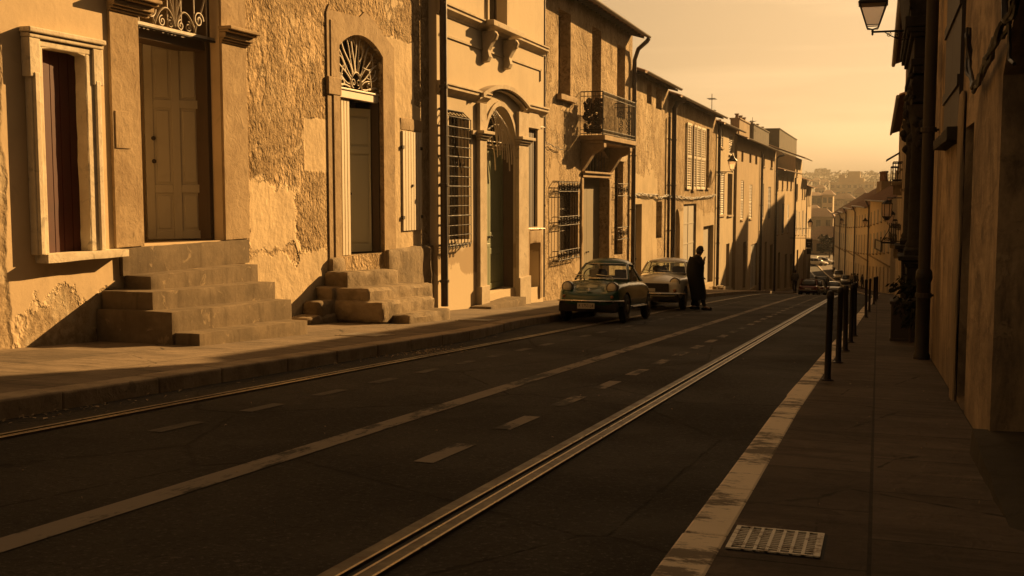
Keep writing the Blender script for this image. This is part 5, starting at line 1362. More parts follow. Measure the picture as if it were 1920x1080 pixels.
mk('awning', MB().hexa([(0.3, 68.5, 3.05), (1.04, 68.5, 3.5), (1.04, 72, 3.5), (0.3, 72, 3.05), (0.3, 68.5, 3.09), (1.04, 68.5, 3.54), (1.04, 72, 3.54), (0.3, 72, 3.09)]), M['darkshutter'], r4)
downpipe('drainpipe', 1.05, 46.0, zsr(46)+0.1, 4.6, 'drainpipe at the near corner of the tall cream balcony house', 0.08, sg=-1)
# unseen block added back from the street, shaped to throw the stepped shadow over the end of the row opposite
BMt = plaster('set_back_block_plaster', (0.3, 0.23, 0.15), 0.5, 0.4, 0.6, 0.4)
t = root('apartment_block', 'tall unseen block added for its shadow, with stepped roofs, behind the shaded houses on the right', 'block', (4.5, 100, zr(100)))
for (a, b, z0, z1) in ((76, 83.99, 6.6, 7.0), (84, 97, 5.2, 7.8), (97.01, 104, 10.6, 12.2), (104.01, 118, 8.6, 12.6), (118.01, 135, 12.4, 13.6), (135.01, 150, 10.5, 12.0)):
    w = MB().add([(4.2,a,-11),(13,a,-11),(13,b,-11),(4.2,b,-11),(4.2,a,z0),(13,a,z0),(13,b,z1),(4.2,b,z1)], [(0,3,2,1),(4,5,6,7),(0,1,5,4),(1,2,6,5),(2,3,7,6),(3,0,4,7)])
    mk('wall', w, BMt, t)

# ---- far houses on the right, where the street bends
PHI = math.atan2(6.7, 65.0); KU = Vector((-math.sin(PHI), math.cos(PHI), 0)); K0 = Vector((1.7, 102.7, 0))
MK = Matrix.Translation(K0) @ Matrix.Rotation(PHI, 4, 'Z')
def kpos(px):
    r = ray(px, 400); r.z = 0; d = r
    # K0 + s*KU = t*d
    det = KU.x*(-d.y) - KU.y*(-d.x)
    s = (-K0.x*(-d.y) - (-K0.y)*(-d.x))/det if False else None
    a, b, c, e = KU.x, -d.x, KU.y, -d.y
    D = a*e-b*c; s = ((-K0.x)*e - b*(-K0.y))/D
    return s
def kz(px, py, s):
    p = K0+KU*s; r = ray(px, py); t = p.y/r.y; return CAMH + r.z*t
FARC = [(0.84, 0.67, 0.45), (0.86, 0.72, 0.52), (0.84, 0.70, 0.50), (0.86, 0.71, 0.49), (0.86, 0.72, 0.53)]
kl = ['apricot far house with tiled roof nearest the bend on the right', 'golden far house with a tall downpipe, second past the bend on the right', 'pale far house third along the far right row', 'narrow tan far house fourth along the far right row', 'last far house of the right row before the hill']
kb_ = [(1672, 1631, 372), (1631, 1605, 383), (1605, 1588, 387), (1588, 1577, 394), (1577, 1566, 397)]
KR = []
for i, (pa, pb2, ey) in enumerate(kb_):
    s0, s1 = kpos(pa), kpos(pb2)-0.02
    if i == 0: s0 = max(s0, -6)
    ze = kz(pb2, ey, s1)
    mid = K0+KU*((s0+s1)/2); gb = zr((K0+KU*s1).y)
    t = root('townhouse', kl[i], 'house', (mid.x, mid.y, zr(mid.y))); KR.append(t)
    hs = []; it = []
    nw_ = max(2, int((s1-s0)/3.2))
    for k in range(nw_):
        c = s0+(s1-s0)*(k+0.5)/nw_
        gz = zr((K0+KU*c).y)
        for (z0, z1, kd) in ((gz+SR, gz+2.7, 'door'), (gz+4.1, gz+6.3, 'shutter'), (gz+7.3, gz+8.7, 'shutter')):
            if z1 > ze-0.3: continue
            hs.append((rect(c-0.5, c+0.5, z0, z1), 0.25)); it.append((c, z0, z1, kd))
    w = MB(); facade(w, 0, [(s0, gb-1), (s1, gb-1), (s1, ze), (s0, ze)], hs, -1)
    for y in (s0, s1): w.add([(0,y,gb-1),(9,y,gb-1),(9,y,ze),(4.5,y,ze+2.9),(0,y,ze)], [(0,1,2,3,4)])
    mk('wall', w.xf(MK), plaster('far_plaster', FARC[i], 0.3, 0.25, 0.7, 0.25), t)
    rf = MB(); tile_roof(rf, s0, s1, -0.5, ze-0.25, 4.5, ze+3.0, per=0.5); tile_roof(rf, s0, s1, 9.3, ze-0.1, 4.5, ze+3.002, per=0.5)
    o = mk('roof', rf.xf(MK), M['tile'], t)
    mk('gutter', MB().tube([(-0.55, s0, ze-0.2), (-0.55, s1, ze-0.2)], 0.09, 6).xf(MK), M['zinc'], o)
    mk('string_course', MB().box(-0.09, 0, s0, s1, gb+3.9, gb+4.05).xf(MK), M['ashlar'], t)
    for c, z0, z1, kd in it:
        if kd == 'door': mk('door', MB().box(0.15, 0.2, c-0.5, c+0.5, z0, z1).xf(MK), M['brownwood'], t)
        else:
            mk('shutter', MB().box(-0.03, 0.03, c-0.5, c-0.01, z0, z1).box(-0.03, 0.03, c+0.01, c+0.5, z0, z1).xf(MK), M[('greydoor', 'shutter', 'greygreen')[i % 3]], t)
            mk('sill', MB().box(-0.12, -0.001, c-0.6, c+0.6, z0-0.12, z0-0.004).xf(MK), M['ashlar'], t)
    pm = MB().tube([(-0.5, s1-0.3, ze-0.25), (-0.14, s1-0.3, ze-1.0), (-0.14, s1-0.3, gb+0.2)], 0.09, 6)
    mk('downpipe', pm.xf(MK), M['pipe'], t)
def kchim(par, px0, px1, py0, dx, h, d, pots):
    s = kpos(px0); s1 = kpos(px1)
    z = kz((px0+px1)/2, py0, (s+s1)/2)
    b = MB().box(dx, dx+d, min(s, s1), max(s, s1), z-h, z)
    c = mk('chimney', b.xf(MK), M['rightwall'], par)
    for k in range(pots):
        sc_ = min(s, s1)+abs(s1-s)*(k+0.5)/pots
        p = MK @ Vector((dx+d/2, sc_, z)); mk('chimney_pot', MB().lathe(p, [(0.28, 0), (0.22, 0.9), (0.32, 0.95), (0.32, 1.15), (0.02, 1.15)], 8), M['tile'], c)
kchim(KR[0], 1664, 1646, 318, 1.6, 6.5, 1.8, 3); kchim(KR[1], 1627, 1619, 340, 1.4, 5.0, 1.0, 3)

# ---- houses and hill closing the view
def far_house(label, d, px0, px1, ye, yr, mat, depth=9, wins=0, name='house', roofed=True, base=None):
    """front facing the camera at distance d; ye eave and yr ridge pixel rows"""
    x0, x1 = PD(px0, 400, d)[0], PD(px1, 400, d)[0]; ze = PD((px0+px1)/2, ye, d)[2]; zg_ = PD((px0+px1)/2, yr, d+depth/2)[2]
    zb_ = hillz((x0+x1)/2, d)-2.5
    t = root(name, label, 'house', ((x0+x1)/2, d+depth/2, zb_+2.5))
    hs = []
    W_ = x1-x0; nx = wins
    rows_ = max(1, int((ze-zb_-3.5)/3.2)) if wins else 0
    w = MB()
    q = []
    for r in range(rows_):
        for k in range(nx):
            c = x0+W_*(k+0.5)/nx; zz = ze-1.0-3.1*r; q.append((c-0.55, c+0.55, zz-1.7, zz))
    loops = [[Vector((x0, zb_, 0)), Vector((x1, zb_, 0)), Vector((x1, ze, 0)), Vector((x0, ze, 0))]] + [[Vector((a, c, 0)), Vector((b, c, 0)), Vector((b, e, 0)), Vector((a, e, 0))] for a, b, c, e in q]
    flat = [v for lp in loops for v in lp]
    w.add([(v.x, d, v.y) for v in flat], [tuple(tr_) for tr_ in tessellate_polygon(loops)])
    w.add([(x0,d,zb_),(x0,d+depth,zb_),(x0,d+depth,ze),(x0,d,ze),(x1,d,zb_),(x1,d+depth,zb_),(x1,d+depth,ze),(x1,d,ze)], [(0,1,2,3),(4,7,6,5),(1,5,6,2),(3,2,6,7)])
    mk('wall', w, mat, t)
    if roofed:
        o_ = 0.6; rf = MB()
        rf.add([(x0-o_,d-o_,ze-0.15),(x1+o_,d-o_,ze-0.15),(x1+o_,d+depth+o_,ze-0.15),(x0-o_,d+depth+o_,ze-0.15),(x0+W_*0.28,d+depth/2,zg_),(x1-W_*0.28,d+depth/2,zg_)],
               [(0,1,5,4),(1,2,5),(2,3,4,5),(3,0,4),(3,2,1,0)])
        mk('roof', rf, M['tile'], t)
    for a, b, c, e in q: mk('window', MB().box(a, b, d+0.12, d+0.2, c, e), M['glass'], t)
    return t
BK = [plaster('backdrop_plaster', c, 0.3, 0.25, 0.5, 0.2) for c in ((0.30, 0.2, 0.11), (0.36, 0.27, 0.17), (0.66, 0.5, 0.32), (0.24, 0.19, 0.12), (0.45, 0.34, 0.22))]
far_house('brown hip roofed house closing the end of the street', 243, 1512, 1580, 448, 424, BK[0], 12, 4)
far_house('buff house stepping up behind the brown hip roofed one', 290, 1508, 1562, 405, 390, BK[1], 10, 3)
far_house('small house with a low roof at the right behind the brown one', 300, 1556, 1590, 418, 404, BK[4], 10, 2)
far_house('pale gabled box on the slope below the hilltop', 360, 1541, 1561, 364, 356, BK[2], 10, 2)
far_house('dark flat house on the slope left of the pale box', 370, 1505, 1541, 366, 360, BK[3], 10, 3)
far_house('long low house on the slope under the balconied block', 420, 1561, 1600, 372, 362, BK[1], 10, 4)
for i, (d, a, b, ye, yr, lb_) in enumerate(((470, 1546, 1560, 379, 372, 'small tan house in the hillside cluster below the hilltop block'), (500, 1527, 1545, 353, 346, 'wide pale house high on the dark slope'), (640, 1522, 1535, 338, 333, 'tiny house on the skyline beside the sunlit row'), (655, 1537, 1553, 341, 336, 'tiny long house on the skyline next to the hilltop block'), (450, 1601, 1622, 362, 352, 'house half hidden behind the far row roofs'), (330, 1517, 1534, 392, 384, 'narrow house stepping up beside the buff one'))):
    far_house(lb_, d, a, b, ye, yr, BK[(2, 4, 1, 2, 4, 1)[i]], 9, 3)
# balconied block on the hilltop
D = 560
x0, x1 = PD(1556, 350, D)[0], PD(1640, 350, D)[0]; zt_ = PD(1600, 341, D)[2]; zb_ = hillz(x0, D)-3
t = root('apartment_block', 'hilltop apartment block with rows of shaded balconies and a stepped top', 'block', ((x0+x1)/2, D, zb_+3))
w = MB().box(x0, x1, D, D+14, zb_, zt_).box(x0+4, x1-5, D+2, D+12, zt_, PD(1600, 333, D)[2]).box(PD(1590, 330, D)[0], PD(1613, 330, D)[0], D+3, D+10, zt_, PD(1600, 321, D)[2]).box(PD(1572, 330, D)[0], PD(1584, 330, D)[0], D+3, D+10, zt_, PD(1600, 327, D)[2])
mk('wall', w, BK[2], t)
for r in range(3):
    z = PD(1600, 356+13*r, D)[2]
    mk('balcony', MB().box(x0+0.6, x1-0.6, D-1.6, D, z-0.35, z).box(x0+0.6, x1-0.6, D-1.6, D-1.5, z, z+1.0), BK[2 if r else 4], t)
    nwx = 8
    for k in range(nwx):
        c = x0+(x1-x0)*(k+0.5)/nwx; mk('window', MB().box(c-0.75, c+0.75, D-0.03, D+0.05, z+0.1, z+2.4), M['glass'], t)
# trees
def leafmat(name, c):
    n = NT(name); g = n.noise(0.8, 4, 0.6)
    return n.done(n.mix(n.ramp(g, 0.35, 0.65), c, sc3(c, 0.5)), 0.85, spec=0.2)
M['leaf'] = leafmat('leaves', (0.075, 0.07, 0.028)); M['leafdark'] = leafmat('dark_leaves', (0.035, 0.036, 0.018))
def tree(label, p, h, rad, seed, mat='leaf', n_=420, size=0.55, name='tree', trunk=0.18):
    rnd.seed(seed); p = Vector(p)
    t = root(name, label, 'tree', p)
    tb_ = MB().tube([p, p+Vector((0.1, 0, h*0.3)), p+Vector((-0.1, 0.1, h*0.7))], [trunk, trunk*0.8, trunk*0.4], 7)
    for k in range(5):
        a = k*1.3; tb_.tube([p+Vector((0, 0, h*(0.3+0.08*k))), p+Vector((rad*0.6*math.cos(a), rad*0.6*math.sin(a), h*(0.55+0.07*k)))], [trunk*0.5, trunk*0.15], 5)
    mk('trunk', tb_, M['brownwood'], t)
    cl = [(Vector((rnd.uniform(-1, 1)*rad*0.75, rnd.uniform(-1, 1)*rad*0.75, h*rnd.uniform(0.42, 0.95))), rnd.uniform(0.3, 0.55)*rad) for _ in range(11)]
    lm = MB()
    for i in range(n_):
        c, r = rnd.choice(cl); d = Vector((rnd.gauss(0, 1), rnd.gauss(0, 1), rnd.gauss(0, 0.8))).normalized()*r*rnd.uniform(0.55, 1.05)
        q = p+c+d; u = Vector((rnd.gauss(0, 1), rnd.gauss(0, 1), rnd.gauss(0, 1))).normalized(); v = u.orthogonal().normalized(); w_ = u.cross(v); s = size*rnd.uniform(0.5, 1.2)
        lm.add([q+v*s, q+w_*s*0.5, q-v*s, q-w_*s*0.5], [(0, 1, 2, 3)])
    mk('crown', lm, M[mat], t)
    return t
for i, (px, d, h, r, lb_) in enumerate(((1557, 226, 4.2, 2.2, 'dark bushy tree at the end of the street before the brown house'), (1531, 800, 3.5, 2.2, 'bushy tree on the hilltop skyline, leftmost of three'), (1541, 805, 4, 2.4, 'bushy tree on the hilltop skyline, middle of three'), (1549, 800, 3.2, 2.2, 'bushy tree on the hilltop skyline, right of three'), (1632, 585, 5, 2.5, 'tree at the right shoulder of the hilltop block'), (1527, 420, 6, 3.5, 'dark tree on the slope above the flat dark house'))):
    x, y, _z = PD(px, 400, d); tree(lb_, (x, y, hillz(x, y) if d > 250 else zr(y)), h, r, 20+i, 'leafdark' if i in (0, 5) else 'leaf', 420, 0.4 if d < 300 else 0.6)
wd_ = MB(); rnd.seed(77)
for k in range(5200):
    a = rnd.uniform(-170, 60); y = rnd.uniform(600, 830)
    if y < 640 and rnd.random() < 0.6: continue
    q = Vector((a, y, hillz(a, y)+rnd.uniform(0, 1.7)*(0.4+abs(noise.noise(Vector((a*0.06, y*0.06, 2))))*1.6)))
    u = Vector((rnd.gauss(0, 1), rnd.gauss(0, 1), rnd.gauss(0, 1))).normalized(); v = u.orthogonal().normalized(); w_ = u.cross(v); s = rnd.uniform(0.7, 1.6)
    wd_.add([q+v*s, q+w_*s*0.6, q-v*s, q-w_*s*0.6], [(0, 1, 2, 3)])
tag(mk('scrub', wd_, M['leaf']), 'scrub covering the distant hillside behind the street', 'scrub', kind='stuff')

# ================================================================== street furniture
def lantern(name, label, wallp, tip, h=0.75, w=0.42, group=None, glow=True, scrolls=True, hang=False):
    """wall bracket with a tapered four-sided street lantern; wallp on the wall, tip under the lamp"""
    A, B = Vector(wallp), Vector(tip); t = root(name, label, 'street lamp', A, group=group)
    dirv = (B-A); L_ = dirv.length; u = dirv.normalized(); s_ = h/0.75
    br = MB().tube([A, B], 0.022*s_+0.004, 6)
    br.box(*sorted((A.x-0.02, A.x+0.02)), A.y-0.05, A.y+0.05, A.z-0.28*s_, A.z+0.12*s_)
    if scrolls:
        P0 = A+Vector((0, 0, -0.24*s_)); br.tube(bez(P0, P0+u*L_*0.35, A+u*L_*0.5-Vector((0, 0, 0.10)), A+u*L_*0.72), 0.014*s_, 6)
        c = A+u*L_*0.42-Vector((0, 0, 0.13*s_))
        for k in range(3):
            cc = A+u*L_*(0.2+0.2*k)-Vector((0, 0, (0.15-0.035*k)*s_)); r0 = (0.10-0.018*k)*s_
            br.tube([cc+u*(r0*(1-0.8*i/16)*math.cos(0.55*i+k))+Vector((0, 0, r0*(1-0.8*i/16)*math.sin(0.55*i+k))) for i in range(17)], 0.010*s_, 5)
    br.lathe((B.x, B.y, B.z-0.09*s_), [(0.008, 0), (0.03*s_, 0.03*s_), (0.022*s_, 0.07*s_), (0.035*s_, 0.11*s_), (0.02*s_, 0.16*s_)], 8)
    mk('bracket', br, M['black'], t, smooth=60)
    z0 = B.z+0.17*s_; wb2, wt = w*0.24, w*0.5; zt2 = z0+h*0.72
    fm = MB()
    for i in range(4):
        a = math.pi/4+i*math.pi/2; c, s2 = math.cos(a)*1.414, math.sin(a)*1.414
        a2 = a+math.pi/2; c2, s3 = math.cos(a2)*1.414, math.sin(a2)*1.414
        fm.tube([(B.x, B.y, B.z+0.04), (B.x+wb2*c*0.8, B.y+wb2*s2*0.8, z0-0.05), (B.x+wb2*c, B.y+wb2*s2, z0), (B.x+wt*c, B.y+wt*s2, zt2)], 0.012*s_+0.002, 5)
        fm.tube([(B.x+wb2*c, B.y+wb2*s2, z0), (B.x+wb2*c2, B.y+wb2*s3, z0)], 0.012*s_, 5); fm.tube([(B.x+wt*c, B.y+wt*s2, zt2), (B.x+wt*c2, B.y+wt*s3, zt2)], 0.02*s_, 5)
    q = 1.414
    cap = [(wt*q*1.12, 0), (wt*q*1.12, 0.04*s_), (wt*q*0.75, 0.16*s_), (wt*q*0.55, 0.2*s_), (wt*q*0.42, 0.30*s_), (wt*q*0.46, 0.32*s_), (wt*q*0.2, 0.38*s_), (0.03*s_, 0.40*s_), (0.045*s_, 0.44*s_), (0.005, 0.50*s_)]
    vs = MB(); vs.lathe((0, 0, 0), cap, 4); vs.xf(Matrix.Translation((B.x, B.y, zt2)) @ Matrix.Rotation(R(45), 4, 'Z'))
    fm.add(vs.v, vs.f)
    mk('lantern_frame', fm, M['black'], t)
    gl = MB()
    for i in range(4):
        a = math.pi/4+i*math.pi/2; c, s2 = math.cos(a)*1.40, math.sin(a)*1.40; a2 = a+math.pi/2; c2, s3 = math.cos(a2)*1.40, math.sin(a2)*1.40
        gl.add([(B.x+wb2*c, B.y+wb2*s2, z0), (B.x+wb2*c2, B.y+wb2*s3, z0), (B.x+wt*c2, B.y+wt*s3, zt2), (B.x+wt*c, B.y+wt*s2, zt2)], [(0, 1, 2, 3)])
    mk('lantern_glass', gl, M['lampglass'], t)
    return t
tp = PD(1636, 60, 18.6); lantern('street_lamp', 'large black wall lantern against the sky on a scrolled bracket from the carved portal', (0.43, 18.6, tp[2]), tp, 0.46, 0.40)
yl = PY(1342, WX, 330); tp = PD(1373, 322, yl); lantern('street_lamp', 'black wall lantern on a long bracket above the parked cars, left side', (WX, yl, tp[2]), tp, 0.60, 0.43)
yl = PY(1492, WX, 430); tp = PD(1519, 428, 118.0); lantern('street_lamp', 'small wall lantern at the far end of the sunlit row', (WX, 118.0, tp[2]), tp, 0.66, 0.48)
for px, py, wpx, lb_ in ((1622, 424, 1632, 'far wall lantern on the golden house past the bend'), (1578, 421, 1588, 'farthest wall lantern on the right row')):
    s = kpos(wpx); p = K0+KU*s; tp = PD(px, py, p.y); lantern('street_lamp', lb_, (p.x, p.y, tp[2]), tp, 0.62, 0.5)
tp = PD(1668, 424, 58); lantern('street_lamp', 'dark wall lantern by the stacked balconies on the right', (1.05, 58, tp[2]), tp, 0.62, 0.45)
# hanging sign and projecting signs
def board_sign(name, label, x0, x1, y, z0, z1, mat='black', arm=None):
    t = root(name, label, 'sign', ((x0+x1)/2, y, z0))
    mk('board', MB().box(x0, x1, y-0.05, y+0.05, z0, z1), M[mat], t, bevel=0.01)
    f = MB().box(x0-0.03, x1+0.03, y-0.06, y+0.06, z1, z1+0.05).box(x0-0.03, x1+0.03, y-0.06, y+0.06, z0-0.05, z0)
    if arm is not None: f.tube([(arm, y, z1+0.12), (x0 if arm > x0 else x1, y, z1+0.12)], 0.03, 6); f.tube([((x0+x1)/2, y, z1+0.12), ((x0+x1)/2, y, z1)], 0.02, 5)
    mk('bracket', f, M['black'], t)
    return t
a = PD(1511, 463, 112); b = PD(1523, 449, 112)
t = board_sign('shop_sign', 'dark projecting shop sign near the end of the sunlit row', a[0], b[0], 112, a[2], b[2], 'darkshutter', WX)
mk('lettering', MB().box(a[0]+0.12, b[0]-0.12, 112-0.065, 112-0.051, a[2]+0.42, a[2]+0.50).box(a[0]+0.2, b[0]-0.2, 112-0.065, 112-0.051, a[2]+0.22, a[2]+0.29), M['paleiron'], t)
a = PD(1513, 475, 112); b = PD(1521, 466, 112); board_sign('shop_sign', 'small dark sign hung below the projecting shop sign', a[0], b[0], 111.8, a[2], b[2]-0.08, 'darkshutter')
c = PD(1666, 440, 56); t = root('hanging_sign', 'ornate triangular ironwork sign hanging under the lantern on the right', 'sign', c)
sg_ = MB().tube([(c[0]-0.32, c[1], c[2]-0.36), (c[0], c[1], c[2]+0.22), (c[0]+0.32, c[1], c[2]-0.36), (c[0]-0.32, c[1], c[2]-0.36)], 0.03, 5)
sg_.tube([(c[0]-0.34, c[1], c[2]-0.12), (c[0]-0.34, c[1], c[2]-0.4), (c[0]+0.34, c[1], c[2]-0.4), (c[0]+0.34, c[1], c[2]-0.12)], 0.035, 5)
for k in range(5):
    cc = (c[0]-0.2+0.1*k, c[1], c[2]-0.22); sg_.tube([(cc[0]+0.08*(1-0.07*i)*math.cos(0.7*i+k), cc[1], cc[2]+0.09*(1-0.07*i)*math.sin(0.7*i+k)) for i in range(12)], 0.018, 4)
sg_.tube([(c[0], c[1], c[2]+0.2), (c[0]+0.02, c[1], c[2]+0.36), (1.05, c[1], c[2]+0.36)], 0.025, 5)
mk('ironwork', sg_, M['black'], t)
c = PD(1663, 394, 52); t = root('hanging_lantern', 'big boxy lantern hanging beside the shaded balcony', 'lantern', c)
mk('lantern_frame', MB().tube([(1.05, c[1], c[2]+0.55), (c[0], c[1], c[2]+0.55), (c[0], c[1], c[2]+0.4)], 0.025, 5).lathe((c[0], c[1], c[2]), [(0.10, -0.45), (0.12, -0.4), (0.2, -0.3), (0.2, -0.27)], 6).lathe((c[0], c[1], c[2]), [(0.24, 0.27), (0.24, 0.3), (0.1, 0.42), (0.02, 0.46)], 6).add([v for k in range(6) for v in ((c[0]+0.2*math.cos(k*1.047)-0.015, c[1]+0.2*math.sin(k*1.047), c[2]-0.28), (c[0]+0.2*math.cos(k*1.047)+0.015, c[1]+0.2*math.sin(k*1.047), c[2]-0.28), (c[0]+0.22*math.cos(k*1.047)+0.015, c[1]+0.22*math.sin(k*1.047), c[2]+0.28), (c[0]+0.22*math.cos(k*1.047)-0.015, c[1]+0.22*math.sin(k*1.047), c[2]+0.28))], [(4*k, 4*k+1, 4*k+2, 4*k+3) for k in range(6)]), M['black'], t)
mk('lantern_glass', MB().lathe((c[0], c[1], c[2]), [(0.185, -0.27), (0.2, 0.27)], 6), M['lampglass'], t)
# shop frame on the apricot far house
sfr = kpos(1657); s_b = kpos(1645); zf1 = kz(1650, 452, (sfr+s_b)/2)
fm = MB()
a, b = sorted((sfr, s_b))
fm.box(-0.2, -0.1, a, b, zf1, zf1+0.12).box(-0.2, -0.1, a, b, zf1-0.95, zf1-0.83).box(-0.2, -0.1, a, a+0.12, zf1-0.83, zf1).box(-0.2, -0.1, b-0.12, b, zf1-0.83, zf1)
fo = mk('shop_fascia', MB().box(-0.1, -0.02, a, b, zf1-0.9, zf1+0.05).xf(MK), M['greydoor'], KR[0]); mk('fascia_frame', fm.xf(MK), M['darkshutter'], fo)

# bollards along the right kerb
def bollard(x, y):
    t = root('bollard', '', 'bollard', (x, y, zsr(y)), group='iron bollards along the right hand kerb')
    z = zsr(y)
    mk('post', MB().lathe((x, y, z), [(0.034, -0.1), (0.034, 0.02), (0.030, 0.05), (0.030, 0.76), (0.034, 0.765), (0.034, 0.80), (0.026, 0.825), (0.004, 0.835)], 14), M['black'], t, smooth=45)
    mk('base_collar', MB().lathe((x, y, z), [(0.055, -0.02), (0.055, 0.012), (0.036, 0.02)], 14), M['black'], t, smooth=40)
    return t
proto = bollard(kerbR(10.36)+0.235, 10.36)
bl_y = [10.36, 12.4, 14.27, 16.02, 17.64, 24.89, 28.2, 34.66, 38.2, 41.5]
bl_l = ['tallest iron bollard, the one nearest the drain grate', 'second iron bollard behind the nearest one', 'third iron bollard in the near line of five', 'fourth iron bollard in the near line of five', 'last iron bollard in the near line of five', 'first of the pair of iron bollards past the gap', 'second of the pair of iron bollards past the gap', 'first iron bollard of the farthest cluster', 'middle iron bollard of the farthest cluster', 'last iron bollard of the farthest cluster']
for i, yv in enumerate(bl_y):
    o = proto if i == 0 else copy_tree(proto)
    o.location = (kerbR(yv)+0.235, yv, zsr(yv)); o['label'] = bl_l[i]
    o.rotation_euler = (R(rnd.uniform(-0.8, 0.8)), R(rnd.uniform(-0.8, 0.8)), 0)
# drain grate
gx0, gx1, gy0, gy1 = kerbR(4)+0.185, kerbR(4)+0.185+0.33, 3.90, 4.26
gzf = lambda y: zsr(y)+0.004
t = root('drain_grate', 'pale metal drain grate with slotted columns in the right pavement', 'grate', ((gx0+gx1)/2, (gy0+gy1)/2, zsr(4.08)))
t['label'] = t['label']; mk('pit', MB().add([(gx0-0.004, gy0-0.012, gzf(gy0)-0.003), (gx1+0.012, gy0-0.012, gzf(gy0)-0.003), (gx1+0.012, gy1+0.012, gzf(gy1)-0.003), (gx0-0.004, gy1+0.012, gzf(gy1)-0.003)], [(0, 1, 2, 3)]), M['dark'], t)
gb_ = MB()
def slab(x0, x1, y0, y1, hh=0.005, lift=0.0):
    gb_.hexa([(x0,y0,gzf(y0)),(x1,y0,gzf(y0)),(x1,y1,gzf(y1)),(x0,y1,gzf(y1)),(x0,y0,gzf(y0)+hh+lift),(x1,y0,gzf(y0)+hh+lift),(x1,y1,gzf(y1)+hh+lift),(x0,y1,gzf(y1)+hh+lift)])
fw = 0.018
slab(gx0, gx0+fw, gy0, gy1); slab(gx1-fw-0.006, gx1, gy0, gy1); slab(gx0+fw, gx1-fw, gy0, gy0+fw*0.8); slab(gx0+fw, gx1-fw, gy1-fw*0.8, gy1)
nc = 7; cw = (gx1-gx0-2*fw)/nc
for i in range(1, nc): xx = gx0+fw+cw*i; slab(xx-0.006, xx+0.006, gy0, gy1, 0.005, 0.0004)
nr = 12
for j in range(1, nr): yy = gy0+fw+(gy1-gy0-2*fw)*j/nr; slab(gx0+fw, gx1-fw, yy-0.0048, yy+0.0048, 0.004)
def grate_metal():
    n = NT('pale_grate_metal'); p = n.noise(22, 6, 0.7); o = n.sep()
    col = n.mix(n.ramp(p, 0.50, 0.64), (0.66, 0.60, 0.50), (0.24, 0.17, 0.10)); n.bump(p, 0.5, 0.004)
    return n.done(col, 0.6, 0.25)
mk('slotted_plate', gb_, grate_metal(), t)
# covers in the left pavement
for i, (x, y, lb_) in enumerate(((-6.35, 12.9, 'pale square cover plate in the left pavement near the crumbling steps'), (-6.45, 17.4, 'dull cover plate in the left pavement below the cream house'))):
    t = root('cover_plate', lb_, 'cover plate', (x, y, zs(y)))
    z = zs(y); g_ = -0.0674
    mk('frame', MB().hexa([(x-0.3,y-0.3,z-0.3*g_-0.02),(x+0.3,y-0.3,z-0.3*g_-0.02),(x+0.3,y+0.3,z+0.3*g_-0.02),(x-0.3,y+0.3,z+0.3*g_-0.02),(x-0.3,y-0.3,z-0.3*g_+0.006),(x+0.3,y-0.3,z-0.3*g_+0.006),(x+0.3,y+0.3,z+0.3*g_+0.006),(x-0.3,y+0.3,z+0.3*g_+0.006)]), M['kerb'], t)
    mk('lid', MB().hexa([(x-0.26,y-0.26,z-0.26*g_-0.02),(x+0.26,y-0.26,z-0.26*g_-0.02),(x+0.26,y+0.26,z+0.26*g_-0.02),(x-0.26,y+0.26,z+0.26*g_-0.02),(x-0.26,y-0.26,z-0.26*g_+0.011),(x+0.26,y-0.26,z-0.26*g_+0.011),(x+0.26,y+0.26,z+0.26*g_+0.011),(x-0.26,y+0.26,z+0.26*g_+0.011)]), M['zinc'], t)
# planter with a shrub by the portal
x, y = 0.20, 17.05; z = zsr(y)
t = root('planter', 'square dark planter box beside the carved portal', 'planter', (x+0.2, y, z))
mk('box', MB().box(x, x+0.42, y-0.25, y+0.25, z-0.04, z+0.55).box(x-0.02, x+0.44, y-0.27, y+0.27, z+0.55, z+0.60).box(x-0.01, x+0.43, y-0.26, y+0.26, z-0.05, z+0.06), M['darkshutter'], t, bevel=0.01)
mk('soil', MB().box(x+0.03, x+0.39, y-0.22, y+0.22, z+0.58, z+0.605), M['darkwall'], t)
def shrub(label, c, h, rad, seed, n_=260, name='shrub'):
    rnd.seed(seed); c = Vector(c); t = root(name, label, 'plant', c); st = MB(); lf_ = MB()
    for k in range(9):
        a = rnd.random()*6.28; e = c+Vector((rad*math.cos(a)*rnd.uniform(0.5, 1), rad*math.sin(a)*rnd.uniform(0.5, 1), h*rnd.uniform(0.55, 1)))
        pts = bez(c, c+Vector((0, 0, h*0.5)), e-Vector((0, 0, h*0.1)), e, 6); st.tube(pts, 0.006, 4)
        for _ in range(n_//9):
            q = Vector(rnd.choice(pts[2:]))+Vector((rnd.gauss(0, 0.05), rnd.gauss(0, 0.05), rnd.gauss(0, 0.05)))
            u = Vector((rnd.gauss(0, 1), rnd.gauss(0, 1), rnd.gauss(0, 1))).normalized(); v = u.orthogonal().normalized(); w_ = u.cross(v); s = rnd.uniform(0.03, 0.06)
            lf_.add([q+v*s, q+w_*s*0.4, q-v*s, q-w_*s*0.4], [(0, 1, 2, 3)])
    mk('stems', st, M['brownwood'], t); mk('foliage', lf_, M['leafdark'], t)
shrub('low dark shrub growing in the square planter', (x+0.2, y, z+0.6), 0.3, 0.26, 4)
shrub('straggling dark plant at the foot of the carved portal', (0.46, 16.5, zsr(16.5)), 0.62, 0.22, 9)
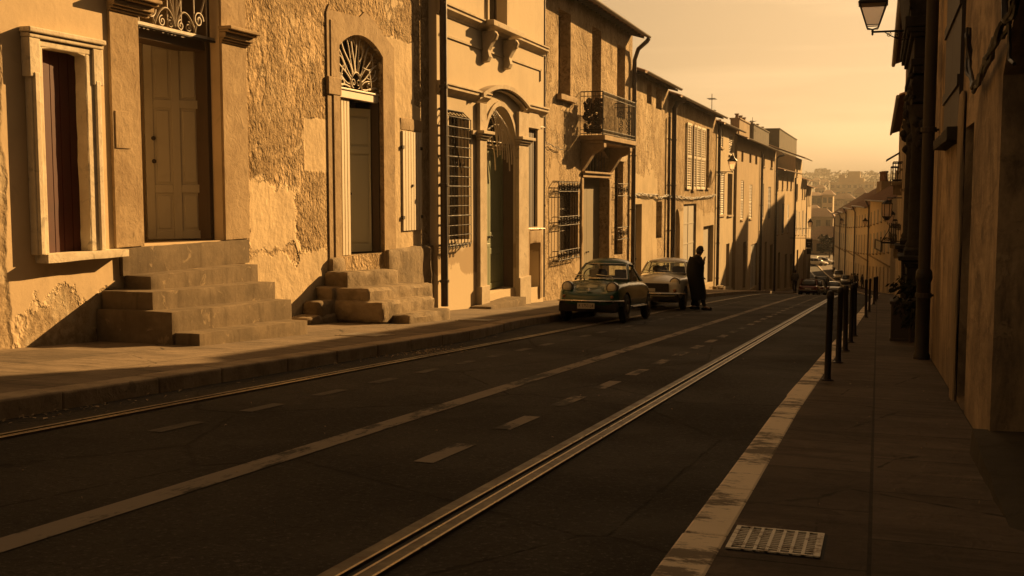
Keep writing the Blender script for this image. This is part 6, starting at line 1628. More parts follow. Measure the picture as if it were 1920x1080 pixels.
# litter along the left gutter and scraps on the road
lt = MB(); rnd.seed(31)
def leaf(x, y, z, s):
    a = rnd.random()*6.28; c, s_ = math.cos(a)*s, math.sin(a)*s; k = rnd.uniform(0.3, 0.7); h = rnd.uniform(0.004, 0.022)
    lt.add([(x-c, y-s_, z+0.004), (x+s_*k, y-c*k, z+h), (x+c, y+s_, z+0.004+h*0.5), (x-s_*k, y+c*k, z+h)], [(0, 1, 2, 3)])
for k in range(150):
    y = rnd.choice((rnd.uniform(5, 16), rnd.gauss(6.2, 0.4), rnd.gauss(11.5, 0.8))); x = kerbL(y)+abs(rnd.gauss(0.03, 0.12)); leaf(x, y, zr(y), rnd.uniform(0.008, 0.028))
for k in range(130):
    y = rnd.gauss(12.4, 0.35); x = kerbL(y)+0.12+abs(rnd.gauss(0.0, 0.25)); leaf(x, y, zr(y), rnd.uniform(0.01, 0.03))
for k in range(60):
    y = rnd.uniform(3, 20); x = rnd.uniform(-5.2, -0.8); leaf(x, y, zr(y), rnd.uniform(0.004, 0.013))
for k in range(14):
    y = rnd.uniform(3.4, 12); x = rnd.uniform(-0.4, 0.5); leaf(x, y, zsr(y), rnd.uniform(0.004, 0.012))
M['litter'] = paint('dry_leaf', (0.33, 0.24, 0.14), 0.8, 0.4)
tag(mk('leaf_litter', lt, M['litter']), 'dry leaves and paper scraps scattered along the gutter and road', 'litter', kind='stuff')
# rubble and old planks by the far left doors
rb = MB(); rnd.seed(8)
for k in range(7):
    y = 57.5+rnd.uniform(-0.7, 1.2); x = -8.05+rnd.uniform(0, 0.4); s = rnd.uniform(0.10, 0.22); z = zs(y); rb.rbox(x-s, x+s, y-s, y+s, z-0.05, z+s*1.3, 0.12, 0.03, 4, 0.03)
tag(mk('rubble', rb, M['stepold'], smooth=35), 'small pile of broken stone by the doors beyond the cars', 'rubble')

# ================================================================== cars
def carpaint(name, c, rough=0.25, dust=0.12):
    n = NT(name); p = n.noise(3, 6, 0.65); o = n.sep(n.n.new('ShaderNodeTexCoord').outputs['Object'])
    low = n.ramp(n.math('ADD', o[2], n.math('MULTIPLY', p, 0.3)), 0.3, 0.75, 1, 0)
    col = n.mix(n.ramp(p, 0.4, 0.7, 0, dust*0.5), c, sc3((c[0]+0.03, c[1]+0.025, c[2]+0.018), 1.15))
    col = n.mix(n.math('MULTIPLY', low, dust), col, (0.09, 0.075, 0.055))
    n.b.inputs['Coat Weight'].default_value = 0.6; n.b.inputs['Coat Roughness'].default_value = 0.08
    return n.done(col, rough)
M['cargreen'] = carpaint('bottle_green_paint', (0.014, 0.060, 0.030))
M['carcream'] = carpaint('cream_paint', (0.58, 0.53, 0.43), 0.34)
M['carred'] = carpaint('dark_red_paint', (0.12, 0.03, 0.02)); M['carsilver'] = carpaint('silver_paint', (0.3, 0.28, 0.24)); M['cardark'] = carpaint('dark_brown_paint', (0.05, 0.035, 0.022)); M['carwhite'] = carpaint('offwhite_paint', (0.5, 0.46, 0.38))
M['chrome'] = metal('chrome', (0.62, 0.58, 0.52), 0.16, 1.0, 0.05)
M['tyre'] = paint('tyre_rubber', (0.016, 0.015, 0.014), 0.8, 0.2)
M['rim'] = metal('steel_rim', (0.28, 0.25, 0.2), 0.4, 0.7, 0.2)
M['seat'] = paint('seat_leather', (0.05, 0.03, 0.02), 0.6, 0.2)
M['plate'] = paint('plate_white', (0.5, 0.45, 0.38), 0.6, 0.3); M['plateink'] = paint('plate_black', (0.02, 0.018, 0.016), 0.6, 0)
M['redglass'] = paint('red_lens', (0.16, 0.015, 0.008), 0.2, 0)
M['amber'] = paint('amber_lens', (0.25, 0.09, 0.02), 0.2, 0)
def headglass():
    n = NT('headlight_lens'); w = n.wave(40, 'X', vec=n.n.new('ShaderNodeTexCoord').outputs['Object'])
    n.bump(w, 0.5, 0.004); return n.done((0.85, 0.74, 0.55), 0.3, 0.0)
M['lens'] = headglass()
def evaluated_mesh(o):
    dg = bpy.context.evaluated_depsgraph_get(); dg.update()
    return bpy.data.meshes.new_from_object(o.evaluated_get(dg))
def bake(o):
    me = evaluated_mesh(o); old = o.data; o.modifiers.clear(); o.data = me; me.name = old.name
    for p in me.polygons: p.use_smooth = True
    me.set_sharp_from_angle(angle=R(38)); return o
def loft(stations, closed=True):
    """stations: (y, half ring of (x, z) from bottom centre to top centre)"""
    mb = MB(); rings = []
    for y, h in stations:
        ring = [(x, y, z) for x, z in h] + [(-x, y, z) for x, z in h[-2:0:-1]]
        rings.append(ring)
    n = len(rings[0]); vs = [p for r in rings for p in r]
    fs = [(i*n+j, i*n+(j+1) % n, (i+1)*n+(j+1) % n, (i+1)*n+j) for i in range(len(rings)-1) for j in range(n)]
    fs += [tuple(range(n))[::-1], tuple(range((len(rings)-1)*n, len(rings)*n))]
    return mb.add(vs, fs)
def body_half(w, zf, zm, zs__, zc, zv, zh):
    return [(0, zf), (w*0.86, zf), (w*0.985, zf+0.07), (w*1.0, zm), (w*0.975, zs__), (w*0.84, zc), (w*0.56, zv), (w*0.24, zh), (0, zh)]
def make_body(root_, stations, mat, axles, rw, W, lvl=2, archr=1.16):
    b = mk('body', loft([(y, body_half(*q)) for y, *q in stations]), mat, root_, sub=lvl)
    cut = MB()
    for ya in axles:
        for s in (-1, 1): cut.lathe((s*(W-0.07), ya, rw), [(rw*archr, -0.22), (rw*archr, 0.22)], 28, 'x')
    bake(b)
    c = mk('cutter', cut, mat, None); bm = bmesh.new(); bm.from_mesh(c.data); bmesh.ops.recalc_face_normals(bm, faces=bm.faces); bm.to_mesh(c.data); bm.free()
    bm = bmesh.new(); bm.from_mesh(b.data); bmesh.ops.recalc_face_normals(bm, faces=bm.faces); bm.to_mesh(b.data); bm.free()
    md = b.modifiers.new('b', 'BOOLEAN'); md.operation = 'DIFFERENCE'; md.object = c; md.solver = 'EXACT'
    cl = b.matrix_world.copy(); bpy.context.view_layer.update(); c.matrix_world = root_.matrix_world
    bake(b); bpy.data.objects.remove(c)
    return b
def wheel(root_, x, y, r, wd=0.13, simple=False, cap='chrome'):
    s = 1 if x > 0 else -1
    t = mk('wheel', MB().lathe((x, y, r), [(r*0.62, -wd/2), (r*0.9, -wd/2), (r, -wd*0.32), (r, wd*0.32), (r*0.9, wd/2), (r*0.62, wd/2)], 28, 'x'), M['tyre'], root_, smooth=40)
    mk('rim', MB().lathe((x+s*wd*0.42, y, r), [(r*0.66, -0.01*s), (r*0.64, 0.012*s), (r*0.55, 0.005*s), (r*0.5, -0.012*s), (r*0.3, 0.0), (r*0.28, 0.02*s), (r*0.12, 0.035*s), (0.004, 0.037*s)], 24, 'x'), M['rim'], t, smooth=40)
    return t
def rows_grid(L0, L1, n=8, bow=0.0, bz=0.0):
    """ruled glass between two polylines of equal length"""
    k = len(L0); vs = []; fs = []
    for j in range(n+1):
        t = j/n
        for i in range(k): vs.append(Vector(L0[i]).lerp(Vector(L1[i]), t))
    for j in range(n):
        for i in range(k-1): fs.append((j*k+i, j*k+i+1, (j+1)*k+i+1, (j+1)*k+i))
    return MB().add(vs, fs)
def cabin(root_, P, mat, trim='chrome', lvl=2):
    """P: windscreen base/top, roof and rear dimensions"""
    yb, wb, zb, yt, wt, zt = P['ws']; ry, rw_, rz_, by, bw, bz_ = P['rear']; H = P['H']
    st = []
    for t in (0, 0.12, 0.35, 0.65, 0.9, 1.0):
        y = yt + (ry-yt)*t; w = wt+(rw_-wt)*t+0.03*math.sin(math.pi*t); ze = zt+(rz_-zt)*t+0.03*math.sin(math.pi*t); hc = (H-max(zt, rz_))*(1-(2*t-1)**4)*0.9+0.035
        st.append((y, [(0, ze+hc-0.05), (w*0.8, ze-0.005), (w, ze-0.02), (w*1.02, ze+0.01), (w*0.85, ze+hc*0.62), (w*0.4, ze+hc*0.97), (0, ze+hc)]))
    rf = mk('roof', loft(st), mat, root_, sub=lvl, smooth=180)
    pm = MB()
    for s in (-1, 1):
        pm.tube([(s*wb, yb-0.06, zb-0.03), (s*(wb*0.42+wt*0.58)*1.01, yb*0.42+yt*0.58-0.05, zb*0.4+zt*0.6), (s*wt, yt-0.02, zt+0.005)], [0.026, 0.022, 0.022], 8)
        pm.tube([(s*wt*0.99, yt-0.02, zt+0.005), (s*(wt+0.02), (yt+ry)/2, (zt+rz_)/2+0.012), (s*rw_*1.0, ry, rz_+0.0)], 0.018, 8)
        if P.get('bp') is not None: pm.tube([(s*(wb+0.0), P['bp'], zb-0.03), (s*(wt+0.015), P['bp']-0.04, zt+0.01)], 0.018, 8)
        c0 = P['c']
        pm.hexa([(s*bw*0.93, by, bz_-0.03), (s*bw*1.03, by+0.03, bz_-0.03), (s*bw*1.05, by+c0, bz_-0.03), (s*bw*0.97, by+c0, bz_-0.03),
                 (s*rw_*0.86, ry-0.02, rz_+0.0), (s*rw_*1.0, ry-0.01, rz_+0.0), (s*rw_*1.0, ry+c0*0.35, rz_+0.01), (s*rw_*0.92, ry+c0*0.35, rz_+0.0)][::1] if s > 0 else
                [(s*bw*1.03, by+0.03, bz_-0.03), (s*bw*0.93, by, bz_-0.03), (s*bw*0.97, by+c0, bz_-0.03), (s*bw*1.05, by+c0, bz_-0.03),
                 (s*rw_*1.0, ry-0.01, rz_+0.0), (s*rw_*0.86, ry-0.02, rz_+0.0), (s*rw_*0.92, ry+c0*0.35, rz_+0.0), (s*rw_*1.0, ry+c0*0.35, rz_+0.01)])
    mk('pillars', pm, mat, root_, smooth=40, bevel=0.008)
    def curve(w, y, z, bow, n=8): return [(w*(2*i/n-1), y+bow*(1-(2*i/n-1)**2), z+0.01*(1-(2*i/n-1)**2)) for i in range(n+1)]
    mk('windscreen', rows_grid(curve(wb-0.02, yb-0.04, zb-0.02, 0.10), curve(wt-0.015, yt-0.02, zt+0.005, 0.06)), M['clear'], root_, smooth=180)
    fr = MB(); c0_ = curve(wb-0.02, yb-0.03, zb, 0.10); c1_ = curve(wt-0.015, yt-0.005, zt, 0.06)
    fr.tube(c0_ + c1_[::-1] + [c0_[0]], 0.012, 5); mk('windscreen_trim', fr, M[trim], root_, smooth=60)
    mk('rear_window', rows_grid(curve(bw-0.06, by+0.02, bz_-0.02, -0.06), curve(rw_-0.06, ry, rz_, -0.04)), M['clear'], root_, smooth=180)
    for s in (-1, 1):
        mk('side_window', MB().add([(s*(wb-0.005), yb-0.08, zb-0.03), (s*(bw+0.0), by+P['c'], zb-0.03), (s*(rw_-0.005), ry+P['c']*0.3, rz_), (s*(wt-0.005), yt-0.03, zt)], [(0, 1, 2, 3)]), M['clear'], root_)
    sb_ = MB()
    for s in (-1, 1):
        sb_.rbox(s*0.27-0.19, s*0.27+0.19, P['seat']-0.12, P['seat'], zb-0.25, zb+0.19, 0.06, 0.006, 3, 0.03)
    sb_.rbox(-0.45, 0.45, P['seat']-0.62, P['seat']-0.5, zb-0.25, zb+0.06, 0.08, 0.006, 3, 0.03)
    mk('seats', sb_, M['seat'], root_, smooth=60)
    sw = MB(); cx, cy_, cz_ = P.get('sw', 0.26), yb-0.26, zb+0.05
    sw.tube([(cx+0.17*math.cos(a), cy_-0.05*math.sin(a), cz_+0.16*math.sin(a)) for a in [2*math.pi*i/20 for i in range(21)]], 0.012, 5)
    sw.tube([(cx-0.17, cy_, cz_), (cx+0.17, cy_, cz_)], 0.010, 4).tube([(cx, cy_, cz_), (cx, cy_+0.3, cz_-0.12)], 0.02, 5)
    mk('steering_wheel', sw, M['plateink'], root_, smooth=60)
    wp_ = MB()
    for x0 in (-0.25, 0.2): wp_.tube([(x0, yb+0.04, zb+0.005), (x0+0.03, yb-0.01, zb+0.04), (x0+0.27, yb-0.04, zb+0.075)], 0.006, 4).tube([(x0+0.08, yb-0.0, zb+0.052), (x0+0.36, yb-0.05, zb+0.075)], 0.008, 4)
    mk('wiper', wp_, M[trim], root_)
def headlight(root_, x, y, z, r, tilt=0.0):
    o = mk('headlight', MB().lathe((x, y, z), [(r*1.1, -0.16), (r*1.16, -0.02), (r*1.14, 0.012), (r*1.0, 0.02), (r*0.97, 0.005)], 24, 'y'), M['pipe'], root_, smooth=40)
    mk('lens', MB().lathe((x, y, z), [(r*0.98, 0.0), (r*0.9, 0.022), (r*0.6, 0.04), (r*0.3, 0.048), (0.002, 0.05)], 24, 'y'), M['lens'], o, smooth=180)
# --- green coupe
gpos = (-5.27, 21.85, zr(21.85)+0.004); gsl = math.atan(-0.0674)
gc = root('car', 'bottle green vintage coupe with round headlights, parked in front of the cream one', 'car', gpos, local=True)
gc.rotation_euler = (R(3.86), 0, R(180)); bpy.context.view_layer.update()
G_ST = [(1.62, .44, .34, .42, .50, .52, .52, .52), (1.56, .56, .28, .42, .56, .60, .57, .57), (1.40, .63, .24, .42, .62, .72, .64, .65), (1.15, .655, .22, .42, .66, .78, .70, .72),
        (0.8, .66, .2, .42, .68, .80, .76, .79), (0.5, .66, .2, .42, .69, .80, .81, .845), (0.0, .655, .2, .42, .70, .79, .81, .83), (-0.6, .66, .2, .42, .70, .80, .81, .83),
        (-1.1, .66, .2, .42, .68, .78, .78, .80), (-1.45, .61, .24, .42, .60, .66, .67, .68), (-1.65, .5, .3, .4, .48, .5, .52, .53), (-1.72, .4, .34, .4, .44, .46, .46, .46)]
gb = make_body(gc, G_ST, M['cargreen'], (1.0, -1.1), 0.275, 0.66)
cabin(gc, dict(ws=(0.56, 0.55, 0.84, 0.14, 0.43, 1.135), rear=(-0.62, 0.40, 1.10, -1.12, 0.50, 0.82), H=1.235, c=0.30, bp=None, seat=-0.22), M['cargreen'])
for x in (-0.585, 0.585):
    for y in (1.0, -1.1): wheel(gc, x, y, 0.275, 0.13)
for s in (-1, 1):
    mk('headlight_pod', MB().lathe((s*0.445, 1.42, 0.675), [(0.02, -0.5), (0.07, -0.34), (0.105, -0.16), (0.118, 0.0), (0.11, 0.04)], 22, 'y'), M['cargreen'], gc, smooth=50)
    headlight(gc, s*0.445, 1.47, 0.675, 0.098)
    mk('indicator', MB().lathe((s*0.47, 1.575, 0.50), [(0.035, -0.05), (0.035, 0.01), (0.02, 0.025), (0.002, 0.028)], 12, 'y'), M['amber'], gc, smooth=50)
bm_ = MB(); bm_.tube([(-0.66, 1.38, 0.42), (-0.58, 1.60, 0.42), (-0.3, 1.69, 0.42), (0, 1.71, 0.42), (0.3, 1.69, 0.42), (0.58, 1.60, 0.42), (0.66, 1.38, 0.42)], 0.019, 8)
mk('bumper', bm_, M['chrome'], gc, smooth=60)
mk('bumper', MB().tube([(-0.62, -1.55, 0.42), (-0.4, -1.74, 0.42), (0, -1.80, 0.42), (0.4, -1.74, 0.42), (0.62, -1.55, 0.42)], 0.024, 8), M['chrome'], gc, smooth=60)
mk('skirt', MB().rbox(-0.58, 0.58, 1.2, 1.60, 0.2, 0.41, 0.08, 0.0, 1, 0.03), M['dark'], gc, smooth=50)
mk('side_trim', MB().tube([(0.668, 0.62, 0.30), (0.672, -0.75, 0.30)], 0.011, 5).tube([(-0.668, 0.62, 0.30), (-0.672, -0.75, 0.30)], 0.011, 5), M['chrome'], gc)
pt = mk('number_plate', MB().box(-0.17, 0.17, 1.715, 1.725, 0.27, 0.38), M['plate'], gc, bevel=0.003)
mk('plate_text', text_mb('R 1753 L4', 0.085, Matrix.Translation((0.0, 1.7265, 0.325)) @ Matrix.Rotation(R(180), 4, 'Z') @ Matrix.Rotation(R(90), 4, 'X') @ Matrix.Scale(0.82, 4, (1, 0, 0))), M['plateink'], pt)
mk('emblem', MB().box(-0.05, 0.05, 1.50, 1.545, 0.625, 0.633).box(-0.006, 0.006, 1.46, 1.555, 0.61, 0.665), M['chrome'], gc)
mk('door', MB().tube([(0.667, 0.52, 0.78), (0.674, 0.50, 0.34)], 0.004, 4).tube([(0.667, -0.42, 0.78), (0.674, -0.44, 0.34)], 0.004, 4).tube([(0.672, 0.5, 0.34), (0.672, -0.44, 0.34)], 0.004, 4).tube([(0.69, -0.24, 0.66), (0.695, -0.38, 0.665)], 0.012, 6), M['plateink'], gc)
# --- cream saloon behind
cpos = (-5.38, 29.2, zr(29.2)+0.004)
cc = root('car', 'cream vintage saloon with a wide dark grille, parked behind the green coupe', 'car', cpos, local=True)
cc.rotation_euler = (R(3.86), 0, R(180)); bpy.context.view_layer.update()
C_ST = [(1.80, .60, .34, .5, .62, .66, .64, .66), (1.74, .665, .28, .5, .68, .76, .70, .74), (1.4, .70, .25, .5, .72, .83, .80, .87), (0.9, .71, .24, .5, .75, .86, .88, .93), (0.55, .71, .24, .5, .76, .87, .90, .95),
        (0.0, .705, .24, .5, .76, .86, .91, .94), (-0.9, .71, .24, .5, .76, .86, .91, .94), (-1.5, .70, .25, .5, .75, .84, .87, .89), (-1.85, .64, .3, .5, .68, .76, .77, .78), (-1.95, .5, .36, .5, .6, .62, .62, .62)]
cb = make_body(cc, C_ST, M['carcream'], (1.15, -1.2), 0.29, 0.71)
cabin(cc, dict(ws=(0.60, 0.61, 0.935, 0.22, 0.50, 1.225), rear=(-0.9, 0.48, 1.21, -1.3, 0.57, 0.92), H=1.315, c=0.22, bp=-0.35, seat=-0.2), M['carcream'])
for x in (-0.625, 0.625):
    for y in (1.15, -1.2): wheel(cc, x, y, 0.29, 0.14)
for s in (-1, 1):
    mk('headlight_pod', MB().lathe((s*0.50, 1.60, 0.70), [(0.03, -0.5), (0.10, -0.3), (0.135, -0.1), (0.14, 0.05), (0.132, 0.09)], 22, 'y'), M['carcream'], cc, smooth=50)
    headlight(cc, s*0.50, 1.69, 0.70, 0.115)
    mk('indicator', MB().lathe((s*0.52, 1.785, 0.50), [(0.045, -0.05), (0.045, 0.01), (0.025, 0.03), (0.002, 0.034)], 12, 'y'), M['amber'], cc, smooth=50)
g_ = mk('grille', MB().box(-0.36, 0.36, 1.76, 1.815, 0.47, 0.66), M['dark'], cc, bevel=0.01)
gl_ = MB()
for k in range(7): gl_.box(-0.35, 0.35, 1.812, 1.822, 0.485+0.025*k, 0.492+0.025*k)
gl_.tube([(-0.37, 1.82, 0.46), (0.37, 1.82, 0.46), (0.37, 1.82, 0.67), (-0.37, 1.82, 0.67), (-0.37, 1.82, 0.46)], 0.011, 5)
mk('grille_bars', gl_, M['pipe'], g_)
mk('bumper', MB().tube([(-0.72, 1.5, 0.42), (-0.64, 1.80, 0.42), (0, 1.9, 0.42), (0.64, 1.80, 0.42), (0.72, 1.5, 0.42)], 0.032, 8), M['chrome'], cc, smooth=60)
mk('skirt', MB().rbox(-0.62, 0.62, 1.3, 1.78, 0.2, 0.41, 0.08, 0.0, 1, 0.03), M['dark'], cc, smooth=50)
pt = mk('number_plate', MB().box(-0.05, 0.23, 1.93, 1.94, 0.46, 0.55), M['plate'], cc, bevel=0.003)
mk('fender_crest', MB().tube([(0.705, 1.44, 0.74), (0.71, 1.30, 0.79), (0.712, 1.1, 0.80)], [0.008, 0.02, 0.008], 6), M['chrome'], cc)
mk('rear_view_mirror', MB().rbox(-0.09, 0.09, 0.22, 0.25, 1.10, 1.15, 0.03, 0, 1, 0.01), M['plateink'], cc, smooth=50)

# --- distant cars
D_ST = [(1.9, .6, .34, .5, .58, .60, .60, .60), (1.8, .74, .26, .5, .66, .70, .70, .70), (1.2, .80, .2, .5, .72, .80, .82, .84), (0.7, .80, .2, .5, .74, .84, .87, .88), (0.0, .80, .2, .5, .75, .85, .88, .89), (-1.2, .80, .2, .5, .75, .85, .88, .9), (-1.7, .76, .25, .5, .72, .80, .83, .84), (-1.85, .62, .34, .5, .6, .64, .64, .64)]
def distant_car(label, x, y, mat, facing_us, H=1.38, back=-1.55, sc_=0.9, z=None, rz_extra=0.0):
    sl = (zr(y+2)-zr(y-2))/4
    t = root('car', label, 'car', (x, y, zr(y)+0.004), local=True)
    t.rotation_euler = (math.atan(-sl) if facing_us else math.atan(sl), 0, (R(180) if facing_us else 0)+rz_extra); t.scale = (sc_,)*3
    mk('body', loft([(a, body_half(*q)) for a, *q in D_ST]), M[mat], t, sub=2, smooth=180)
    cab = []
    for yy, w, zt2 in ((0.85, .68, .90), (0.3, .62, H-0.06), (-0.2, .62, H), (back+0.55, .60, H-0.02), (back+0.2, .58, H-0.15), (back-0.1, .62, .90)):
        cab.append((yy, [(0, .84), (w*1.05, .84), (w*1.04, .9 if zt2 > .95 else .86), (w*0.9, zt2-0.02 if zt2 > .95 else .88), (w*0.5, zt2), (0, zt2)]))
    mk('cabin', loft(cab), M['glass'], t, sub=1, smooth=180)
    roofm = loft([(yy, [(0, zt2-0.01), (w*0.88, zt2-0.05), (w*0.91, zt2-0.02), (w*0.6, zt2+0.015), (0, zt2+0.02)]) for yy, w, zt2 in ((0.34, .62, H-0.06), (-0.2, .62, H), (back+0.52, .60, H-0.02))])
    for s in (-1, 1):
        roofm.tube([(s*.71, 0.85, .88), (s*.565, 0.32, H-0.06)], 0.03, 5); roofm.tube([(s*.65, -0.35, .88), (s*.575, -0.38, H-0.02)], 0.03, 5); roofm.tube([(s*.65, back-0.08, .88), (s*.54, back+0.4, H-0.03)], 0.05, 5)
    mk('roof', roofm, M[mat], t, smooth=50)
    for xx in (-0.71, 0.71):
        for yy in (1.2, -1.15): wheel(t, xx, yy, 0.30, 0.17)
    for s in (-1, 1):
        mk('headlight', MB().rbox(s*0.52-0.14, s*0.52+0.14, 1.72, 1.86, .58, .70, 0.07, 0, 1, 0.02), M['lens'], t, smooth=60)
        mk('tail_light', MB().rbox(s*0.54-0.14, s*0.54+0.14, -1.87, -1.74, .60, .74, 0.07, 0, 1, 0.02), M['redglass'], t, smooth=60)
    mk('bumper', MB().rbox(-0.74, 0.74, 1.75, 1.95, .34, .48, 0.1, 0, 1, 0.04), M['cardark'], t, smooth=60)
    mk('bumper', MB().rbox(-0.74, 0.74, -1.95, -1.75, .34, .48, 0.1, 0, 1, 0.04), M['cardark'], t, smooth=60)
    mk('number_plate', MB().box(-0.24, 0.24, -1.965, -1.952, .50, .60), M['plate'], t)
    return t
def at_px(px, d): return PD(px, 400, d)[0]
distant_car('dark red hatchback parked by the left kerb with its rear towards us', at_px(1521, 83), 83, 'carred', False)
distant_car('pale car parked directly ahead of the dark red hatchback', at_px(1534, 89), 89, 'carwhite', False)
distant_car('dark van like car beyond the pale one on the left', at_px(1543, 97), 98, 'cardark', False, 1.75, -1.7)
distant_car('small pale car facing us in the middle of the dip', at_px(1567, 104), 104, 'carwhite', True, 1.3)
distant_car('silver car parked along the right kerb, lower of the pair', at_px(1591, 143), 143, 'carsilver', True, rz_extra=PHI)
distant_car('pale hatchback parked along the right kerb, upper of the pair', at_px(1576, 157), 157, 'carwhite', True, 1.5, -1.7, rz_extra=PHI)
distant_car('pale car crossing at the far end of the street, left of two', at_px(1535, 196), 196, 'carwhite', True, 1.4, sc_=0.95, rz_extra=R(60))
distant_car('dull car at the far end of the street, right of two', at_px(1549, 200), 200, 'carsilver', True, 1.4, sc_=0.95, rz_extra=R(60))

# ================================================================== people
M['skin'] = paint('skin', (0.32, 0.19, 0.12), 0.6, 0.1, 0.05, False); M['blackcloth'] = paint('black_wool', (0.012, 0.011, 0.010), 0.95, 0.2); M['hair'] = paint('dark_hair', (0.014, 0.010, 0.008), 0.7, 0.2)
M['cloth2'] = paint('grey_jacket', (0.10, 0.085, 0.07), 0.9, 0.2); M['cloth3'] = paint('pale_shirt', (0.36, 0.31, 0.25), 0.9, 0.2); M['cloth4'] = paint('dark_trousers', (0.025, 0.022, 0.02), 0.9, 0.2)
def skin_mesh(name, joints, edges, mat, par, rootj=0, lvl=1):
    keys = list(joints); me = bpy.data.meshes.new(name)
    me.from_pydata([joints[k][0] for k in keys], [(keys.index(a), keys.index(b)) for a, b in edges], [])
    o = bpy.data.objects.new(name, me); COL.objects.link(o); o.parent = par; ORG[o.name] = ORG[par.name]
    md = o.modifiers.new('skin', 'SKIN'); md.use_smooth_shade = True
    for i, k in enumerate(keys):
        r = joints[k][1]; me.skin_vertices[0].data[i].radius = r if isinstance(r, tuple) else (r, r)
        me.skin_vertices[0].data[i].use_root = (i == rootj)
    sb2 = o.modifiers.new('sub', 'SUBSURF'); sb2.levels = lvl; sb2.render_levels = lvl
    me2 = evaluated_mesh(o); o.modifiers.clear(); o.data = me2; me2.materials.clear(); me2.materials.append(mat)
    for p in me2.polygons: p.use_smooth = True
    return o
def person(label, pos, rz, pose, coat, trousers='blackcloth', hair='hair', long_coat=False, hat=False, sc_=1.0, group=None):
    """pose: dict with hand/elbow/knee/foot points in body space (x right, y forward, z up), metres for 1.72 m"""
    t = root('person', label, 'person', pos, rz, group=group, local=True); t.scale = (sc_,)*3
    P = dict(pel=(0, 0, .93), wai=(0, .0, 1.08), che=(0, .0, 1.28), nec=(0, .0, 1.45), hea=(0, .03, 1.56), top=(0, .02, 1.66),
             sr=(.18, 0, 1.40), sl=(-.18, 0, 1.40), er=(.24, -.03, 1.13), el=(-.24, -.03, 1.13), hr=(.25, .06, .88), hl=(-.25, .06, .88),
             pr=(.09, 0, .90), pl=(-.09, 0, .90), kr=(.10, .02, .49), kl=(-.10, .02, .49), ar=(.11, -.02, .09), al=(-.11, -.02, .09))
    P.update(pose); V = {k: Vector(v) for k, v in P.items()}
    J = dict(pel=(V['pel'], (.14, .11)), wai=(V['wai'], (.13, .10)), che=(V['che'], (.16, .115)), nec=(V['nec'], .055), hea=(V['hea'], (.075, .092)), top=(V['top'], (.06, .075)),
             sr=(V['sr'], .06), sl=(V['sl'], .06), er=(V['er'], .042), el=(V['el'], .042), hr=(V['hr'], .028), hl=(V['hl'], .028),
             pr=(V['pr'], .085), pl=(V['pl'], .085), kr=(V['kr'], .058), kl=(V['kl'], .058), ar=(V['ar'], .038), al=(V['al'], .038),
             tr=(V['ar']+Vector((.02, .15, -.05)), .032), tl=(V['al']+Vector((-.02, .15, -.05)), .032))
    E = [('pel', 'wai'), ('wai', 'che'), ('che', 'nec'), ('nec', 'hea'), ('hea', 'top'), ('che', 'sr'), ('che', 'sl'), ('sr', 'er'), ('er', 'hr'), ('sl', 'el'), ('el', 'hl'), ('pel', 'pr'), ('pel', 'pl'), ('pr', 'kr'), ('pl', 'kl'), ('kr', 'ar'), ('kl', 'al'), ('ar', 'tr'), ('al', 'tl')]
    for s, h, e in ((1, 'hr', 'er'), (-1, 'hl', 'el')):
        d = (V[h]-V[e]).normalized(); sd = d.cross(Vector((0, 1, 0)))
        sd = sd.normalized() if sd.length > 0.1 else Vector((1, 0, 0)); cu = sd.cross(d).normalized()
        pm_ = V[h]+d*0.075; J['p'+h] = (pm_, (.036, .018)); E.append((h, 'p'+h))
        for k, (off, L_) in enumerate(((-.027, .062), (-.009, .075), (.009, .07), (.027, .055))):
            a, b = f'f{h}{k}a', f'f{h}{k}b'; J[a] = (pm_+sd*off+d*(0.02+L_*0.45), .009); J[b] = (pm_+sd*off*1.1+d*(0.02+L_*0.8)+cu*L_*0.4, .008); E += [('p'+h, a), (a, b)]
        a, b = f'f{h}ta', f'f{h}tb'; J[a] = (V[h]+d*0.045+sd*.045*s+cu*.015, .010); J[b] = (V[h]+d*0.085+sd*.05*s+cu*.03, .009); E += [(h, a), (a, b)]
    J['nos'] = (V['hea']+Vector((0, .085, 0.005)), .016); E.append(('hea', 'nos'))
    skin_mesh('body', J, E, M['skin'], t, 0, 1)
    sub = lambda ks, k_: {k: (J[k][0], tuple(v+k_ for v in (J[k][1] if isinstance(J[k][1], tuple) else (J[k][1],)*2))) for k in ks}
    tk = ['pel', 'pr', 'pl', 'kr', 'kl', 'ar', 'al']
    skin_mesh('trousers', sub(tk, .018), [e for e in E if e[0] in tk and e[1] in tk], M[trousers], t, 0, 1)
    ck = ['wai', 'pel', 'che', 'sr', 'sl', 'er', 'el', 'hr', 'hl', 'nec']
    j2 = sub(ck, .028); j2['nec'] = (V['nec']-Vector((0, 0, .03)), .075); j2['hr'] = (V['hr'], .045); j2['hl'] = (V['hl'], .045)
    skin_mesh('coat' if long_coat else 'jacket', j2, [e for e in E if e[0] in ck and e[1] in ck], M[coat], t, 0, 1)
    if long_coat:
        mb = MB(); n = 18; rings = []
        cx = (V['kr']+V['kl'])/2; cf = (V['ar']+V['al'])/2
        for z, rx, ry, c in ((1.42, .19, .16, V['che']), (1.3, .245, .215, V['che']), (1.15, .26, .24, V['che']), (1.0, .26, .24, V['wai']), (.85, .255, .225, V['pel']), (.65, .26, .225, V['pel'].lerp(cx, .5)), (.45, .255, .215, cx), (.28, .25, .205, cx.lerp(cf, .3))):
            rings.append([(c.x+rx*math.cos(a)*(1+.05*math.sin(5*a+z*3)), c.y+ry*math.sin(a)*(1+.07*math.sin(4*a)), z+.015*math.sin(3*a)) for a in [2*math.pi*i/n for i in range(n)]])
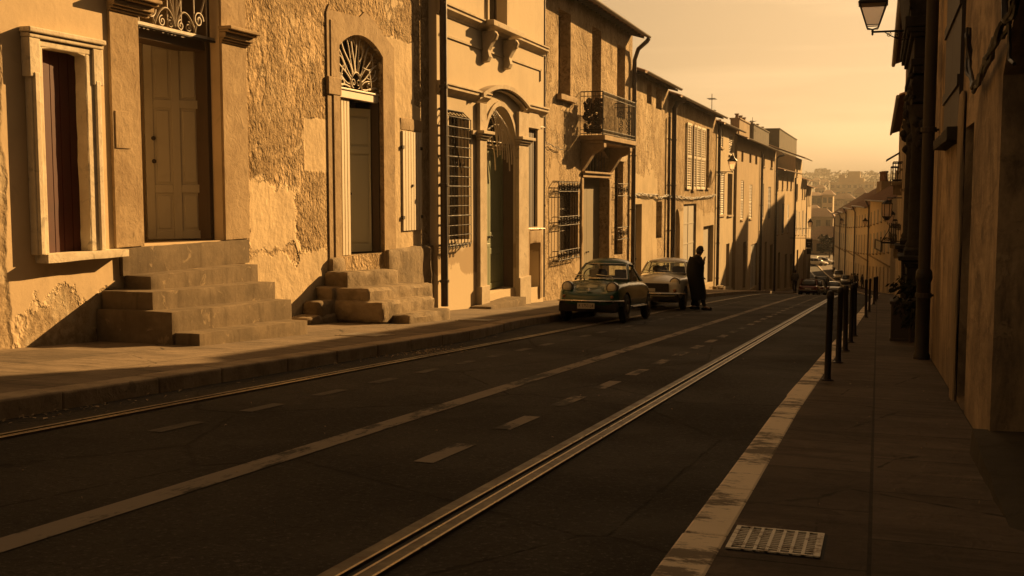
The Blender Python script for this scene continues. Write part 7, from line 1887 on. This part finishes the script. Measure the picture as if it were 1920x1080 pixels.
        vs = [p for r in rings for p in r]; mb.add(vs, [(i*n+j, (i+1)*n+j, (i+1)*n+(j+1) % n, i*n+(j+1) % n) for i in range(len(rings)-1) for j in range(n)])
        mk('coat_skirt', mb, M[coat], t, smooth=180, sub=1)
    for s, k in ((1, 'r'), (-1, 'l')):
        a = V['a'+k]; mk('shoe', MB().rbox(a.x-.048, a.x+.048, a.y-.08, a.y+.20, a.z-.09, a.z-.005, 0.04, .003, 3, .028), M['blackcloth'], t, smooth=70)
    h = V['hea']; hm = MB(); n = 14
    prof = [(.06, -.07), (.092, -.03), (.106, .03), (.10, .085), (.07, .13), (.015, .15)]
    hm.lathe((h.x, h.y-.022, h.z+.0), prof, n); hm.v = [(v[0]*1, v[1]+(.0), v[2]+(0.02 if v[1] > h.y+.04 else -.03 if v[1] < h.y-.05 else 0)) for v in hm.v]
    mk('hair', hm, M[hair], t, smooth=180, sub=1)
    eyes = MB()
    for s in (-1, 1): eyes.lathe((h.x+s*.032, h.y+.083, h.z+.02), [(.003, -.012), (.012, -.004), (.012, .004), (.003, .012)], 8)
    eyes.box(h.x-.025, h.x+.025, h.y+.083, h.y+.09, h.z-.048, h.z-.042)
    mk('face', eyes, M['hair'], t)
    e_ = MB()
    for s in (-1, 1): e_.lathe((h.x+s*.085, h.y, h.z+.0), [(.004, -.03), (.016, -.015), (.018, .01), (.006, .03)], 8)
    mk('ear', e_, M['skin'], t, smooth=180)
    return t
mx_, my_ = PD(1309, 581, 28.4)[0], 28.4
mx_ += 0.02
person('man in a long black coat leaning by the cream saloon, hand raised to his mouth', (mx_, my_, zr(my_)), R(-72), dict(
    pel=(0, -.10, .92), wai=(.0, -.12, 1.08), che=(.0, -.10, 1.28), nec=(0, -.03, 1.45), hea=(0, .02, 1.56), top=(0, .0, 1.66), sr=(.18, -.08, 1.39), sl=(-.18, -.08, 1.39),
    er=(.21, .03, 1.17), hr=(.05, .10, 1.31), el=(-.22, -.06, 1.12), hl=(-.14, .08, .92), pr=(.09, -.1, .89), pl=(-.09, -.1, .89), kr=(.10, .03, .49), kl=(-.09, -.07, .48), ar=(.11, .13, .09), al=(-.10, -.16, .09)), 'blackcloth', long_coat=True, sc_=0.98)
px_ = PD(1490, 545, 78); person('pedestrian in a grey jacket walking beside the dark red hatchback', (px_[0], 78, zs(78)), R(20), dict(kr=(.1, .12, .5), ar=(.11, .12, .09), kl=(-.1, .0, .49), al=(-.11, -.25, .12), hr=(.22, .2, .95)), 'cloth2', 'cloth4', sc_=0.96)
for i, (px, d, lb_, c) in enumerate(((1600, 133, 'pedestrian in a pale shirt on the far right pavement', 'cloth3'), (1606, 134.5, 'dark clothed pedestrian in the middle of the far right group', 'blackcloth'), (1611, 133, 'pedestrian with a light collar in the far right group', 'cloth2'), (1620, 130, 'rightmost dark pedestrian of the far right group', 'blackcloth'))):
    x = max(at_px(px, d), kerbR(d)+0.3); person(lb_, (x, d, zsr(d)), R(180+40*i), dict(kr=(.1, .1, .5), ar=(.11, .1, .09)), c, 'cloth4', group='pedestrians on the far right pavement', sc_=0.97)
x = at_px(1566, 172); t = root('scooter', 'dark scooter parked at the far right kerb', 'scooter', (x, 172, zr(172)), local=True)
mk('body', MB().rbox(-.18, .18, -.5, .2, .35, .8, .12, 0, 1, .06).rbox(-.22, .22, .3, .42, .3, 1.0, .12, 0, 1, .05), M['cardark'], t, smooth=60)
for y in (-.55, .6): mk('wheel', MB().lathe((0, y, .24), [(.14, -.05), (.24, -.04), (.24, .04), (.14, .05)], 16, 'x'), M['tyre'], t)
mk('seat', MB().rbox(-.16, .16, -.6, .05, .8, .9, .1, 0, 1, .04), M['seat'], t, smooth=60); mk('handlebar', MB().tube([(-.32, .3, 1.05), (.32, .3, 1.05)], .025, 6).tube([(0, .36, .9), (0, .3, 1.1)], .03, 6), M['pipe'], t)

# ================================================================== light, sky, camera
SUN = Vector((1.0, 2.4, 1.0)).normalized()
elev = math.asin(SUN.z); az = math.atan2(SUN.x, SUN.y)
W = bpy.data.worlds.new('World'); scene.world = W; W.use_nodes = True
wn = W.node_tree.nodes; wl = W.node_tree.links; bg = wn['Background']
sky = wn.new('ShaderNodeTexSky'); sky.sky_type = 'NISHITA'; sky.sun_disc = False; sky.sun_elevation = elev; sky.sun_rotation = az; sky.dust_density = 4.0; sky.air_density = 1.5; sky.ozone_density = 1.0
bw = wn.new('ShaderNodeRGBToBW'); wl.new(sky.outputs[0], bw.inputs[0])
p2 = wn.new('ShaderNodeMath'); p2.operation = 'MULTIPLY'; wl.new(bw.outputs[0], p2.inputs[0]); wl.new(bw.outputs[0], p2.inputs[1])
pa = wn.new('ShaderNodeMath'); pa.operation = 'ADD'; wl.new(p2.outputs[0], pa.inputs[0]); pa.inputs[1].default_value = 46.0
pw = wn.new('ShaderNodeMath'); pw.operation = 'DIVIDE'; wl.new(p2.outputs[0], pw.inputs[0]); wl.new(pa.outputs[0], pw.inputs[1])
tc = wn.new('ShaderNodeTexCoord'); sp_ = wn.new('ShaderNodeSeparateXYZ'); wl.new(tc.outputs['Generated'], sp_.inputs[0])
mr = wn.new('ShaderNodeMapRange'); wl.new(sp_.outputs[2], mr.inputs[0]); mr.inputs[1].default_value = 0.0; mr.inputs[2].default_value = 0.45
cl_ = wn.new('ShaderNodeTexNoise'); mp = wn.new('ShaderNodeMapping'); wl.new(tc.outputs['Generated'], mp.inputs[0]); mp.inputs[3].default_value = (1.2, 1.2, 14.0); wl.new(mp.outputs[0], cl_.inputs['Vector']); cl_.inputs['Scale'].default_value = 2.2; cl_.inputs['Detail'].default_value = 5
mix = wn.new('ShaderNodeMix'); mix.data_type = 'RGBA'; wl.new(mr.outputs[0], mix.inputs[0]); mix.inputs[6].default_value = (1.0, 0.67, 0.335, 1); mix.inputs[7].default_value = (1.0, 0.625, 0.31, 1)
mr2 = wn.new('ShaderNodeMapRange'); wl.new(cl_.outputs[0], mr2.inputs[0]); mr2.inputs[1].default_value = 0.38; mr2.inputs[2].default_value = 0.66; mr2.inputs[3].default_value = 0.90; mr2.inputs[4].default_value = 1.14
zf_ = wn.new('ShaderNodeMapRange'); zf_.interpolation_type = 'SMOOTHSTEP'; wl.new(sp_.outputs[2], zf_.inputs[0]); zf_.inputs[1].default_value = 0.35; zf_.inputs[2].default_value = 0.95; zf_.inputs[3].default_value = 0.0; zf_.inputs[4].default_value = 0.16
za_ = wn.new('ShaderNodeMath'); za_.operation = 'ADD'; wl.new(pw.outputs[0], za_.inputs[0]); wl.new(zf_.outputs[0], za_.inputs[1]); pw = za_
m1 = wn.new('ShaderNodeMath'); m1.operation = 'MULTIPLY'; wl.new(pw.outputs[0], m1.inputs[0]); wl.new(mr2.outputs[0], m1.inputs[1])
mh = wn.new('ShaderNodeMapRange'); wl.new(sp_.outputs[2], mh.inputs[0]); mh.inputs[1].default_value = 0.0; mh.inputs[2].default_value = 0.13; mh.inputs[3].default_value = 1.22; mh.inputs[4].default_value = 1.0
m3 = wn.new('ShaderNodeMath'); m3.operation = 'MULTIPLY'; wl.new(m1.outputs[0], m3.inputs[0]); wl.new(mh.outputs[0], m3.inputs[1]); m1 = m3
m2 = wn.new('ShaderNodeMix'); m2.data_type = 'RGBA'; m2.blend_type = 'MULTIPLY'; m2.inputs[0].default_value = 1.0; wl.new(mix.outputs[2], m2.inputs[6])
cmb = wn.new('ShaderNodeCombineColor'); [wl.new(m1.outputs[0], cmb.inputs[i]) for i in range(3)]; wl.new(cmb.outputs[0], m2.inputs[7])
sc2 = wn.new('ShaderNodeMix'); sc2.data_type = 'RGBA'; sc2.blend_type = 'MULTIPLY'; sc2.inputs[0].default_value = 1.0; wl.new(m2.outputs[2], sc2.inputs[6]); sc2.inputs[7].default_value = (SKYK,)*3 + (1,)
wl.new(sc2.outputs[2], bg.inputs['Color']); bg.inputs['Strength'].default_value = 0.15
sl_ = bpy.data.lights.new('sun', 'SUN'); sl_.energy = 5.0; sl_.angle = R(0.5); sl_.color = (1.0, 0.575, 0.205)
so = bpy.data.objects.new('sun', sl_); COL.objects.link(so); so.rotation_euler = SUN.to_track_quat('Z', 'Y').to_euler(); so.location = (40, 60, 60)
cam = bpy.data.cameras.new('camera'); cam.sensor_width = 36.0; cam.lens = FPX*36/1920; cam.clip_start = 0.05; cam.clip_end = 5000
co = bpy.data.objects.new('camera', cam); COL.objects.link(co); co.location = (0, 0, CAMH); co.rotation_euler = (R(90)-PITCH, 0, YAW)
scene.camera = co
# evening air
if HAZE:
    hb_ = MB().box(-420, 420, -60, 1000, -24, 46)
    ho = mk('haze', hb_, None); n = NT('haze_air'); n.n.remove(n.b)
    pv = n.n.new('ShaderNodeVolumePrincipled'); pv.inputs['Color'].default_value = (0.95, 0.9, 0.82, 1); pv.inputs['Density'].default_value = HAZE; pv.inputs['Anisotropy'].default_value = 0.3
    n.l(pv.outputs[0], n.out.inputs['Volume']); ho.data.materials.append(n.m); tag(ho, 'thin golden evening haze filling the street', 'haze', kind='stuff')
vs_ = scene.view_settings; vs_.view_transform = 'Standard'; vs_.look = 'None'; vs_.exposure = EXPO; vs_.gamma = 1
scene.render.engine = 'CYCLES'
c_ = scene.cycles; c_.max_bounces = 6; c_.diffuse_bounces = 1; c_.glossy_bounces = 3; c_.transmission_bounces = 4; c_.transparent_max_bounces = 12; c_.volume_bounces = 0
c_.use_denoising = True; c_.sample_clamp_indirect = 6.0
# ------------------------------------------------------------------ groups of repeats
for o in list(scene.objects):
    if o.parent or 'category' not in o or 'group' in o: continue
    c_a = o['category']
    if c_a == 'drainpipe': o['group'] = 'drainpipes on the house fronts'
    elif c_a == 'street lamp': o['group'] = 'wall lanterns along the street'
    elif c_a == 'house' and o.name.startswith('townhouse'): o['group'] = 'houses of the sunlit row' if o.location.x < -7.9 and o.location.y < 150 else 'houses of the far right row' if o.location.y > 95 else 'shaded houses on the near right'
    elif c_a == 'house' and o.name.startswith('house'): o['group'] = 'houses closing the view'
    elif c_a == 'tree' and o.location.y > 560: o['group'] = 'trees on the hilltop skyline'
    elif c_a == 'car' and o.location.y > 60: o['group'] = 'distant cars in the dip of the street'
    elif c_a == 'cable': o['group'] = 'cables on the walls'
